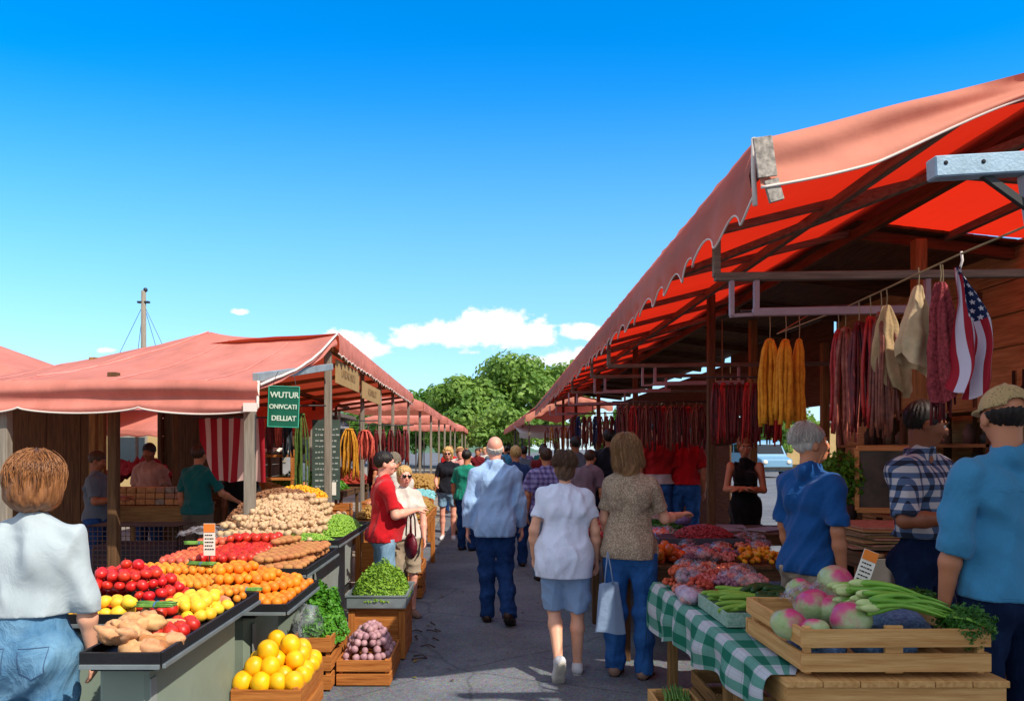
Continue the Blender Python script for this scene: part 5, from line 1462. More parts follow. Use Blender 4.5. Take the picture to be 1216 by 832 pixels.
# ------------------------------------------------------------------ signs and hanging goods, left
def text(body, size, m, parent, loc, rot, bold=.0, name='lettering', jit=0, spacing=1.0):
    cu = bpy.data.curves.new(name, 'FONT'); cu.body = body; cu.size = size; cu.extrude = .0015; cu.offset = bold
    cu.align_x = 'CENTER'; cu.align_y = 'CENTER'; cu.space_character = spacing
    tmp = bpy.data.objects.new('tmp', cu); COL.objects.link(tmp)
    me = bpy.data.meshes.new_from_object(tmp.evaluated_get(bpy.context.evaluated_depsgraph_get())); bpy.data.objects.remove(tmp)
    o = link(name, me, m, parent, loc, rot)
    return o
gs = empty('hanging_sign', (-1.70, 6.30, 1.945), 0, 'green hanging sign with white hand lettering under the tent corner', 'sign')
gs.rotation_euler = (0, R(2), R(-6))
MB().box((0, 0, 0), (.262, .012, .335)).build('board', mat('sign_green', '0a5a42', .5, var=.12, scale=7), gs)
fb_ = MB()
for (a, b_) in (((-.131, -.168), (.131, -.168)), ((.131, -.168), (.131, .168)), ((.131, .168), (-.131, .168)), ((-.131, .168), (-.131, -.168))):
    fb_.bar((a[0], -.008, a[1]), (b_[0], -.008, b_[1]), .006, .006)
fb_.build('border', mat('sign_mint', '3fa98c', .5), gs)
wl = mat('sign_letter', 'c9d8c4', .6)
for i, (s_, z, sz) in enumerate((('WUTUR', .095, .068), ('ONIVCATI', -.002, .052), ('DELLIAT', -.098, .058))):
    text(s_, sz, wl, gs, (.005*(-1)**i, -.0085, z), (R(90), 0, 0), .0012, spacing=.98)
for x in (-.1, .1): MB().tube([(x, 0, .165), (x*.8, 0, .25), (x*.6, .0, .29)], .0025, 4).build('hanging_wire', MATS['metal_dark'], gs)
for i, (y0, y1, z0, z1, lab, tx) in enumerate(((9.5, 11.2, 2.42, 2.72, 'tan lettered board hanging under the left fringe, nearer of two', 'UVIDAR MIOU'), (11.5, 13.4, 2.36, 2.62, 'tan lettered board hanging under the left fringe, farther of two', 'VOUMUILUT'))):
    o = empty('fascia_board', (-1.915, (y0+y1)/2, (z0+z1)/2), 0, lab, 'sign')
    MB().box((0, 0, 0), (.014, y1-y0, z1-z0)).build('board', MATS['paper_tan'], o)
    text(tx, .16, mat('faded_ink', '6a5032', .8), o, (.0085, 0, 0), (R(90), 0, R(90)))
cb_ = empty('chalkboard', (-2.13, 9.95, 1.45), 0, 'tall dark chalkboard price list behind the garlic heap', 'chalkboard')
cb_.rotation_euler = (R(-3), 0, R(8))
MB().box((0, 0, 0), (.36, .02, 1.05)).build('board', mat('chalk', '35433c', .8, var=.3), cb_)
rs = random.Random(8); cw_ = MB()
for i in range(11):
    z = .40-.075*i; x = -.14
    while x < .13:
        l_ = rs.uniform(.015, .05); cw_.box((x+l_/2, -.0125, z+rs.uniform(-.004, .004)), (l_, .002, rs.uniform(.012, .024))); x += l_+.012
cw_.build('writing', mat('chalk_white', '8f958f', .9), cb_)
MB().box((.07, -.016, -.38), (.12, .004, .17)).build('notice', MATS['paper'], cb_)
def hank(name, label, group, m, top, L, w, n, r=.008, seed=0, knot=True, cat='strand bundle', sway=.01, taper=.75, twist=0, string=.12, sub=None, dpt=.4):
    """a hanging bundle of n strands gathered at the top and spread to width w"""
    rs = random.Random(seed); o = empty(name, top, 0, label, cat, group); b = MB()
    for i in range(n):
        a = rs.uniform(-1, 1); d_ = rs.uniform(-1, 1); l_ = L*rs.uniform(.86, 1.04); pts = []
        ph = rs.uniform(0, 6.28)
        for k in range(9):
            t = k/8; sp_ = .35+.65*min(1, t*3)**.7
            pts.append((a*w*.5*sp_+sway*math.sin(t*5+ph)*t, d_*w*dpt*sp_+sway*math.cos(t*4+ph)*t, -string-l_*t))
        q = r*rs.uniform(.8, 1.2)
        b.tube(pts, [q*.6]+[q*(1+.18*math.sin(k*2.1+ph)) for k in range(7)]+[q*taper], 6)
    b.build('strands', m, o, True)
    MB().tube([(0, 0, .0), (.004, 0, -string*.5), (0, 0, -string-.02)], .003, 4).build('hanging_string', MATS['string'], o)
    if knot: MB().ball((0, 0, -string-.01), (w*.26, w*.2, .022), 8, 6).build('tie', sub or m, o, True)
    return o
def chm(name, c, c2, **k): return mat(name, c, k.pop('rough', .5), scale=26, col2=c2, bump=.6, bscale=70, bdist=.004, **k)
H_red = chm('h_red', '8a1414', 'b82a22'); H_dkred = chm('h_dkred', '3f0c0e', '74181a'); H_brown = chm('h_brown', '55241a', '8a4c38'); H_orange = chm('h_orange', 'b86a0c', 'e09a22', rough=.8)
H_green = chm('h_green', '2c3f16', '55702a', rough=.8); H_blk = chm('h_blk', '0f1418', '2a3540', rough=.7); H_yel = chm('h_yel', '9a6412', 'c98d20', rough=.8); H_salmon = chm('h_salmon', 'a0382c', 'd0604c')
H_speck = chm('h_speck', '6e1c18', 'a8604c'); H_navy = chm('h_navy', '101a3c', '1c2c60')
def rod(a, b_, label, r=.009): return tag(MB().tube([a, b_], r, 6).build('hanging_rod', MATS['metal_dark'], None, True), label, 'rod')
rod((-3.0, 9.25, 2.12), (-1.98, 9.25, 2.12), 'thin rod with strands hanging behind the green sign')
spec_ = [(-2.86, .13, .35, H_green, 'bushy green herb bundle hanging left of the green sign', .16), (-2.66, .10, .46, H_dkred, 'dark red strand bundle hanging beside the shelf', .05), (-2.55, .08, .42, H_salmon, 'thin red strand bundle behind the green sign', .05),
         (-2.45, .10, .52, H_blk, 'blackish strand bundle hanging left of the long green one', .05), (-2.28, .17, 1.0, H_green, 'long green strand bundle hanging to knee height by the chalkboard', .06)]
for i, (x, w_, L_, m_, lab, st_) in enumerate(spec_): hank('strand_bundle', lab, None, m_, (x, 9.25, 2.12), L_, w_, 16, .009, seed=i, string=.1)
rod((-2.3, 11.0, 2.0), (-1.6, 11.0, 2.0), 'thin rod carrying the yellow strands left of the aisle')
hank('strand_bundle', 'dark round-topped strand bundle behind the yellow one', None, H_blk, (-2.12, 11.05, 2.0), .35, .2, 16, .011, seed=20)
hank('strand_bundle', 'mustard yellow strand bundle hanging beside the man in red', None, H_yel, (-2.02, 11.0, 2.0), .72, .26, 24, .012, seed=21)
hank('strand_bundle', 'salmon red strand bundle next to the mustard one', None, H_salmon, (-1.80, 11.05, 1.98), .42, .24, 20, .011, seed=22)
rod((-2.5, 13.2, 2.0), (-1.3, 13.2, 2.0), 'thin rod of dull red strands farther down the left side')
for i in range(8): hank('strand_bundle', 'dull dark red strand bundle in the shaded row on the left', 'dull red bundles on the left rod', H_dkred, (-2.35+.13*i, 13.2, 2.0), .6, .12, 9, .012, seed=30+i, string=.08)

def boards(name, x0, x1, y, z0, z1, label, m, n=8, vert=True, cat='wall'):
    b = MB()
    for i in range(n):
        if vert: b.box((lerp(x0, x1, (i+.5)/n), y+.004*(i % 2), (z0+z1)/2), ((x1-x0)/n-.004, .025, z1-z0))
        else: b.box(((x0+x1)/2, y+.004*(i % 2), lerp(z0, z1, (i+.5)/n)), (x1-x0, .025, (z1-z0)/n-.004))
    return tag(b.build(name, MATS[m]), label, cat)
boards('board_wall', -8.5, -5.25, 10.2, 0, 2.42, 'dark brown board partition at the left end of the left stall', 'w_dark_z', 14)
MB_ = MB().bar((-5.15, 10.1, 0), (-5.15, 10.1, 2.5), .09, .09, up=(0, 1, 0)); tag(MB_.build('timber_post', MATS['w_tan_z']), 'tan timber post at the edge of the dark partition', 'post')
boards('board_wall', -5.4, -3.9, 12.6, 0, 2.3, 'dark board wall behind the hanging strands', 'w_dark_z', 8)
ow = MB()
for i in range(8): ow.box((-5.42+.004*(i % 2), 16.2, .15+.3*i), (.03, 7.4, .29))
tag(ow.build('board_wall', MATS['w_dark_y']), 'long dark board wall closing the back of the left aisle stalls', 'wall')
# shelf rack
sr = empty('shelf_rack', (-2.78, 10.0, 0), 0, 'wooden shelf rack in the shade under the green sign', 'shelf')
for x in (-.24, .24):
    for y in (-.16, .16): MB().bar((x, y, 0), (x, y, 1.58), .05, .05, up=(0, 1, 0)).build('upright', MATS['w_orange_z'], sr)
for z in (.5, .85, 1.2, 1.5):
    MB().box((0, 0, z), (.54, .38, .03)).build('shelf_board', MATS['w_orange'], sr)
crumple((-2.78, 9.95, 1.52), .22, .13, .07, 'crumpled white paper on top of the wooden shelf rack', m='paper', seed=14, name='paper_heap', cat='paper')
# interior tables
plank_table(-4.6, -3.5, 8.95, 9.75, .92, 'wooden counter inside the left stall stacked with small boxes', 'w_tan', 'w_tan_y', 'w_tan_z')
MB_ = MB().box((-4.05, 8.93, .81), (1.12, .02, .20)); tag(MB_.build('facing_plank', MATS['w_tan']), 'broad tan plank across the face of the inner counter', 'plank')
mat('box_a', 'a8794e', .8, col2='c79a6a', scale=20); mat('box_b', '8f6a52', .8, col2='b58f78', scale=20); mat('box_c', '7c7468', .8, col2='a39c92', scale=20)
n_ = 0
for i in range(9):
    x = -4.5+i*.115
    for k in range(3):
        m_ = ('box_a', 'box_b', 'box_c')[(i//2+k) % 3 if i > 4 else 0]
        tag(MB().box((x, 9.12+.01*k, .925+.035+.072*k), (.105, .16, .066), Matrix.Rotation(random.uniform(-.06, .06), 3, 'Z')).box((x, 9.038, .925+.035+.072*k), (.06, .004, .03)).build('small_carton', MATS[m_]), 'small printed carton stacked on the inner counter', 'carton', 'cartons on the inner counter')
mat('red_cloth', '7c1020', .85, col2='b83a48', scale=30)
crumple((-4.75, 10.35, 1.02), .42, .2, .36, 'bunched red patterned cloth behind the cartons', m='red_cloth', seed=15, name='red_cloth', cat='cloth')
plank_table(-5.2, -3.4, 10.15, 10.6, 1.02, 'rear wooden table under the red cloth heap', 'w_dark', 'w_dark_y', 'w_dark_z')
tag(MB().box((-3.75, 10.3, 1.10), (.7, .35, .14)).build('dark_case', MATS['w_dark']), 'flat dark wooden case beside the vendor', 'case')
wc_ = empty('wire_cage', (-3.66, 8.0, .0), 0, 'dark wire mesh cage standing below the inner counter', 'cage')
cw2 = MB()
for k in range(21):
    x = -.48+.048*k; cw2.bar((x, -.25, .12), (x, -.25, .80), .006, .006, up=(0, 1, 0)); cw2.bar((x, -.25, .80), (x, .25, .80), .006, .006)
for k in range(15): z = .12+.0486*k; cw2.bar((-.48, -.25, z), (.48, -.25, z), .006, .006); cw2.bar((.48, -.25, z), (.48, .25, z), .006, .006)
for k in range(11): y = -.25+.05*k; cw2.bar((.48, y, .12), (.48, y, .80), .006, .006, up=(1, 0, 0)); cw2.bar((-.48, y, .80), (.48, y, .80), .006, .006)
cw2.build('wire_mesh', mat('wire_rust', '5a4640', .6, metal=.3), wc_)
MB().box((0, .02, .36), (.9, .42, .48)).build('lining', mat('cage_blue', '1c2c3c', .8, col2='4a3038', scale=9), wc_)
MB().box((0, 0, .05), (1.0, .56, .1)).build('base', MATS['w_dark'], wc_)

# striped flag hanging (red and white)
def stripe_mat(name, n, a, b_, axis=0):
    def fn(t, tc, c):
        uv = t.n('ShaderNodeUVMap'); uv.uv_map = 'UVMap'; sp = t.n('ShaderNodeSeparateXYZ'); t.l(uv.outputs[0], sp.inputs[0])
        k = t.math('GREATER_THAN', t.math('FRACT', t.math('MULTIPLY', sp.outputs[axis], n/2)), .5)
        return t.mix(k, lin(a), lin(b_))
    return mat(name, 'ffffff', .85, bump=.3, bscale=200, bdist=.002, pattern=fn, trans=.2)
def ff(u, v):
    drp = .66 if u > .25 else .66-.42*(1-u/.25)**1.1
    x = -3.02+.68*u+.03*v*math.sin(u*8); d_ = drp*v
    return (x, 7.9+.035*math.sin(u*15+v*2)*v+.02*math.sin(u*31), 1.915-d_-.01*math.sin(u*15)*v)
sf = MB().grid(ff, 60, 30).build('striped_flag', stripe_mat('flag_stripes', 11, 'a01826', 'c9a9a0'), None, True)
tag(sf, 'red and white striped flag hanging in the shade of the left tent', 'flag')
MB().tube([(-3.1, 7.9, 1.92), (-2.25, 7.9, 1.92)], .01, 6).build('flag_rod', MATS['metal_dark'], sf)
# buildings far behind the left stalls
def building(x0, x1, y, h_, label, m, wins=3, d=5, roof='w_dark'):
    o = empty('low_building', ((x0+x1)/2, y, 0), 0, label, 'building'); w = x1-x0
    MB().box((0, d/2, h_/2), (w, d, h_)).build('wall', m, o)
    rf = MB(); rf.box((0, d/2, h_+.08), (w+.5, d+.5, .16)); rf.build('roof', mat('roof_grey', '5b5148', .8), o)
    for i in range(wins):
        x = -w/2+w*(i+.5)/wins
        wf = MB().box((x, -.02, 1.55), (1.0, .06, 1.0)).build('window', mat('window_frame', '8f887c', .7), o)
        MB().box((x, -.055, 1.55), (.84, .02, .84)).build('pane', mat('pane_dark', '1d262c', .15, spec=.8), wf)
    dr = MB().box((w/2-.9, -.03, 1.05), (.95, .05, 2.1)).build('door', MATS['w_dark_z'], o)
    return o
mat('plaster_beige', 'b59a6a', .9, var=.1, scale=2, bump=.3, bscale=8)
building(-16.5, -9.6, 26, 3.3, 'long beige plastered building behind the left stalls', MATS['plaster_beige'], 4)
building(-9.2, -6.4, 30, 2.9, 'small grey building between the beige one and the aisle', mat('plaster_grey', '8d8f92', .9), 2)
# ------------------------------------------------------------------ right-hand tables
plank_table(1.15, 2.02, 2.93, 3.70, .70, 'wooden table under the slatted melon crate at the front right', 'w_crate', 'w_crate_y', 'w_tan_z')
plank_table(1.15, 1.64, 3.73, 5.05, .70, 'wooden table under the checked tablecloth and bagged fruit', 'w_tan', 'w_tan_y', 'w_tan_z')
def check(t, tc, c):
    uv = t.n('ShaderNodeUVMap'); uv.uv_map = 'UVMap'; sp = t.n('ShaderNodeSeparateXYZ'); t.l(uv.outputs[0], sp.inputs[0])
    a = t.math('FRACT', t.math('MULTIPLY', sp.outputs[1], 8)); b = t.math('FRACT', t.math('MULTIPLY', sp.outputs[0], 4.2))
    ga = t.math('GREATER_THAN', a, .5); gb = t.math('GREATER_THAN', b, .52)
    k = t.mix(ga, lin('b4bac0'), lin('5f9486')); k2 = t.mix(ga, lin('5f9486'), lin('1c6a54'))
    k3 = t.mix(gb, k, k2)
    # fine woven lines
    l1 = t.math('LESS_THAN', t.math('FRACT', t.math('MULTIPLY', sp.outputs[1], 23)), .06); l2 = t.math('LESS_THAN', t.math('FRACT', t.math('MULTIPLY', sp.outputs[0], 22)), .08)
    k4 = t.mix(t.math('MULTIPLY', t.math('MAXIMUM', l1, l2), .35), k3, lin('44606a'))
    return t.mix(.25, k4, c, 'MULTIPLY')
def tcl(u, v):
    y = lerp(2.99, 5.14, v); s_ = u*.92        # u runs from the table's inner edge over the aisle edge and down
    edge = 1.115-.012*v
    fl_ = .48
    inner = lerp(.10, .48, min(1, max(0, (y-3.0)/.7)))
    if s_ < fl_: x = edge+(fl_-s_)*inner/fl_; z = .708
    else:
        d_ = s_-fl_; drop = d_*lerp(.34, .72, v)*(1+.10*math.sin(v*17))
        w_ = min(1, d_*4)
        x = edge-.015*min(1, d_*20)-w_*(.018*math.sin(v*34+1.2*math.sin(v*9))+.018+.02*nz(y*3, d_*4, 3)); z = .708-drop
    if y > 5.08: z -= (y-5.08)*2.2
    return (x, y, z)
tcm = mat('check_cloth', 'ffffff', .9, bump=.3, bscale=160, bdist=.002, pattern=check, spec=.1)
tag(MB().grid(tcl, 46, 150).build('tablecloth', tcm, None, True), 'green and white checked tablecloth hanging over the aisle edge of the right table', 'tablecloth')
ck = crate(1.225, 1.965, 2.96, 3.60, .715, .905, 'pale slatted wooden crate of radish melons and celery at the front right', 'w_crate', 'w_crate_y', 'w_crate', rows=2, gap=.26, group=None, th=.016, mid=True)
for o_ in [c for c in bpy.data.objects if c.parent == ck and c.name.startswith('bottom_board')]: o_.location.z = -.075
# radish melons: pale green skins blushing pink
def blush(t, tc, c):
    sp = t.n('ShaderNodeSeparateXYZ'); t.l(tc.outputs['Object'], sp.inputs[0])
    n = t.n('ShaderNodeTexNoise', inp={'Scale': 9, 'Detail': 4}); t.l(tc.outputs['Object'], n.inputs['Vector'])
    k = t.math('ADD', t.math('MULTIPLY', sp.outputs[2], 11), t.math('MULTIPLY_ADD', n.outputs['Fac'], 2.4, -1.25))
    mr = t.n('ShaderNodeMapRange', interpolation_type='SMOOTHSTEP', inp={'From Min': .05, 'From Max': .75}); t.l(k, mr.inputs[0])
    return t.mix(mr.outputs[0], c, lin('bd3f70'))
rmm = mat('radish_melon', '7f9c58', .4, scale=10, col2='b9c49a', bump=.25, bscale=60, pattern=blush, coat=.25)
rme = lump('radish_melon', .083, 31, .07, 24, 16, el=(1.06, 1, .9)); rme.materials.append(rmm)
for i, (px_, py_, Y_, s_, ro, lab) in enumerate((
    (937, 741, 3.12, .92, (.5, .2, .3), 'mostly green radish melon at the front left corner of the crate'),
    (966, 719, 3.34, 1.0, (-.2, -.5, 1), 'pale radish melon behind the front left one'),
    (1010, 735, 3.10, 1.05, (-.5, .1, 2), 'radish melon with the brightest pink face, front centre of the crate'),
    (987, 724, 3.30, .9, (.4, .3, 3), 'small radish melon wedged between two bigger ones'),
    (966, 752, 3.04, .85, (.9, 0, 4), 'pale radish melon sunk against the front slat'),
    (993, 692, 3.50, 1.1, (-.6, .5, 5), 'big pink radish melon at the back, wrapped in plastic'),
    (950, 700, 3.60, .8, (.2, .2, .5), 'radish melon by the back left slat beside the okra'),
    (1015, 708, 3.52, .8, (-.2, .6, 1.5), 'small radish melon behind the price card'))):
    p = at(px_, py_, Y_); p.z = max(p.z, .80)
    o = link('radish_melon', rme, None, None, p, ro, (s_*.92,)*3); tag(o, lab, 'melon')
def pad(c, rx, ry, h_, label, seed, m='net_blue'):
    return tag(MB().ball(c, (rx, ry, h_), 22, 14, fn=lambda d: 1+.12*noise.noise(d*2+Vector((seed, 0, 0)))+.04*noise.noise(d*7)).build('net_pad', MATS[m], None, True), label, 'pad')
pad((1.62, 3.12, .795), .13, .11, .07, 'blue netted packing pad under the celery stalks', 1)
pad((1.80, 3.35, .82), .13, .16, .075, 'blue netted packing pad at the back right of the crate', 2)
pad((1.36, 3.15, .765), .12, .13, .045, 'blue netted packing pad under the front left melons', 3)
pad((1.66, 3.50, .86), .12, .09, .08, 'blue netted packing pad standing proud behind the celery', 4)
crumple((1.52, 3.48, .86), .16, .11, .10, 'clear plastic over the back of the melon crate', seed=21)
# celery
cel = mat('celery', '4f8a24', .4, scale=9, col2='86b948', stretch=(.4, 3, 3), spec=.45); celw = mat('celery_base', '9db86a', .45, scale=9, col2='c3d096')
cl_o = empty('celery_bunch', (1.655, 3.11, .91), 0, 'big bunch of celery lying across the crate with its leaves over the right end', 'celery')
b1 = MB(); b2 = MB(); rs = random.Random(12)
for i in range(34):
    yy_ = rs.uniform(-.10, .17); zz_ = rs.uniform(0, .075)+.05*(1-abs(yy_-.03)*5)
    x0 = -.15+rs.uniform(-.02, .05); x1 = .19+rs.uniform(-.03, .04)
    pts = []
    for k in range(9):
        t_ = k/8; pts.append((lerp(x0, x1, t_), (yy_*(1.05-.55*t_))-.03*t_, zz_*(1-.5*t_)+.03*math.sin(t_*3)+.012*math.sin(i+t_*4)-.015*t_))
    b1.tube(pts, [.012, .016, .0145, .013, .011, .0095, .008, .006, .004], 7, flat=.8)
    if i % 3 != 0: b2.ball((x0+.012, pts[0][1], pts[0][2]), (.040, .0155, .017), 10, 7)
b1.build('stalks', cel, cl_o, True); b2.build('bulbs', celw, cl_o, True)
herb = mat('herb_dark', '1d4a14', .5, scale=30, col2='3f7a26', trans=.2, transcol='4f8a2a')
def fronds(c, r, n, ls, seed, m, parent, name='leaves', stretch=(1, 1, 1)):
    rs = random.Random(seed); V_, F_ = [], []
    for i in range(n):
        d = Vector((rs.gauss(0, 1), rs.gauss(0, 1), rs.gauss(0, 1))).normalized(); rad = rs.random()**.4*(1+.3*noise.noise(d*3))
        p = Vector(c)+Vector((d.x*r[0], d.y*r[1], d.z*r[2]))*rad
        nrm = (d+Vector((rs.gauss(0, .6), rs.gauss(0, .6), rs.gauss(0, .6)))).normalized()
        t1 = nrm.orthogonal().normalized(); t1 = Matrix.Rotation(rs.uniform(0, 6.28), 3, nrm)@t1; t2 = nrm.cross(t1); s_ = ls*rs.uniform(.6, 1.3); b = len(V_)
        V_ += [p-t1*s_, p+t2*s_*.5, p+t1*s_, p-t2*s_*.5]; F_ += [[b, b+1, b+2, b+3]]
    me = bpy.data.meshes.new(name); me.from_pydata([tuple(v) for v in V_], [], F_); me.update(); return link(name, me, m, parent)
fronds((.255, -.07, -.02), (.105, .11, .085), 4200, .0085, 4, herb, cl_o)
b3 = MB()
for i in range(18):
    a = rs.uniform(-1, 1); b3.tube([(.14, -.04+.03*a, .02), (.22, -.06+.08*a, .01+.03*rs.random()), (.31, -.08+.1*a, -.03+.05*rs.random())], [.004, .003, .0015], 5)
b3.build('leaf_stems', cel, cl_o, True)
so_ = empty('scallion_bunch', (1.78, 3.42, .93), 0, 'thin dark green scallion bunch behind the celery', 'scallions'); b4 = MB()
for i in range(26):
    a = rs.uniform(-1, 1); z_ = rs.uniform(0, .035)
    b4.tube([(-.17, .02*a, z_), (0, .035*a, z_+.012), (.17, .06*a, z_)], [.0045, .004, .002], 5)
b4.build('stalks', herb, so_, True); fronds((.17, 0, .01), (.06, .07, .03), 600, .008, 6, herb, so_)
card((1.575, 3.22, 1.01), .062, .165, R(-8), R(-10), 'tilted price card with an orange header stuck among the radish melons', roll=R(22))
# okra and cucumbers in a green net tray
gt = empty('mesh_tray', (1.40, 4.00, .712), 0, 'pale green mesh tray of okra and dark cucumbers on the tablecloth', 'tray')
mat('mesh_green', '6f9c88', .6, scale=60, col2='a9c6b6', bump=.8, bscale=150)
MB().box((0, 0, .008), (.44, .50, .014)).build('tray_floor', MATS['mesh_green'], gt)
for (a, b_) in (((-.22, -.25), (.22, -.25)), ((.22, -.25), (.22, .25)), ((.22, .25), (-.22, .25)), ((-.22, .25), (-.22, -.25))):
    MB().bar((a[0], a[1], .04), (b_[0], b_[1], .04), .008, .07).build('rim', MATS['mesh_green'], gt)
okm = fm('okra_skin', '5f8f24', '93b84a', .45, rnd=.1, scale=12); cum = fm('cuke_skin', '17380f', '2c5a1c', .4, rnd=.1, scale=12)
def pod(name, L, r):
    return MB().tube([(-L/2, 0, 0), (-L*.42, 0, .002), (-L*.2, 0, .006), (L*.15, .003, .008), (L*.4, .004, .003), (L/2, .004, 0)], [r*.4, r*.8, r, r*.95, r*.6, r*.1], 8).mesh(name, True)
okp = pod('okra_pod', .17, .014); okp.materials.append(okm); cup = pod('cucumber', .16, .019); cup.materials.append(cum)
for i in range(44):
    x = 1.22+.16*rs.random(); y = 3.80+.40*rs.random(); tag(link('okra_pod', okp, None, None, (x+.02, y, .775+.045*rs.random()), (rs.uniform(-.1, .1), rs.uniform(-.15, .15), rs.uniform(-.35, .15)), (1, 1, 1)), 'light green okra pod in the left half of the mesh tray', 'okra', 'okra pods')
for i in range(46):
    x = 1.42+.16*rs.random(); y = 3.78+.44*rs.random(); tag(link('cucumber', cup, None, None, (x, y, .78+.06*rs.random()), (rs.uniform(-.1, .1), rs.uniform(-.2, .2), rs.uniform(-.2, .9)), (1, 1, 1)), 'dark green cucumber in the right half of the mesh tray', 'cucumber', 'cucumbers')
# bags of red and pink fruit
bagc = [fm('bag_red', '8a1c14', 'c8583a', .5, rnd=.1, scale=30), fm('bag_pink', '9c3a34', 'd08070', .5, rnd=.2, scale=30), fm('bag_orange', '9c3a20', 'd07a50', .5, rnd=.2, scale=30), fm('bag_mauve', '5c2f44', '9a6a80', .5, rnd=.2, scale=30)]
BAGS = []
for k in range(5):
    b = MB(); r2 = random.Random(50+k)
    for i in range(58):
        d = Vector((r2.gauss(0, 1), r2.gauss(0, 1), abs(r2.gauss(0, 1)))).normalized()
        p = Vector((d.x*.072, d.y*.062, d.z*.045))*(.75+.3*r2.random()); b.ball(p, .0135*r2.uniform(.8, 1.2), 7, 5)
    BAGS.append(b.mesh('fruit', True))
FILM = MB().ball((0, 0, .014), (.094, .084, .064), 20, 12, fn=lambda d: 1+.10*noise.noise(d*3)+.08*noise.noise(d*9)).mesh('plastic_wrap', True); FILM.materials.append(plastic)
BM = {}
def fruit_bag(p, kind, ci, label, group, rz, s=1, wrap=True):
    key = (kind, ci)
    if key not in BM: BM[key] = BAGS[kind].copy(); BM[key].materials.append(bagc[ci])
    o = link('fruit_bag', BM[key], None, None, p, (rs.uniform(-.2, .2), rs.uniform(-.2, .2), rz), (s, s, s)); tag(o, label, 'bag of fruit', group)
    if wrap: link('plastic_wrap', FILM, None, o)
    return o
n_ = 0
for j in range(7):
    for i in range(3):
        for l_ in range(2):
            x = 1.20+.145*i+.07*(j % 2)-.02+.05*l_; y = 4.36+.112*j+.05*l_
            if x > 1.60 or y > 5.02: continue
            ci = (0 if (i+j) % 3 else 2) if j > 3 else (1, 0, 1, 3)[(i*2+j+l_) % 4]
            fruit_bag((x, y, .735+.068*l_), (i+j*2+l_) % 5, ci, 'clear plastic bag of small red-pink fruit heaped on the checked tablecloth', 'bags of red fruit on the checked cloth', rs.uniform(0, 6), wrap=(i+j+l_) % 3 == 0)
pad((1.165, 4.52, .76), .05, .11, .045, 'pink wrapped roll at the aisle edge of the tablecloth', 7, 'mauve') if 'mauve' in MATS else tag(MB().ball((1.16, 4.42, .752), (.06, .16, .045), 18, 12, fn=lambda d: 1+.1*noise.noise(d*4)).build('wrapped_roll', mat('mauve', '9a7f98', .4, scale=30, col2='c3aec0', bump=.6, bscale=50), None, True), 'mauve plastic-wrapped roll on the aisle edge of the checked cloth', 'roll')

# second table: bagged fruit, peppers, beans
plank_table(.98, 2.42, 5.66, 6.78, .72, 'wide wooden table behind the woman in the beige pullover', 'w_dark', 'w_dark_y', 'w_dark_z')
plank_table(.92, 2.05, 6.86, 9.85, .74, 'long wooden table of red peppers along the right of the aisle', 'w_dark', 'w_dark_y', 'w_dark_z')
plank_table(1.75, 3.1, 8.3, 8.8, .80, 'wooden bench with paper sheets between the posts on the right', 'w_tan', 'w_tan_y', 'w_tan_z') if False else None
for j in range(6):
    for i in range(9):
        x = 1.06+.15*i+.07*(j % 2); y = 5.74+.14*j
        if x > 2.35: continue
        if i <= 2 and j < 4: continue
        if 5.7 < y < 6.2 and x > 1.9: continue
        fruit_bag((x, y, .755+.02*rs.random()), (i+j) % 5, (1, 3, 0, 1, 3)[(i*3+j) % 5], 'clear plastic bag of dark pink fruit on the wide second table', 'bags of pink fruit on the second table', rs.uniform(0, 6), wrap=(i+j) % 4 == 0)
pep = lump('bell_pepper', .042, 41, .28, 14, 10, el=(1.2, .9, .8)); pep.materials.append(fm('pepper_skin', 'b0380c', 'd86a22', .25, rnd=.25))
rpep = lump('red_pepper', .03, 42, .3, 10, 7, el=(1.5, .8, .7)); rpep.materials.append(fm('rpepper_skin', '8a140c', 'c23a1c', .3, rnd=.15))
ypep = lump('yellow_fruit', .022, 43, .2, 8, 6); ypep.materials.append(fm('ypepper_skin', 'c07808', 'e09a18', .35, rnd=.2))
for i in range(60):
    tag(link('bell_pepper', pep, None, None, (rs.uniform(1.08, 1.46), rs.uniform(5.72, 6.2), .75+.085*rs.random()), (rs.uniform(0, 3), rs.uniform(0, 3), rs.uniform(0, 6)), (1, 1, 1)), 'glossy orange-red bell pepper at the front of the second table', 'bell pepper', 'bell peppers on the second table')
for i in range(90):
    tag(link('yellow_fruit', ypep, None, None, (rs.uniform(1.92, 2.30), rs.uniform(5.72, 6.2), .74+.06*rs.random()), (rs.uniform(0, 3), rs.uniform(0, 3), 0), (1, 1, 1)), 'small yellow-orange fruit on the inner end of the second table', 'yellow fruit', 'small yellow fruit on the second table')
for i in range(230):
    tag(link('red_pepper', rpep, None, None, (rs.uniform(.97, 1.36), rs.uniform(6.92, 9.75), .765+.075*rs.random()), (rs.uniform(-.4, .4), rs.uniform(-.4, .4), rs.uniform(0, 6)), (1, 1, 1)), 'small bright red pepper on the long table beside the aisle', 'red pepper', 'red peppers on the long table')
beanr = mat('bean_red', '5f0c14', .4, scale=50, col2='a83a40')
dt = empty('display_box', (1.78, 6.50, .735), 0, 'plastic-lined dark box heaped with red beans on the second table', 'box')
MB().box((0, 0, .03), (.74, .40, .06)).bar((-.36, 0, .09), (.36, 0, .09), .38, .05).build('box_body', mat('box_slate', '3d3f4a', .4), dt)
pile_stuff('red_beans', 'dark red speckled beans in the plastic-lined box', 'beans', (1.84, 6.50, .85), .25, .17, .09, beanr, .010, 1000, (1.4, .8, .8), seed=14)
crumple((1.50, 6.48, .85), .13, .17, .07, 'clear plastic sheet over the left end of the bean box', seed=22)
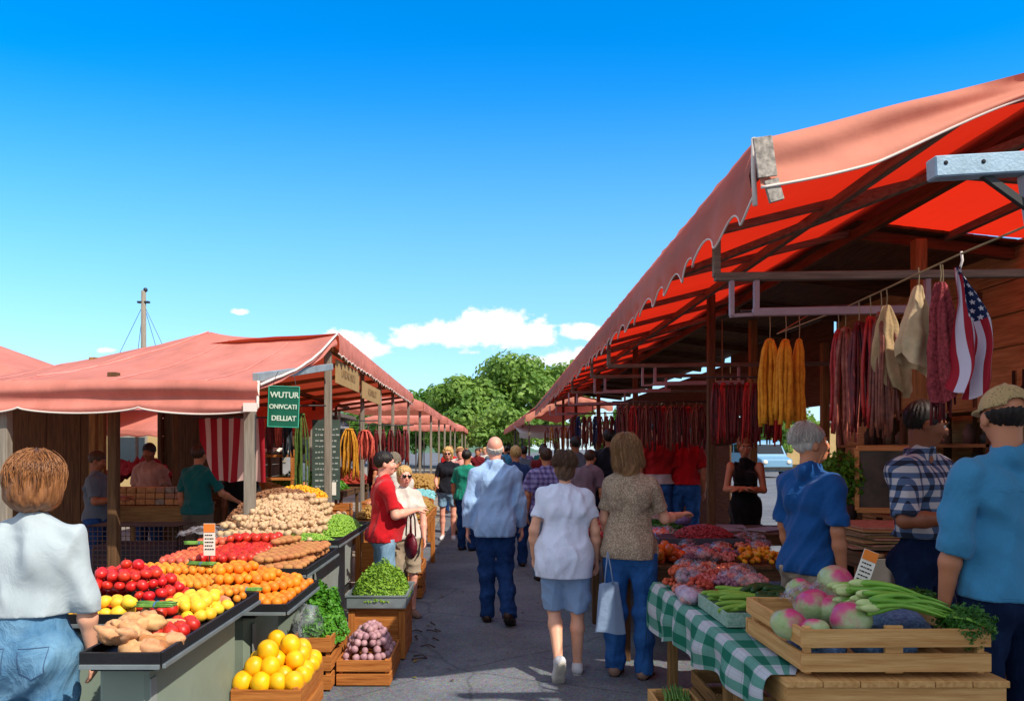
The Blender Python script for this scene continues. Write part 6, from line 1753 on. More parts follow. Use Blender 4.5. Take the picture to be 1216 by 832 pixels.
crumple((2.22, 6.5, .76), .16, .2, .10, 'clear plastic heap beside the bean box', seed=23)
leafy('green_herbs', 'low heap of dark green herbs on the long right table', (1.72, 7.6, .75), .28, .4, .12, herb, 2200, .022, 14, 'herbs', 'stuff')
for i in range(50):
    tag(link('bell_pepper', pep, None, None, (rs.uniform(1.42, 1.66), rs.uniform(6.95, 7.2), .77+.06*rs.random()), (rs.uniform(0, 3), rs.uniform(0, 3), rs.uniform(0, 6)), (.75,)*3), 'small orange pepper heaped before the herbs on the long table', 'pepper', 'orange peppers before the herbs')
crumple((1.7, 8.7, .76), .3, .5, .08, 'grey-green netting spread over the far part of the long table', m='box_c', seed=24, name='netting', cat='netting')
plank_table(2.15, 3.2, 7.25, 8.1, .78, 'dark bench with paper sheets in front of the woman with bare shoulders', 'w_dark', 'w_dark_y', 'w_dark_z')
for (x, y, a) in ((2.3, 7.5, .3), (2.45, 7.9, -.2), (2.8, 7.6, .6)):
    tag(MB().box((x, y, .79), (.42, .26, .012), Matrix.Rotation(a, 3, 'Z')).build('paper_sheet', mat('paper_grey', '8e8a94', .7), None), 'pale paper sheet lying on the dark bench', 'paper', 'paper sheets on the dark bench')
tag(MB().ball((2.05, 8.1, .84), (.12, .12, .07), 14, 8).build('lilac_bowl', mat('lilac', '7a6a9a', .4)), 'small lilac bowl by the post on the right', 'bowl')
plank_table(.95, 2.0, 11.5, 16.5, .78, 'far wooden table on the right of the aisle', 'w_dark', 'w_dark_y', 'w_dark_z')
pile_stuff('dried_goods', 'mixed brown and green goods heaped on the far right table', 'dry goods', (1.48, 14, .8), .48, 2.3, .2, mat('dry_mix', '3c4422', .8, scale=12, col2='8a5a3a'), .035, 900, seed=20, fn=lambda x, y: (max(0, 1-x**4)*max(0, 1-y**4))**.6)
# bottom crate with blue liner
bc_ = crate(.865, 1.09, 3.78, 4.12, 0, .30, 'open crate with a blue liner and green beans at the bottom edge, under the tablecloth', 'w_crate', 'w_crate_y', 'w_crate', rows=3, gap=.08, group=None)
tag(MB().grid(lambda u, v: (lerp(.89, 1.075, u), lerp(3.80, 4.10, v), .27+.03*abs(2*u-1)**2+.02*nz(u*4, v*4, 1)), 14, 14).build('liner', mat('liner_blue', '4f7f9c', .5, bump=.5, bscale=40), bc_, True))
bean_bundle((.975, 3.93, .285), .26, 46, .045, 1.4, beanm, 'loose green beans lying in the blue-lined crate', band=False)
wst = MB()
for (x, y) in ((1.24, 4.6),): pass
crate(1.2, 1.6, 4.0, 4.5, 0, .3, 'empty wooden crate pushed under the checked table', 'w_tan', 'w_tan_y', 'w_tan_z', rows=3, group=None)

# ------------------------------------------------------------------ goods hanging from the line, right
LN = [(2.18, 3.05, 2.50), (2.13, 3.45, 2.475), (2.06, 4.4, 2.41), (2.02, 5.3, 2.40), (2.6, 5.9, 2.7)]
tag(MB().tube(LN, .005, 6).build('hanging_line', MATS['string'], None, True), 'sagging string line carrying the flag and bundles on the right', 'line')
def onl(y):
    for a, b in zip(LN, LN[1:]):
        if a[1] <= y <= b[1]: return Vector(a).lerp(Vector(b), (y-a[1])/(b[1]-a[1]))
for i, (y, m_, w_, L_, lab, n) in enumerate(((4.46, H_red, .07, .60, 'bright red sausage bundle at the left end of the near line', 9), (4.38, H_speck, .10, .66, 'speckled pinkish bundle, second from the left on the near line', 16),
    (4.24, H_dkred, .10, .60, 'dark red bundle, third from the left on the near line', 14), (4.13, H_red, .10, .58, 'deep red bundle of thick strands in the middle of the near line', 12), (4.03, H_brown, .11, .64, 'brown bundle of thin strands beside the first tan cloth', 18))):
    hank('strand_bundle', lab, None, m_, onl(y), L_, w_, n, .0095, seed=60+i, string=.12, dpt=.8, sway=.012)
tws = random.Random(2)
def drape(name, top, L, w0, w1, m, label, cat, seed, pinch=.15, hem=0, fold=5, dep=.06, side=0, thick=True, uvrot=False):
    """a cloth hung from one point, opening into folds"""
    o = empty(name, top, 0, label, cat)
    def f(u, v):
        wd = lerp(w0, w1, min(1, v*1.15)**.75)*(1-hem*max(0, v-.8)*3)
        a = 2*math.pi*u
        rx = wd*.5; ry = dep*(.3+.7*v**.6)
        k = 1+.22*math.sin(a*fold+seed)+.12*math.sin(a*(fold*2+1)+v*3)
        zz = -.09-L*v-.05*v*math.sin(a+seed)*(1+.6*math.sin(2*a+seed))
        return (rx*math.cos(a)*k+side*v*v+.012*nz(u*5, v*5, seed), ry*math.sin(a)*k+.02*nz(u*4, v*4, seed+5), zz)
    MB().grid(f, 72, 36).build('cloth', m, o, True)
    MB().tube([(0, 0, 0), (.004, 0, -.05), (0, 0, -.10)], .003, 4).build('hanging_string', MATS['string'], o)
    return o
tanm = mat('tan_cloth', '8f7652', .85, scale=7, col2='c2a67c', bump=.8, bscale=30, bdist=.008, trans=.1)
drape('cloth_bag', onl(3.98), .42, .03, .17, tanm, 'crumpled tan cloth bag hanging beside the red bundles', 'cloth bag', 3, dep=.06, side=.05, fold=4, hem=.5)
drape('cloth_bag', onl(3.72)+Vector((0, 0, .03)), .40, .025, .19, mat('tan_cloth_pale', 'a38b66', .85, scale=7, col2='cfb892', bump=.7, bscale=30, bdist=.008, trans=.1), 'smooth pale tan cloth bag hanging nearest the red woven cloth', 'cloth bag', 8, dep=.07, side=-.01, fold=3, hem=.2)
wov = mat('woven_red', '5e141c', .85, scale=90, col2='a8444a', bump=.9, bscale=160, stretch=(1, 1, .6))
drape('woven_cloth', onl(3.56)+Vector((.0, 0, .0)), .54, .03, .16, wov, 'red woven cloth hanging folded behind the starred flag', 'cloth', 5, dep=.07, side=.05, fold=5)
hank('strand_bundle', 'brownish red strands hanging between the woven cloth and the flag', None, H_dkred, onl(3.50)+Vector((.03, .1, 0)), .62, .10, 12, .008, seed=90)
for i, (px_, Y_, w_) in enumerate(((914, 5.15, .11), (933, 5.05, .11), (949, 5.1, .09))):
    p = at(px_, 372, Y_); lab = ('thick mustard yellow yarn hank, left of three', 'thick mustard yellow yarn hank, middle of three', 'thick mustard yellow yarn hank, right of three')[i]
    hank('yarn_hank', lab, None, H_orange, p, .57, w_, 11, .015, seed=100+i, string=.18, cat='yarn hank', taper=1.2, sway=.01)
tag(MB().tube([(1.7, 5.1, 2.52), (2.5, 5.1, 2.56)], .010, 6).build('hanging_rod', MATS['metal_dark']), 'dark rod holding the mustard yarn hanks', 'rod')
def row(x0, x1, y, z, n, ms, L, label, group, seed, w=.13, k=9):
    protos = []
    rod((x0-.1, y, z), (x1+.15, y, z), 'rod of '+label.replace('bundle', 'bundles').replace('strand ', ''))
    for i in range(n):
        x = lerp(x0, x1, i/(n-1))
        if len(protos) < 4: o = hank('strand_bundle', label, group, ms[i % len(ms)], (x, y, z), L, w, k, .010, seed=seed+i, string=.06, dpt=.35); protos.append((o, kids(o)))
        else:
            s_, ch = protos[(i*3+1) % 4]; o = copy_tree(s_, None, ch); o.location = (x, y+.02*math.sin(i*3), z); o.scale = (1, 1, .94+.1*((i*7) % 3)/2)
row(2.14, 2.74, 7.15, 2.27, 9, [H_dkred, H_red, H_dkred, H_dkred], .56, 'dark red strand bundle in the row above the woman with bare shoulders', 'dark red bundles, nearer row', 120, w=.10)
row(1.62, 2.62, 9.3, 2.17, 14, [H_dkred, H_brown, H_red, H_dkred], .52, 'dark red and gold strand bundle in the row above the red shirts', 'dark red bundles, middle row', 140, w=.12)
row(1.45, 2.5, 13.0, 2.2, 12, [H_dkred, H_navy, H_dkred, H_brown], .5, 'dull strand bundle in the farthest row on the right', 'dull bundles, far row', 160, w=.12)
row(1.0+.55, 3.6, 20.0, 2.2, 18, [H_brown, H_yel, H_brown, H_speck], .55, 'straw-coloured strand bundle deep under the right awning', 'straw bundles, far end', 180, w=.16, k=7)

# flag with stars and stripes, folded as it hangs
def starflag(t, tc, c):
    uv = t.n('ShaderNodeUVMap'); uv.uv_map = 'UVMap'; sp = t.n('ShaderNodeSeparateXYZ'); t.l(uv.outputs[0], sp.inputs[0])
    U_, V_ = sp.outputs[0], sp.outputs[1]     # U across the stripes, V down the hanging length
    st = t.mix(t.math('GREATER_THAN', t.math('FRACT', t.math('MULTIPLY', U_, 4.5)), .5), lin('a01428'), lin('cfcadb'))
    # rows of stars in the canton
    a = t.math('FRACT', t.math('MULTIPLY', V_, 17)); b = t.math('FRACT', t.math('ADD', t.math('MULTIPLY', U_, 8), t.math('MULTIPLY', t.math('FLOOR', t.math('MULTIPLY', V_, 17)), .5)))
    aa = t.math('SUBTRACT', a, .5); bb = t.math('SUBTRACT', b, .5)
    ang = t.math('ARCTAN2', aa, bb); rad = t.math('SQRT', t.math('ADD', t.math('MULTIPLY', aa, aa), t.math('MULTIPLY', bb, bb)))
    lim = t.math('MULTIPLY_ADD', t.math('COSINE', t.math('MULTIPLY', ang, 5)), .09, .24)
    canton = t.mix(t.math('LESS_THAN', rad, lim), lin('10234f'), lin('d3d6de'))
    inc = t.math('MULTIPLY', t.math('LESS_THAN', V_, .40), t.math('GREATER_THAN', U_, .30))
    return t.mix(inc, st, canton)
fm_ = mat('star_flag', 'ffffff', .75, bump=.2, bscale=200, bdist=.002, pattern=starflag, trans=.25)
fo = empty('star_flag', onl(3.42), 0, 'starred and striped flag hanging folded above the man in the cap', 'flag')
def fsf(u, v):
    wd = lerp(.02, .20, min(1, v*1.5)**.8); L_ = .60*(1-.16*abs(u-.45)*1.6*v)
    sl = .07*v+.05*math.sin(v*3.2)
    return ((u-.5)*wd+sl-.02+.012*math.sin(v*9+u*5), .035*math.sin(u*13+v*1.5)*(.3+v)+.02*nz(u*3, v*4, 3), -.06-L_*v-.015*math.sin(u*13)*v)
MB().grid(fsf, 50, 50).build('cloth', fm_, fo, True)
MB().tube([(0, 0, .01), (.005, 0, -.03), (-.01, 0, -.08)], .006, 6).build('knot', MATS['trim_white'], fo, True)

# ------------------------------------------------------------------ rear wall, shelves and view behind
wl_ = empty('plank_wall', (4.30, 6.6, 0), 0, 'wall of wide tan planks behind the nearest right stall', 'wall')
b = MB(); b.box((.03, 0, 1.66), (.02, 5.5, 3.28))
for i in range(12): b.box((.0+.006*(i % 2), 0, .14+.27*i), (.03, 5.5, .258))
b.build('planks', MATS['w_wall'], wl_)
b = MB()
for i in range(5): b.bar((-.04, -2.6+1.3*i, 0), (-.04, -2.6+1.3*i, 2.95), .06, .05, up=(0, 1, 0))
b.build('studs', MATS['w_dark_z'], wl_)
lt = mat('painted_letter', '2b2119', .8)
text('UR S', .24, lt, wl_, (-.075, -.72, 2.13), (R(90), 0, R(-90)), .004); text('BULS', .13, lt, wl_, (-.075, -.85, 1.93), (R(90), 0, R(-90)), .003)
MB().box((-.05, -.75, 2.03), (.02, 1.5, .42)).build('sign_board', MATS['w_wall'], wl_)
b = MB()
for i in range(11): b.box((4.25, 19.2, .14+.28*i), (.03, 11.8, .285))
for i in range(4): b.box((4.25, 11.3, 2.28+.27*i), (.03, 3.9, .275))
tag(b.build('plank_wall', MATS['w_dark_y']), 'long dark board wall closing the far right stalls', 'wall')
sh = empty('wall_shelf', (3.98, 6.9, 0), 0, 'tall dark shelf unit against the plank wall', 'shelf')
for y in (-1.2, 0, 1.2):
    for x in (-.2, .2): MB().bar((x, y, 0), (x, y, 1.95), .05, .05, up=(0, 1, 0)).build('upright', MATS['w_dark_z'], sh)
for z in (.5, .95, 1.35, 1.62, 1.9): MB().box((0, 0, z), (.45, 2.5, .028)).build('shelf_board', MATS['w_tan_y'], sh)
sgm = [mat('goods_a', '4a3a30', .7, rnd=.6), mat('goods_b', '6a5a48', .6, rnd=.8), mat('goods_c', '3a4a4a', .5, rnd=.6)]
for k in range(46):
    z = (.5, .95, 1.35, 1.62)[k % 4]; y = 5.75+2.3*rs.random(); h_ = rs.uniform(.10, .2)
    bt = MB().tube([(0, 0, 0), (0, 0, h_*.7), (0, 0, h_*.85), (0, 0, h_)], [.045, .045, .025, .022], 10).build('jar', sgm[k % 3], None, True, (3.9+.12*rs.random(), y, z+.014))
    tag(bt, 'dusky jar standing on the dark shelf unit', 'jar', 'jars on the shelf unit')
# framed notice, counter of flattened cardboard, plant
fn_ = empty('framed_notice', (3.30, 6.35, 0), R(-12), 'pale wooden frame with a dusky picture standing behind the man in the plaid shirt', 'frame')
b = MB()
for (a, b_) in (((-.20, 1.08), (.20, 1.08)), ((.20, 1.08), (.20, 1.60)), ((.20, 1.60), (-.20, 1.60)), ((-.20, 1.60), (-.20, 1.08))): b.bar((a[0], 0, a[1]), (b_[0], 0, b_[1]), .035, .045)
b.build('frame', MATS['w_crate'], fn_); MB().box((0, .005, 1.34), (.38, .01, .5)).build('picture', mat('dusk_pic', '2c3230', .4, scale=5, col2='5f5a4a', var=.4), fn_)
for x in (-.17, .17): MB().bar((x, .03, 0), (x, .03, 1.1), .04, .04, up=(0, 1, 0)).build('leg', MATS['w_dark_z'], fn_)
plank_table(2.62, 3.55, 5.3, 6.05, .86, 'grey-draped counter carrying flattened cardboard', 'w_dark', 'w_dark_y', 'w_dark_z')
tag(MB().box((3.08, 5.28, .45), (.92, .03, .76)).build('grey_sheet', mat('grey_sheet', '4f4c4a', .8)), 'grey sheet hanging in front of the cardboard counter', 'sheet')
for k in range(9):
    tag(MB().box((3.06+rs.uniform(-.05, .05), 5.68+rs.uniform(-.03, .03), .875+.019*k), (.78, .6, .014), Matrix.Rotation(rs.uniform(-.12, .12), 3, 'Z')@Matrix.Rotation(rs.uniform(-.02, .02), 3, 'Y')).build('flat_cardboard', MATS['paper_tan' if k % 2 else 'box_b']), 'flattened brown cardboard in the stack on the counter', 'cardboard', 'flattened cardboard stack')
pp = empty('potted_plant', (3.02, 6.5, 0), 0, 'leafy dark potted plant beside the framed notice', 'plant')
MB().tube([(0, 0, 0), (0, 0, .95), (0, 0, 1.12)], [.10, .11, .14], 14).build('pot', MATS['metal_dark'], pp, True)
fronds((0, 0, 1.33), (.19, .19, .24), 1500, .028, 8, letm, pp)
tag(MB().ball((2.9, 9.4, 1.83), (.30, .1, .2), 14, 9, fn=lambda d: 1+.2*noise.noise(d*3)).build('dark_bundle', MATS['w_dark'], None, True), 'dark wrapped bundle hung in the shade behind the yarn hanks', 'bundle')
tag(MB().tube([(2.9, 9.4, 2.0), (2.9, 9.4, 3.2)], .008, 5).build('cord', MATS['string']), 'cord holding the dark wrapped bundle', 'cord')
building(9.5, 32, 62, 3.6, 'pale low building far beyond the right stalls', MATS['plaster_beige'], 7)
# pale blue van, seen through the gap in the right stall
vn = empty('delivery_van', (15.2, 43, 0), R(8), 'light blue van parked in the sun beyond the right stall', 'van')
vb = MB(); prof = [(-2.3, .35), (-2.3, 1.0), (-1.75, 1.15), (-1.15, 1.95), (-.9, 2.05), (2.2, 2.08), (2.3, 1.9), (2.3, .35)]
for sx in (-.9, .9):
    for (y, z) in prof: vb.v.append(Vector((sx*(1 if z < 1.2 else .94), y, z)))
n = len(prof); vb.f.append(list(range(n))[::-1]); vb.f.append([n+i for i in range(n)])
for i in range(n): j = (i+1) % n; vb.f.append([i, j, n+j, n+i])
vm = vb.mesh('body'); body_ = link('body', vm, mat('van_blue', '6f9ab8', .3, var=.04, coat=.5), vn)
bm_ = body_.modifiers.new('bevel', 'BEVEL'); bm_.width = .07; bm_.segments = 3
gls = mat('van_glass', '14191c', .08, var=.02, spec=.9)
MB().box((0, -1.47, 1.55), (1.5, .03, .62), Matrix.Rotation(R(-37), 3, 'X')).build('windscreen', gls, vn)
for sx in (-1, 1):
    for (y0_, y1_) in ((-1.0, -.15), (.0, .95), (1.1, 1.95)): MB().box((sx*.865, (y0_+y1_)/2, 1.6), (.03, y1_-y0_, .48)).build('side_window', gls, vn)
    MB().ball((sx*.68, -2.31, .85), (.14, .05, .12), 12, 8).build('headlight', MATS['paper'], vn, True)
    for y in (-1.5, 1.5):
        wh = MB().tube([(sx*.70, y, .34), (sx*.93, y, .34)], .34, 22).build('wheel', mat('tyre', '131313', .8), vn, True)
        MB().tube([(sx*.9, y, .34), (sx*.945, y, .34)], .19, 16).build('rim', MATS['tray_metal'], wh, True)
MB().box((0, -2.33, .5), (1.7, .1, .2)).build('bumper', MATS['metal_dark'], vn)
tree(20, 52, 5.2, 5, 'bushy tree beyond the blue van on the right', leafm, 41, 3000, .2)
tree(9.6, 50, 4.2, 5, 'small tree behind the right stalls, left of the blue van', leafm2, 42, 3000, .2)
# pale inner awning far down on the right
o = empty('market_awning', (0, 0, 0), 0, 'pale canvas awning low behind the heads at the far right of the aisle', 'awning')
canopy(o, lambda u, v: (lerp(1.1, 6.5, u), lerp(27, 34, v), 2.15+.5*v), 10, 10, MATS['canvas_white'])
valance(o, [(1.1, 27, 2.15), (6.5, 27, 2.15)], .22, .5, .05, (0, -1, 0), MATS['canvas_white'], n=60, trim=False)
for x in (1.2, 3.0, 4.8, 6.4): MB().bar((x, 27.1, 0), (x, 27.1, 2.15), .05, .05, up=(0, 1, 0)).bar((x, 33.9, 0), (x, 33.9, 2.62), .05, .05, up=(0, 1, 0)).build('post', MATS['metal_dark'], o)
# ------------------------------------------------------------------ people
def top(m, **k): d = dict(kind='tee', mat=MATS[m], fold=.010); d.update(k); return d
def bot(m, **k): d = dict(kind='jeans', mat=MATS[m], fold=.008); d.update(k); return d
def shorts(m, **k): d = dict(kind='shorts', mat=MATS[m], name='shorts', fold=.007); d.update(k); return d
down_f = lambda sd, out=.14, f=.25: ((out*sd, -.02, -1), (.0, f, -1))
# 1 woman at the left edge
person(-1.79, 2.96, 2, 1.56, 'woman with auburn bob in a pale grey-blue top at the left edge', top('c_greyblue', hem=1.07, sleeve='elbow', loose=1, fold=.009, name='pullover'),
       bot('j_mid', pockets=1), 'shoe_brown', ('bob', 'hair_auburn'), 'light', True, 1.12, aR=((.16, .02, -1), (.02, .22, -1)), aL=((-.2, 0, -1), (-.05, .3, -1)), head=(8, 0, 3), lean=(.03, 0), res=.0075, strands=3600)
# 2 man in light blue shirt walking away
person(.06, 7.0, 1, 1.70, 'bald man in a light blue shirt and dark jeans walking away down the aisle', top('c_lightblue', hem=.80, sleeve='long', collar=1, fold=.009, yoke=1),
       bot('j_dark'), 'shoe_brown', ('fringe', 'hair_white'), 'pink', False, 1.10, aR=((.13, .0, -1), (.08, .22, -1)), aL=((-.15, -.05, -1), (-.06, .12, -1)),
       lL=((.02, .03, -.43), (.0, .0, -.41), (-.05, 1, -.05)), lR=((.0, .02, -.43), (.03, -.22, -.36), (.25, .85, -.45)), res=.009)
# 3 woman in white tee
person(.545, 5.40, 0, 1.555, 'woman in a white T-shirt and pale blue shorts walking away with one heel raised', top('c_white_tee', hem=.76, sleeve='short', sl=.62, fold=.009, loose=1),
       shorts('c_blueshorts', len=.97), 'shoe_white', ('pixie', 'hair_ashbrown'), 'light', True, 1.17, aR=((.22, .0, -1), (.10, .28, -1)), aL=((-.25, -.02, -1), (.02, .5, -1)),
       lR=((.0, .0, -.43), (.0, .0, -.41), (.15, 1, 0)), lL=((.015, .05, -.42), (.01, -.30, -.33), (-.1, .55, -.95)), res=.009, strands=1600, head=(-3, 0, 0))
# 4 woman in beige pullover
person(.995, 5.34, -22, 1.69, 'woman in a beige knitted pullover and blue jeans reaching over the right table', top('c_knit', hem=.86, sleeve='short', sl=.72, loose=1, fold=.008, name='pullover'),
       bot('j_blue', leg=.062), 'shoe_tan', ('long', 'hair_light'), 'light', True, .98, aR=((.3, .25, -1), (.35, 1.0, .06)), aL=((-.12, .15, -1), (.1, .6, -1)), head=(-35, 12, 0), res=.009, strands=2400)
# 5 man in royal blue shirt with white cap
person(1.93, 4.55, -58, 1.74, 'grey-haired man in a royal blue shirt standing by the red fruit', top('c_royal', hem=.86, sleeve='short', sl=.85, collar=1, fold=.009, yoke=1),
       bot('c_beigepant'), 'shoe_brown', ('short', 'hair_white'), 'tan', False, .86, aR=((.1, -.12, -1), (.03, .15, -1)), aL=((-.1, .12, -1), (0, .3, -1)), head=(-30, 6, 0), res=.009, face=True, strands=1200)
# 6 man in plaid shirt
person(2.47, 4.30, -150, 1.86, 'dark-haired man in a plaid shirt looking down behind the right-hand crate', top('c_plaid', hem=1.03, sleeve='short', sl=.92, collar=1, fold=.010),
       bot('j_indigo', belt=1), 'shoe_black', ('short', 'hair_dark'), 'brown', False, 1.0, aR=((.22, .18, -1), (-.35, 1, .12)), aL=((-.1, .25, -1), (.3, .9, .05)), head=(42, -14, 0), res=.009, face=True)
# 7 man in cap at the right edge
person(2.235, 3.27, 4, 1.86, 'man in a khaki cap and azure shirt, back turned at the right edge', top('c_azure', hem=.90, sleeve='roll', collar=1, fold=.010, hemtilt=0, yoke=1),
       bot('j_indigo'), 'shoe_black', ('short', 'hair_dark'), 'tan', False, .95, aL=((-.14, .02, -1), (-.02, .16, -1)), aR=((.22, .1, -1), (-.1, .5, -1)), head=(-14, -4, 0), cap=('cap', 'c_khaki_cap'), res=.008)
# 8 man in red T-shirt, arms crossed
person(-.93, 6.76, -72, 1.565, 'dark-haired man in a red T-shirt with folded arms beside the sprout box', top('c_red', hem=.86, sleeve='short', sl=.8, fold=.009), bot('j_light'), 'shoe_brown', ('short', 'hair_dark'), 'pink', False, 1.1,
       aR=((.18, .25, -1), (-.45, 1, .18)), aL=((-.18, .25, -1), (.8, .8, .1)), head=(-10, 0, 0), res=.009, face=True, belly=.08)
# 9 woman with white top behind him
person(-.80, 7.22, -158, 1.43, 'blond woman in sunglasses and a white top standing behind the man in red', top('c_whitepat', hem=.9, sleeve='short', sl=.5), shorts('c_beigepant', len=.9), 'shoe_tan', ('pixie', 'hair_blond'), 'pink', True, 1.0,
       aL=((-.2, .1, -1), (.1, .5, -1)), aR=((.2, .1, -1), (-.2, .6, -1)), head=(0, 0, 0), res=.0105, face=True, glasses=True)
# 10 man with hat by the nuts
person(-1.02, 8.2, 165, 1.55, 'older person in a grey hat and pale patterned shirt looking down at the nuts', top('c_whitepat', hem=.9, sleeve='short', sl=.8), bot('c_tan_shorts'), 'shoe_brown', ('thin', 'hair_grey'), 'tan', False, 1.0, head=(10, -22, 0), cap=('cap', 'c_strawhat'), res=.012, face=True,
       aR=((.1, .3, -1), (-.2, .8, .1)), aL=((-.1, .3, -1), (.2, .8, .0)))
# 11 woman in navy facing us
person(-.71, 13.3, 178, 1.61, 'woman in a black top and denim shorts walking towards the camera on the left', top('c_navy', hem=.9, sleeve='short', sl=.75, loose=1), shorts('j_light', len=.62), 'shoe_white', ('curly', 'hair_blond'), 'pink', True, 1.05, res=.013, face=True, glasses=True,
       aR=((.2, .1, -1), (-.1, .8, -.3)), aL=((-.2, .0, -1), (0, .2, -1)))
P_ = [
 (-2.75, 11.0, 120, 1.66, 'stallholder in a slate apron shirt behind the nut table in the shade', 'c_slate', 'j_indigo', 'hair_brown', 'short', 'tan', 1.0, {}),
 (-2.4, 15.9, 100, 1.7, 'stallholder in dark red standing between the inner tables on the left', 'c_maroon', 'j_indigo', 'hair_dark', 'short', 'tan', 1.05, {}),
 (0.15, 18.2, 0, 1.68, 'far person in a grey top left of the aisle middle', 'c_slate', 'j_dark', 'hair_dark', 'short', 'tan', 1.05, {}),
 (-0.1, 24, 180, 1.62, 'distant person in a white top facing the camera under the trees', 'c_whitepat', 'j_light', 'hair_blond', 'curly', 'pink', 1.05, {}),
 (0.5, 22, 0, 1.66, 'distant person in azure blue walking away', 'c_azure', 'j_dark', 'hair_dark', 'short', 'tan', 1.05, {}),
 (0.95, 20, 0, 1.66, 'distant person in purple check under the right awning', 'c_plaid_purple', 'j_dark', 'hair_brown', 'short', 'tan', 1.05, {}),
 (-0.75, 26, 175, 1.6, 'distant person in pink near the left posts', 'c_pink', 'c_beigepant', 'hair_auburn', 'short', 'pink', 1.05, {}),
 (0.2, 29, 180, 1.6, 'tiny distant person in red where the aisle narrows', 'c_red', 'j_dark', 'hair_dark', 'short', 'pink', 1.05, {}),
 (0.75, 28, 0, 1.66, 'tiny distant person in black right of the aisle centre', 'c_navy', 'j_dark', 'hair_dark', 'short', 'tan', 1.05, {}),
 (-0.35, 33, 180, 1.64, 'tiny distant person in mauve at the far end', 'c_mauve', 'j_dark', 'hair_brown', 'short', 'tan', 1.05, {}),
 (0.35, 36, 0, 1.64, 'tiny distant person in teal at the far end', 'c_teal', 'j_dark', 'hair_dark', 'short', 'tan', 1.05, {}),
 (1.25, 17.2, -30, 1.7, 'dim person in teal looking at the far right table', 'c_teal', 'j_indigo', 'hair_dark', 'short', 'brown', 1.05, {}),
 (-.52, 14.2, 176, 1.60, 'person in a pink top just behind the woman in the black top', 'c_pink', 'c_beigepant', 'hair_auburn', 'short', 'pink', 1.0, {}),
 (-.34, 11.9, -25, 1.57, 'person in a bright green shirt left of the bald man', 'c_green', 'j_dark', 'hair_dark', 'short', 'tan', 1.15, {}),
 (-.66, 17.5, 175, 1.62, 'far person in a pale pink top on the sunny side of the aisle', 'c_whitepat', 'j_light', 'hair_blond', 'curly', 'pink', 1.0, {}),
 (-.95, 18.8, 190, 1.66, 'far person in red near the left posts', 'c_red', 'j_dark', 'hair_auburn', 'short', 'pink', 1.0, {}),
 (-.30, 21, 170, 1.6, 'far person in a dull maroon shirt in the aisle', 'c_maroon', 'j_dark', 'hair_brown', 'short', 'tan', 1.0, {}),
 (.37, 10.3, 8, 1.63, 'person in a dark blue shirt ahead of the bald man', 'c_dkblue', 'j_dark', 'hair_blond', 'short', 'tan', 1.12, {}),
 (.70, 9.2, 0, 1.60, 'person in a purple plaid shirt walking beyond the woman in white', 'c_plaid_purple', 'j_light', 'hair_brown', 'short', 'tan', 1.16, {}),
 (1.30, 10.5, -35, 1.60, 'person in a mauve shirt bending over the long right table', 'c_mauve', 'c_slate', 'hair_brown', 'short', 'tan', 1.05, dict(lean=(.05, .28))),
 (1.72, 10.75, -20, 1.87, 'tall person in black standing deep in the right stall', 'c_navy', 'j_indigo', 'hair_dark', 'short', 'brown', 1.1, {}),
 (1.38, 12.0, 20, 1.78, 'person in dark slate shade behind the mauve shirt', 'c_slate', 'j_indigo', 'hair_dark', 'short', 'brown', 1.0, {}),
 (1.02, 14.2, 0, 1.64, 'far person in dark red under the right awning', 'c_maroon', 'j_indigo', 'hair_brown', 'short', 'tan', 1.0, {}),
 (.72, 15.5, 0, 1.63, 'far person in slate grey in the middle of the aisle', 'c_slate', 'j_dark', 'hair_dark', 'short', 'tan', 1.0, {}),
 (-4.42, 8.55, -80, 1.56, 'person in a grey-blue shirt reading in the shade of the left stall', 'c_slate', 'j_dark', 'hair_brown', 'short', 'brown', 1.08, dict(aR=((.15, .2, -1), (-.3, 1, .1)), aL=((-.1, .2, -1), (.3, 1, .1)), head=(0, -15, 0))),
 (-4.45, 9.95, 175, 1.66, 'stall vendor in a dull shirt behind the inner counter', 'c_vendor', 'j_dark', 'hair_dark', 'short', 'brown', 1.0, dict(head=(0, -15, 0))),
 (-3.42, 8.95, -15, 1.63, 'man in a teal T-shirt and tan shorts, back turned under the left tent', 'c_teal', 'SH_c_tan_shorts', 'hair_brown', 'short', 'tan', 1.1, dict(aR=((.3, .3, -1), (.3, 1, -.5)))),
 (-3.08, 9.45, 30, 1.5, 'person in a black shirt in the deep shade right of the teal T-shirt', 'c_black', 'j_indigo', 'hair_dark', 'short', 'brown', 1.0, {}),
 (-8.0, 19.5, 170, 1.6, 'far person in blue seen through the left stall', 'c_azure', 'j_dark', 'hair_dark', 'short', 'tan', 1.0, {}),
 (-7.4, 19.0, 200, 1.62, 'far person in slate seen through the left stall, right of the blue one', 'c_slate', 'j_dark', 'hair_brown', 'short', 'tan', 1.0, {}),
]
for (x, y, rz, H_, lab, tm, bm, hm, hst, sk_, g_, kw) in P_:
    b_ = shorts(bm[3:]) if bm.startswith('SH_') else bot(bm)
    person(x, y, rz, H_, lab, top(tm, hem=.88, sleeve='short', sl=.8), b_, 'shoe_brown', (hst, hm), sk_, False, g_, res=.0125 if y < 11 else .016, **kw)
tag(MB().box((2.36, 9.85, .13), (1.1, .7, .03)).box((2.36, 9.6, .06), (1.1, .08, .12)).box((2.36, 10.1, .06), (1.1, .08, .12)).build('wooden_pallet', MATS['w_dark']), 'wooden pallet the two red-shirted sellers stand on', 'pallet')
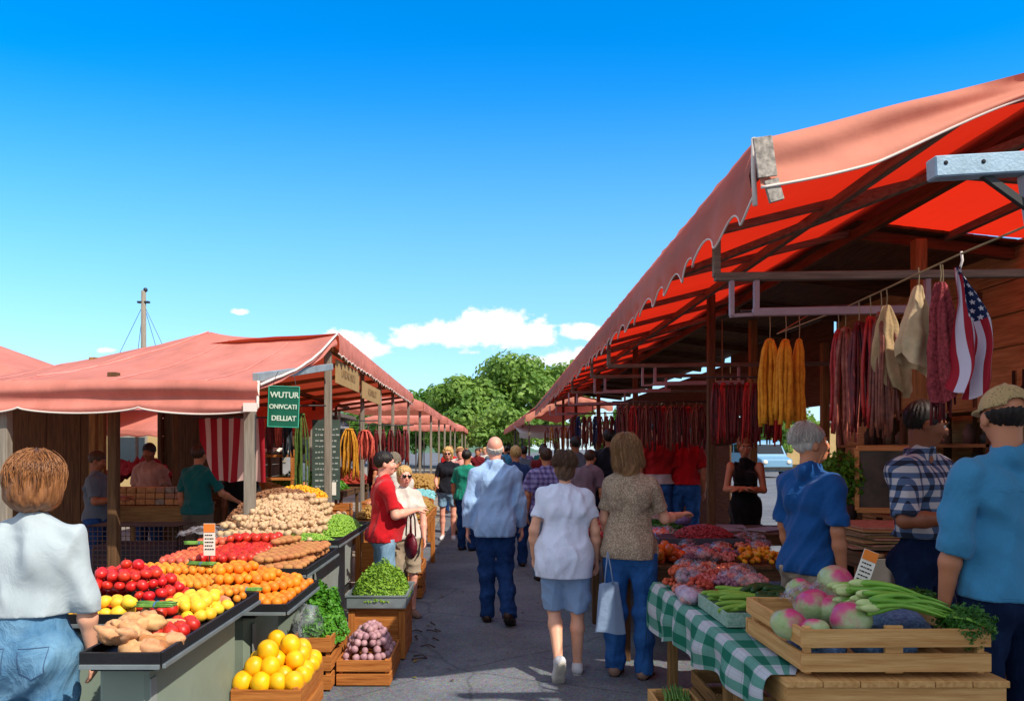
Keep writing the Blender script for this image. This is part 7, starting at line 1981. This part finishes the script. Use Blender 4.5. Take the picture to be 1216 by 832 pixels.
person(2.20, 9.85, 10, 1.80, 'seller in a red and white top behind the long table, left of two', top('c_redwhite', hem=.96, sleeve='short', sl=.8), bot('j_blue'), 'shoe_brown', ('short', 'hair_dark'), 'tan', False, 1.1, res=.0125, z0=.145)
person(2.56, 9.9, -10, 1.78, 'seller in a plain red T-shirt behind the long table, right of two', top('c_red', hem=.96, sleeve='short', sl=.8), bot('j_blue'), 'shoe_brown', ('short', 'hair_dark'), 'tan', False, 1.05, res=.0125, z0=.145, aL=((-.2, .2, -1), (.4, 1, .1)))
person(2.92, 8.62, 158, 1.74, 'woman with bare shoulders in a black sundress, arms folded on the right', dict(kind='tank', mat=MATS['c_black'], hem=.7, sleeve='none', name='dress'), bot('c_black', name='leggings'), 'shoe_black', ('pixie', 'hair_auburn'), 'tan', True, .92,
       aR=((.16, .25, -1), (-1, .6, .12)), aL=((-.16, .25, -1), (1, .6, .05)), head=(10, -14, 0), res=.010, face=True)
# carried bags
cb = empty('shopping_bag', (.82, 5.16, .52), 0, 'white plastic shopping bag beside the woman in the beige pullover', 'shopping bag')
MB().grid(lambda u, v: ((.062+.042*v)*math.cos(6.283*u)*(1+.12*math.sin(u*19+v*2)), (.028+.022*v)*math.sin(6.283*u)*(1+.1*math.sin(u*25)), .16-.33*v+.01*math.sin(u*12)), 60, 20).build('bag_body', mat('bag_white', '8fa6c4', .6, var=.05, bump=.5, bscale=22, bdist=.01, trans=.25), cb, True)
for x in (-.03, .03): MB().tube([(x, 0, .15), (x*.6, .02, .25), (.0, .05, .37)], .005, 5).build('handle', MATS['bag_white'], cb, True)
hb = empty('handbag', (-.70, 6.83, .86), R(-60), 'dark crimson leather handbag hanging from the folded arm of the man in red', 'handbag')
lea = mat('leather_crimson', '5c1020', .45, var=.15, bump=.4, bscale=60)
MB().ball((0, 0, -.13), (.10, .05, .13), 20, 12, fn=lambda d: 1-.18*max(0, d.z)+.05*noise.noise(d*4)).build('bag_body', lea, hb, True)
for y in (-.02, .02): MB().tube([(-.06, y, -.05), (-.045, y, .10), (0, y, .17), (.045, y, .10), (.06, y, -.05)], .007, 6).build('strap', lea, hb, True)
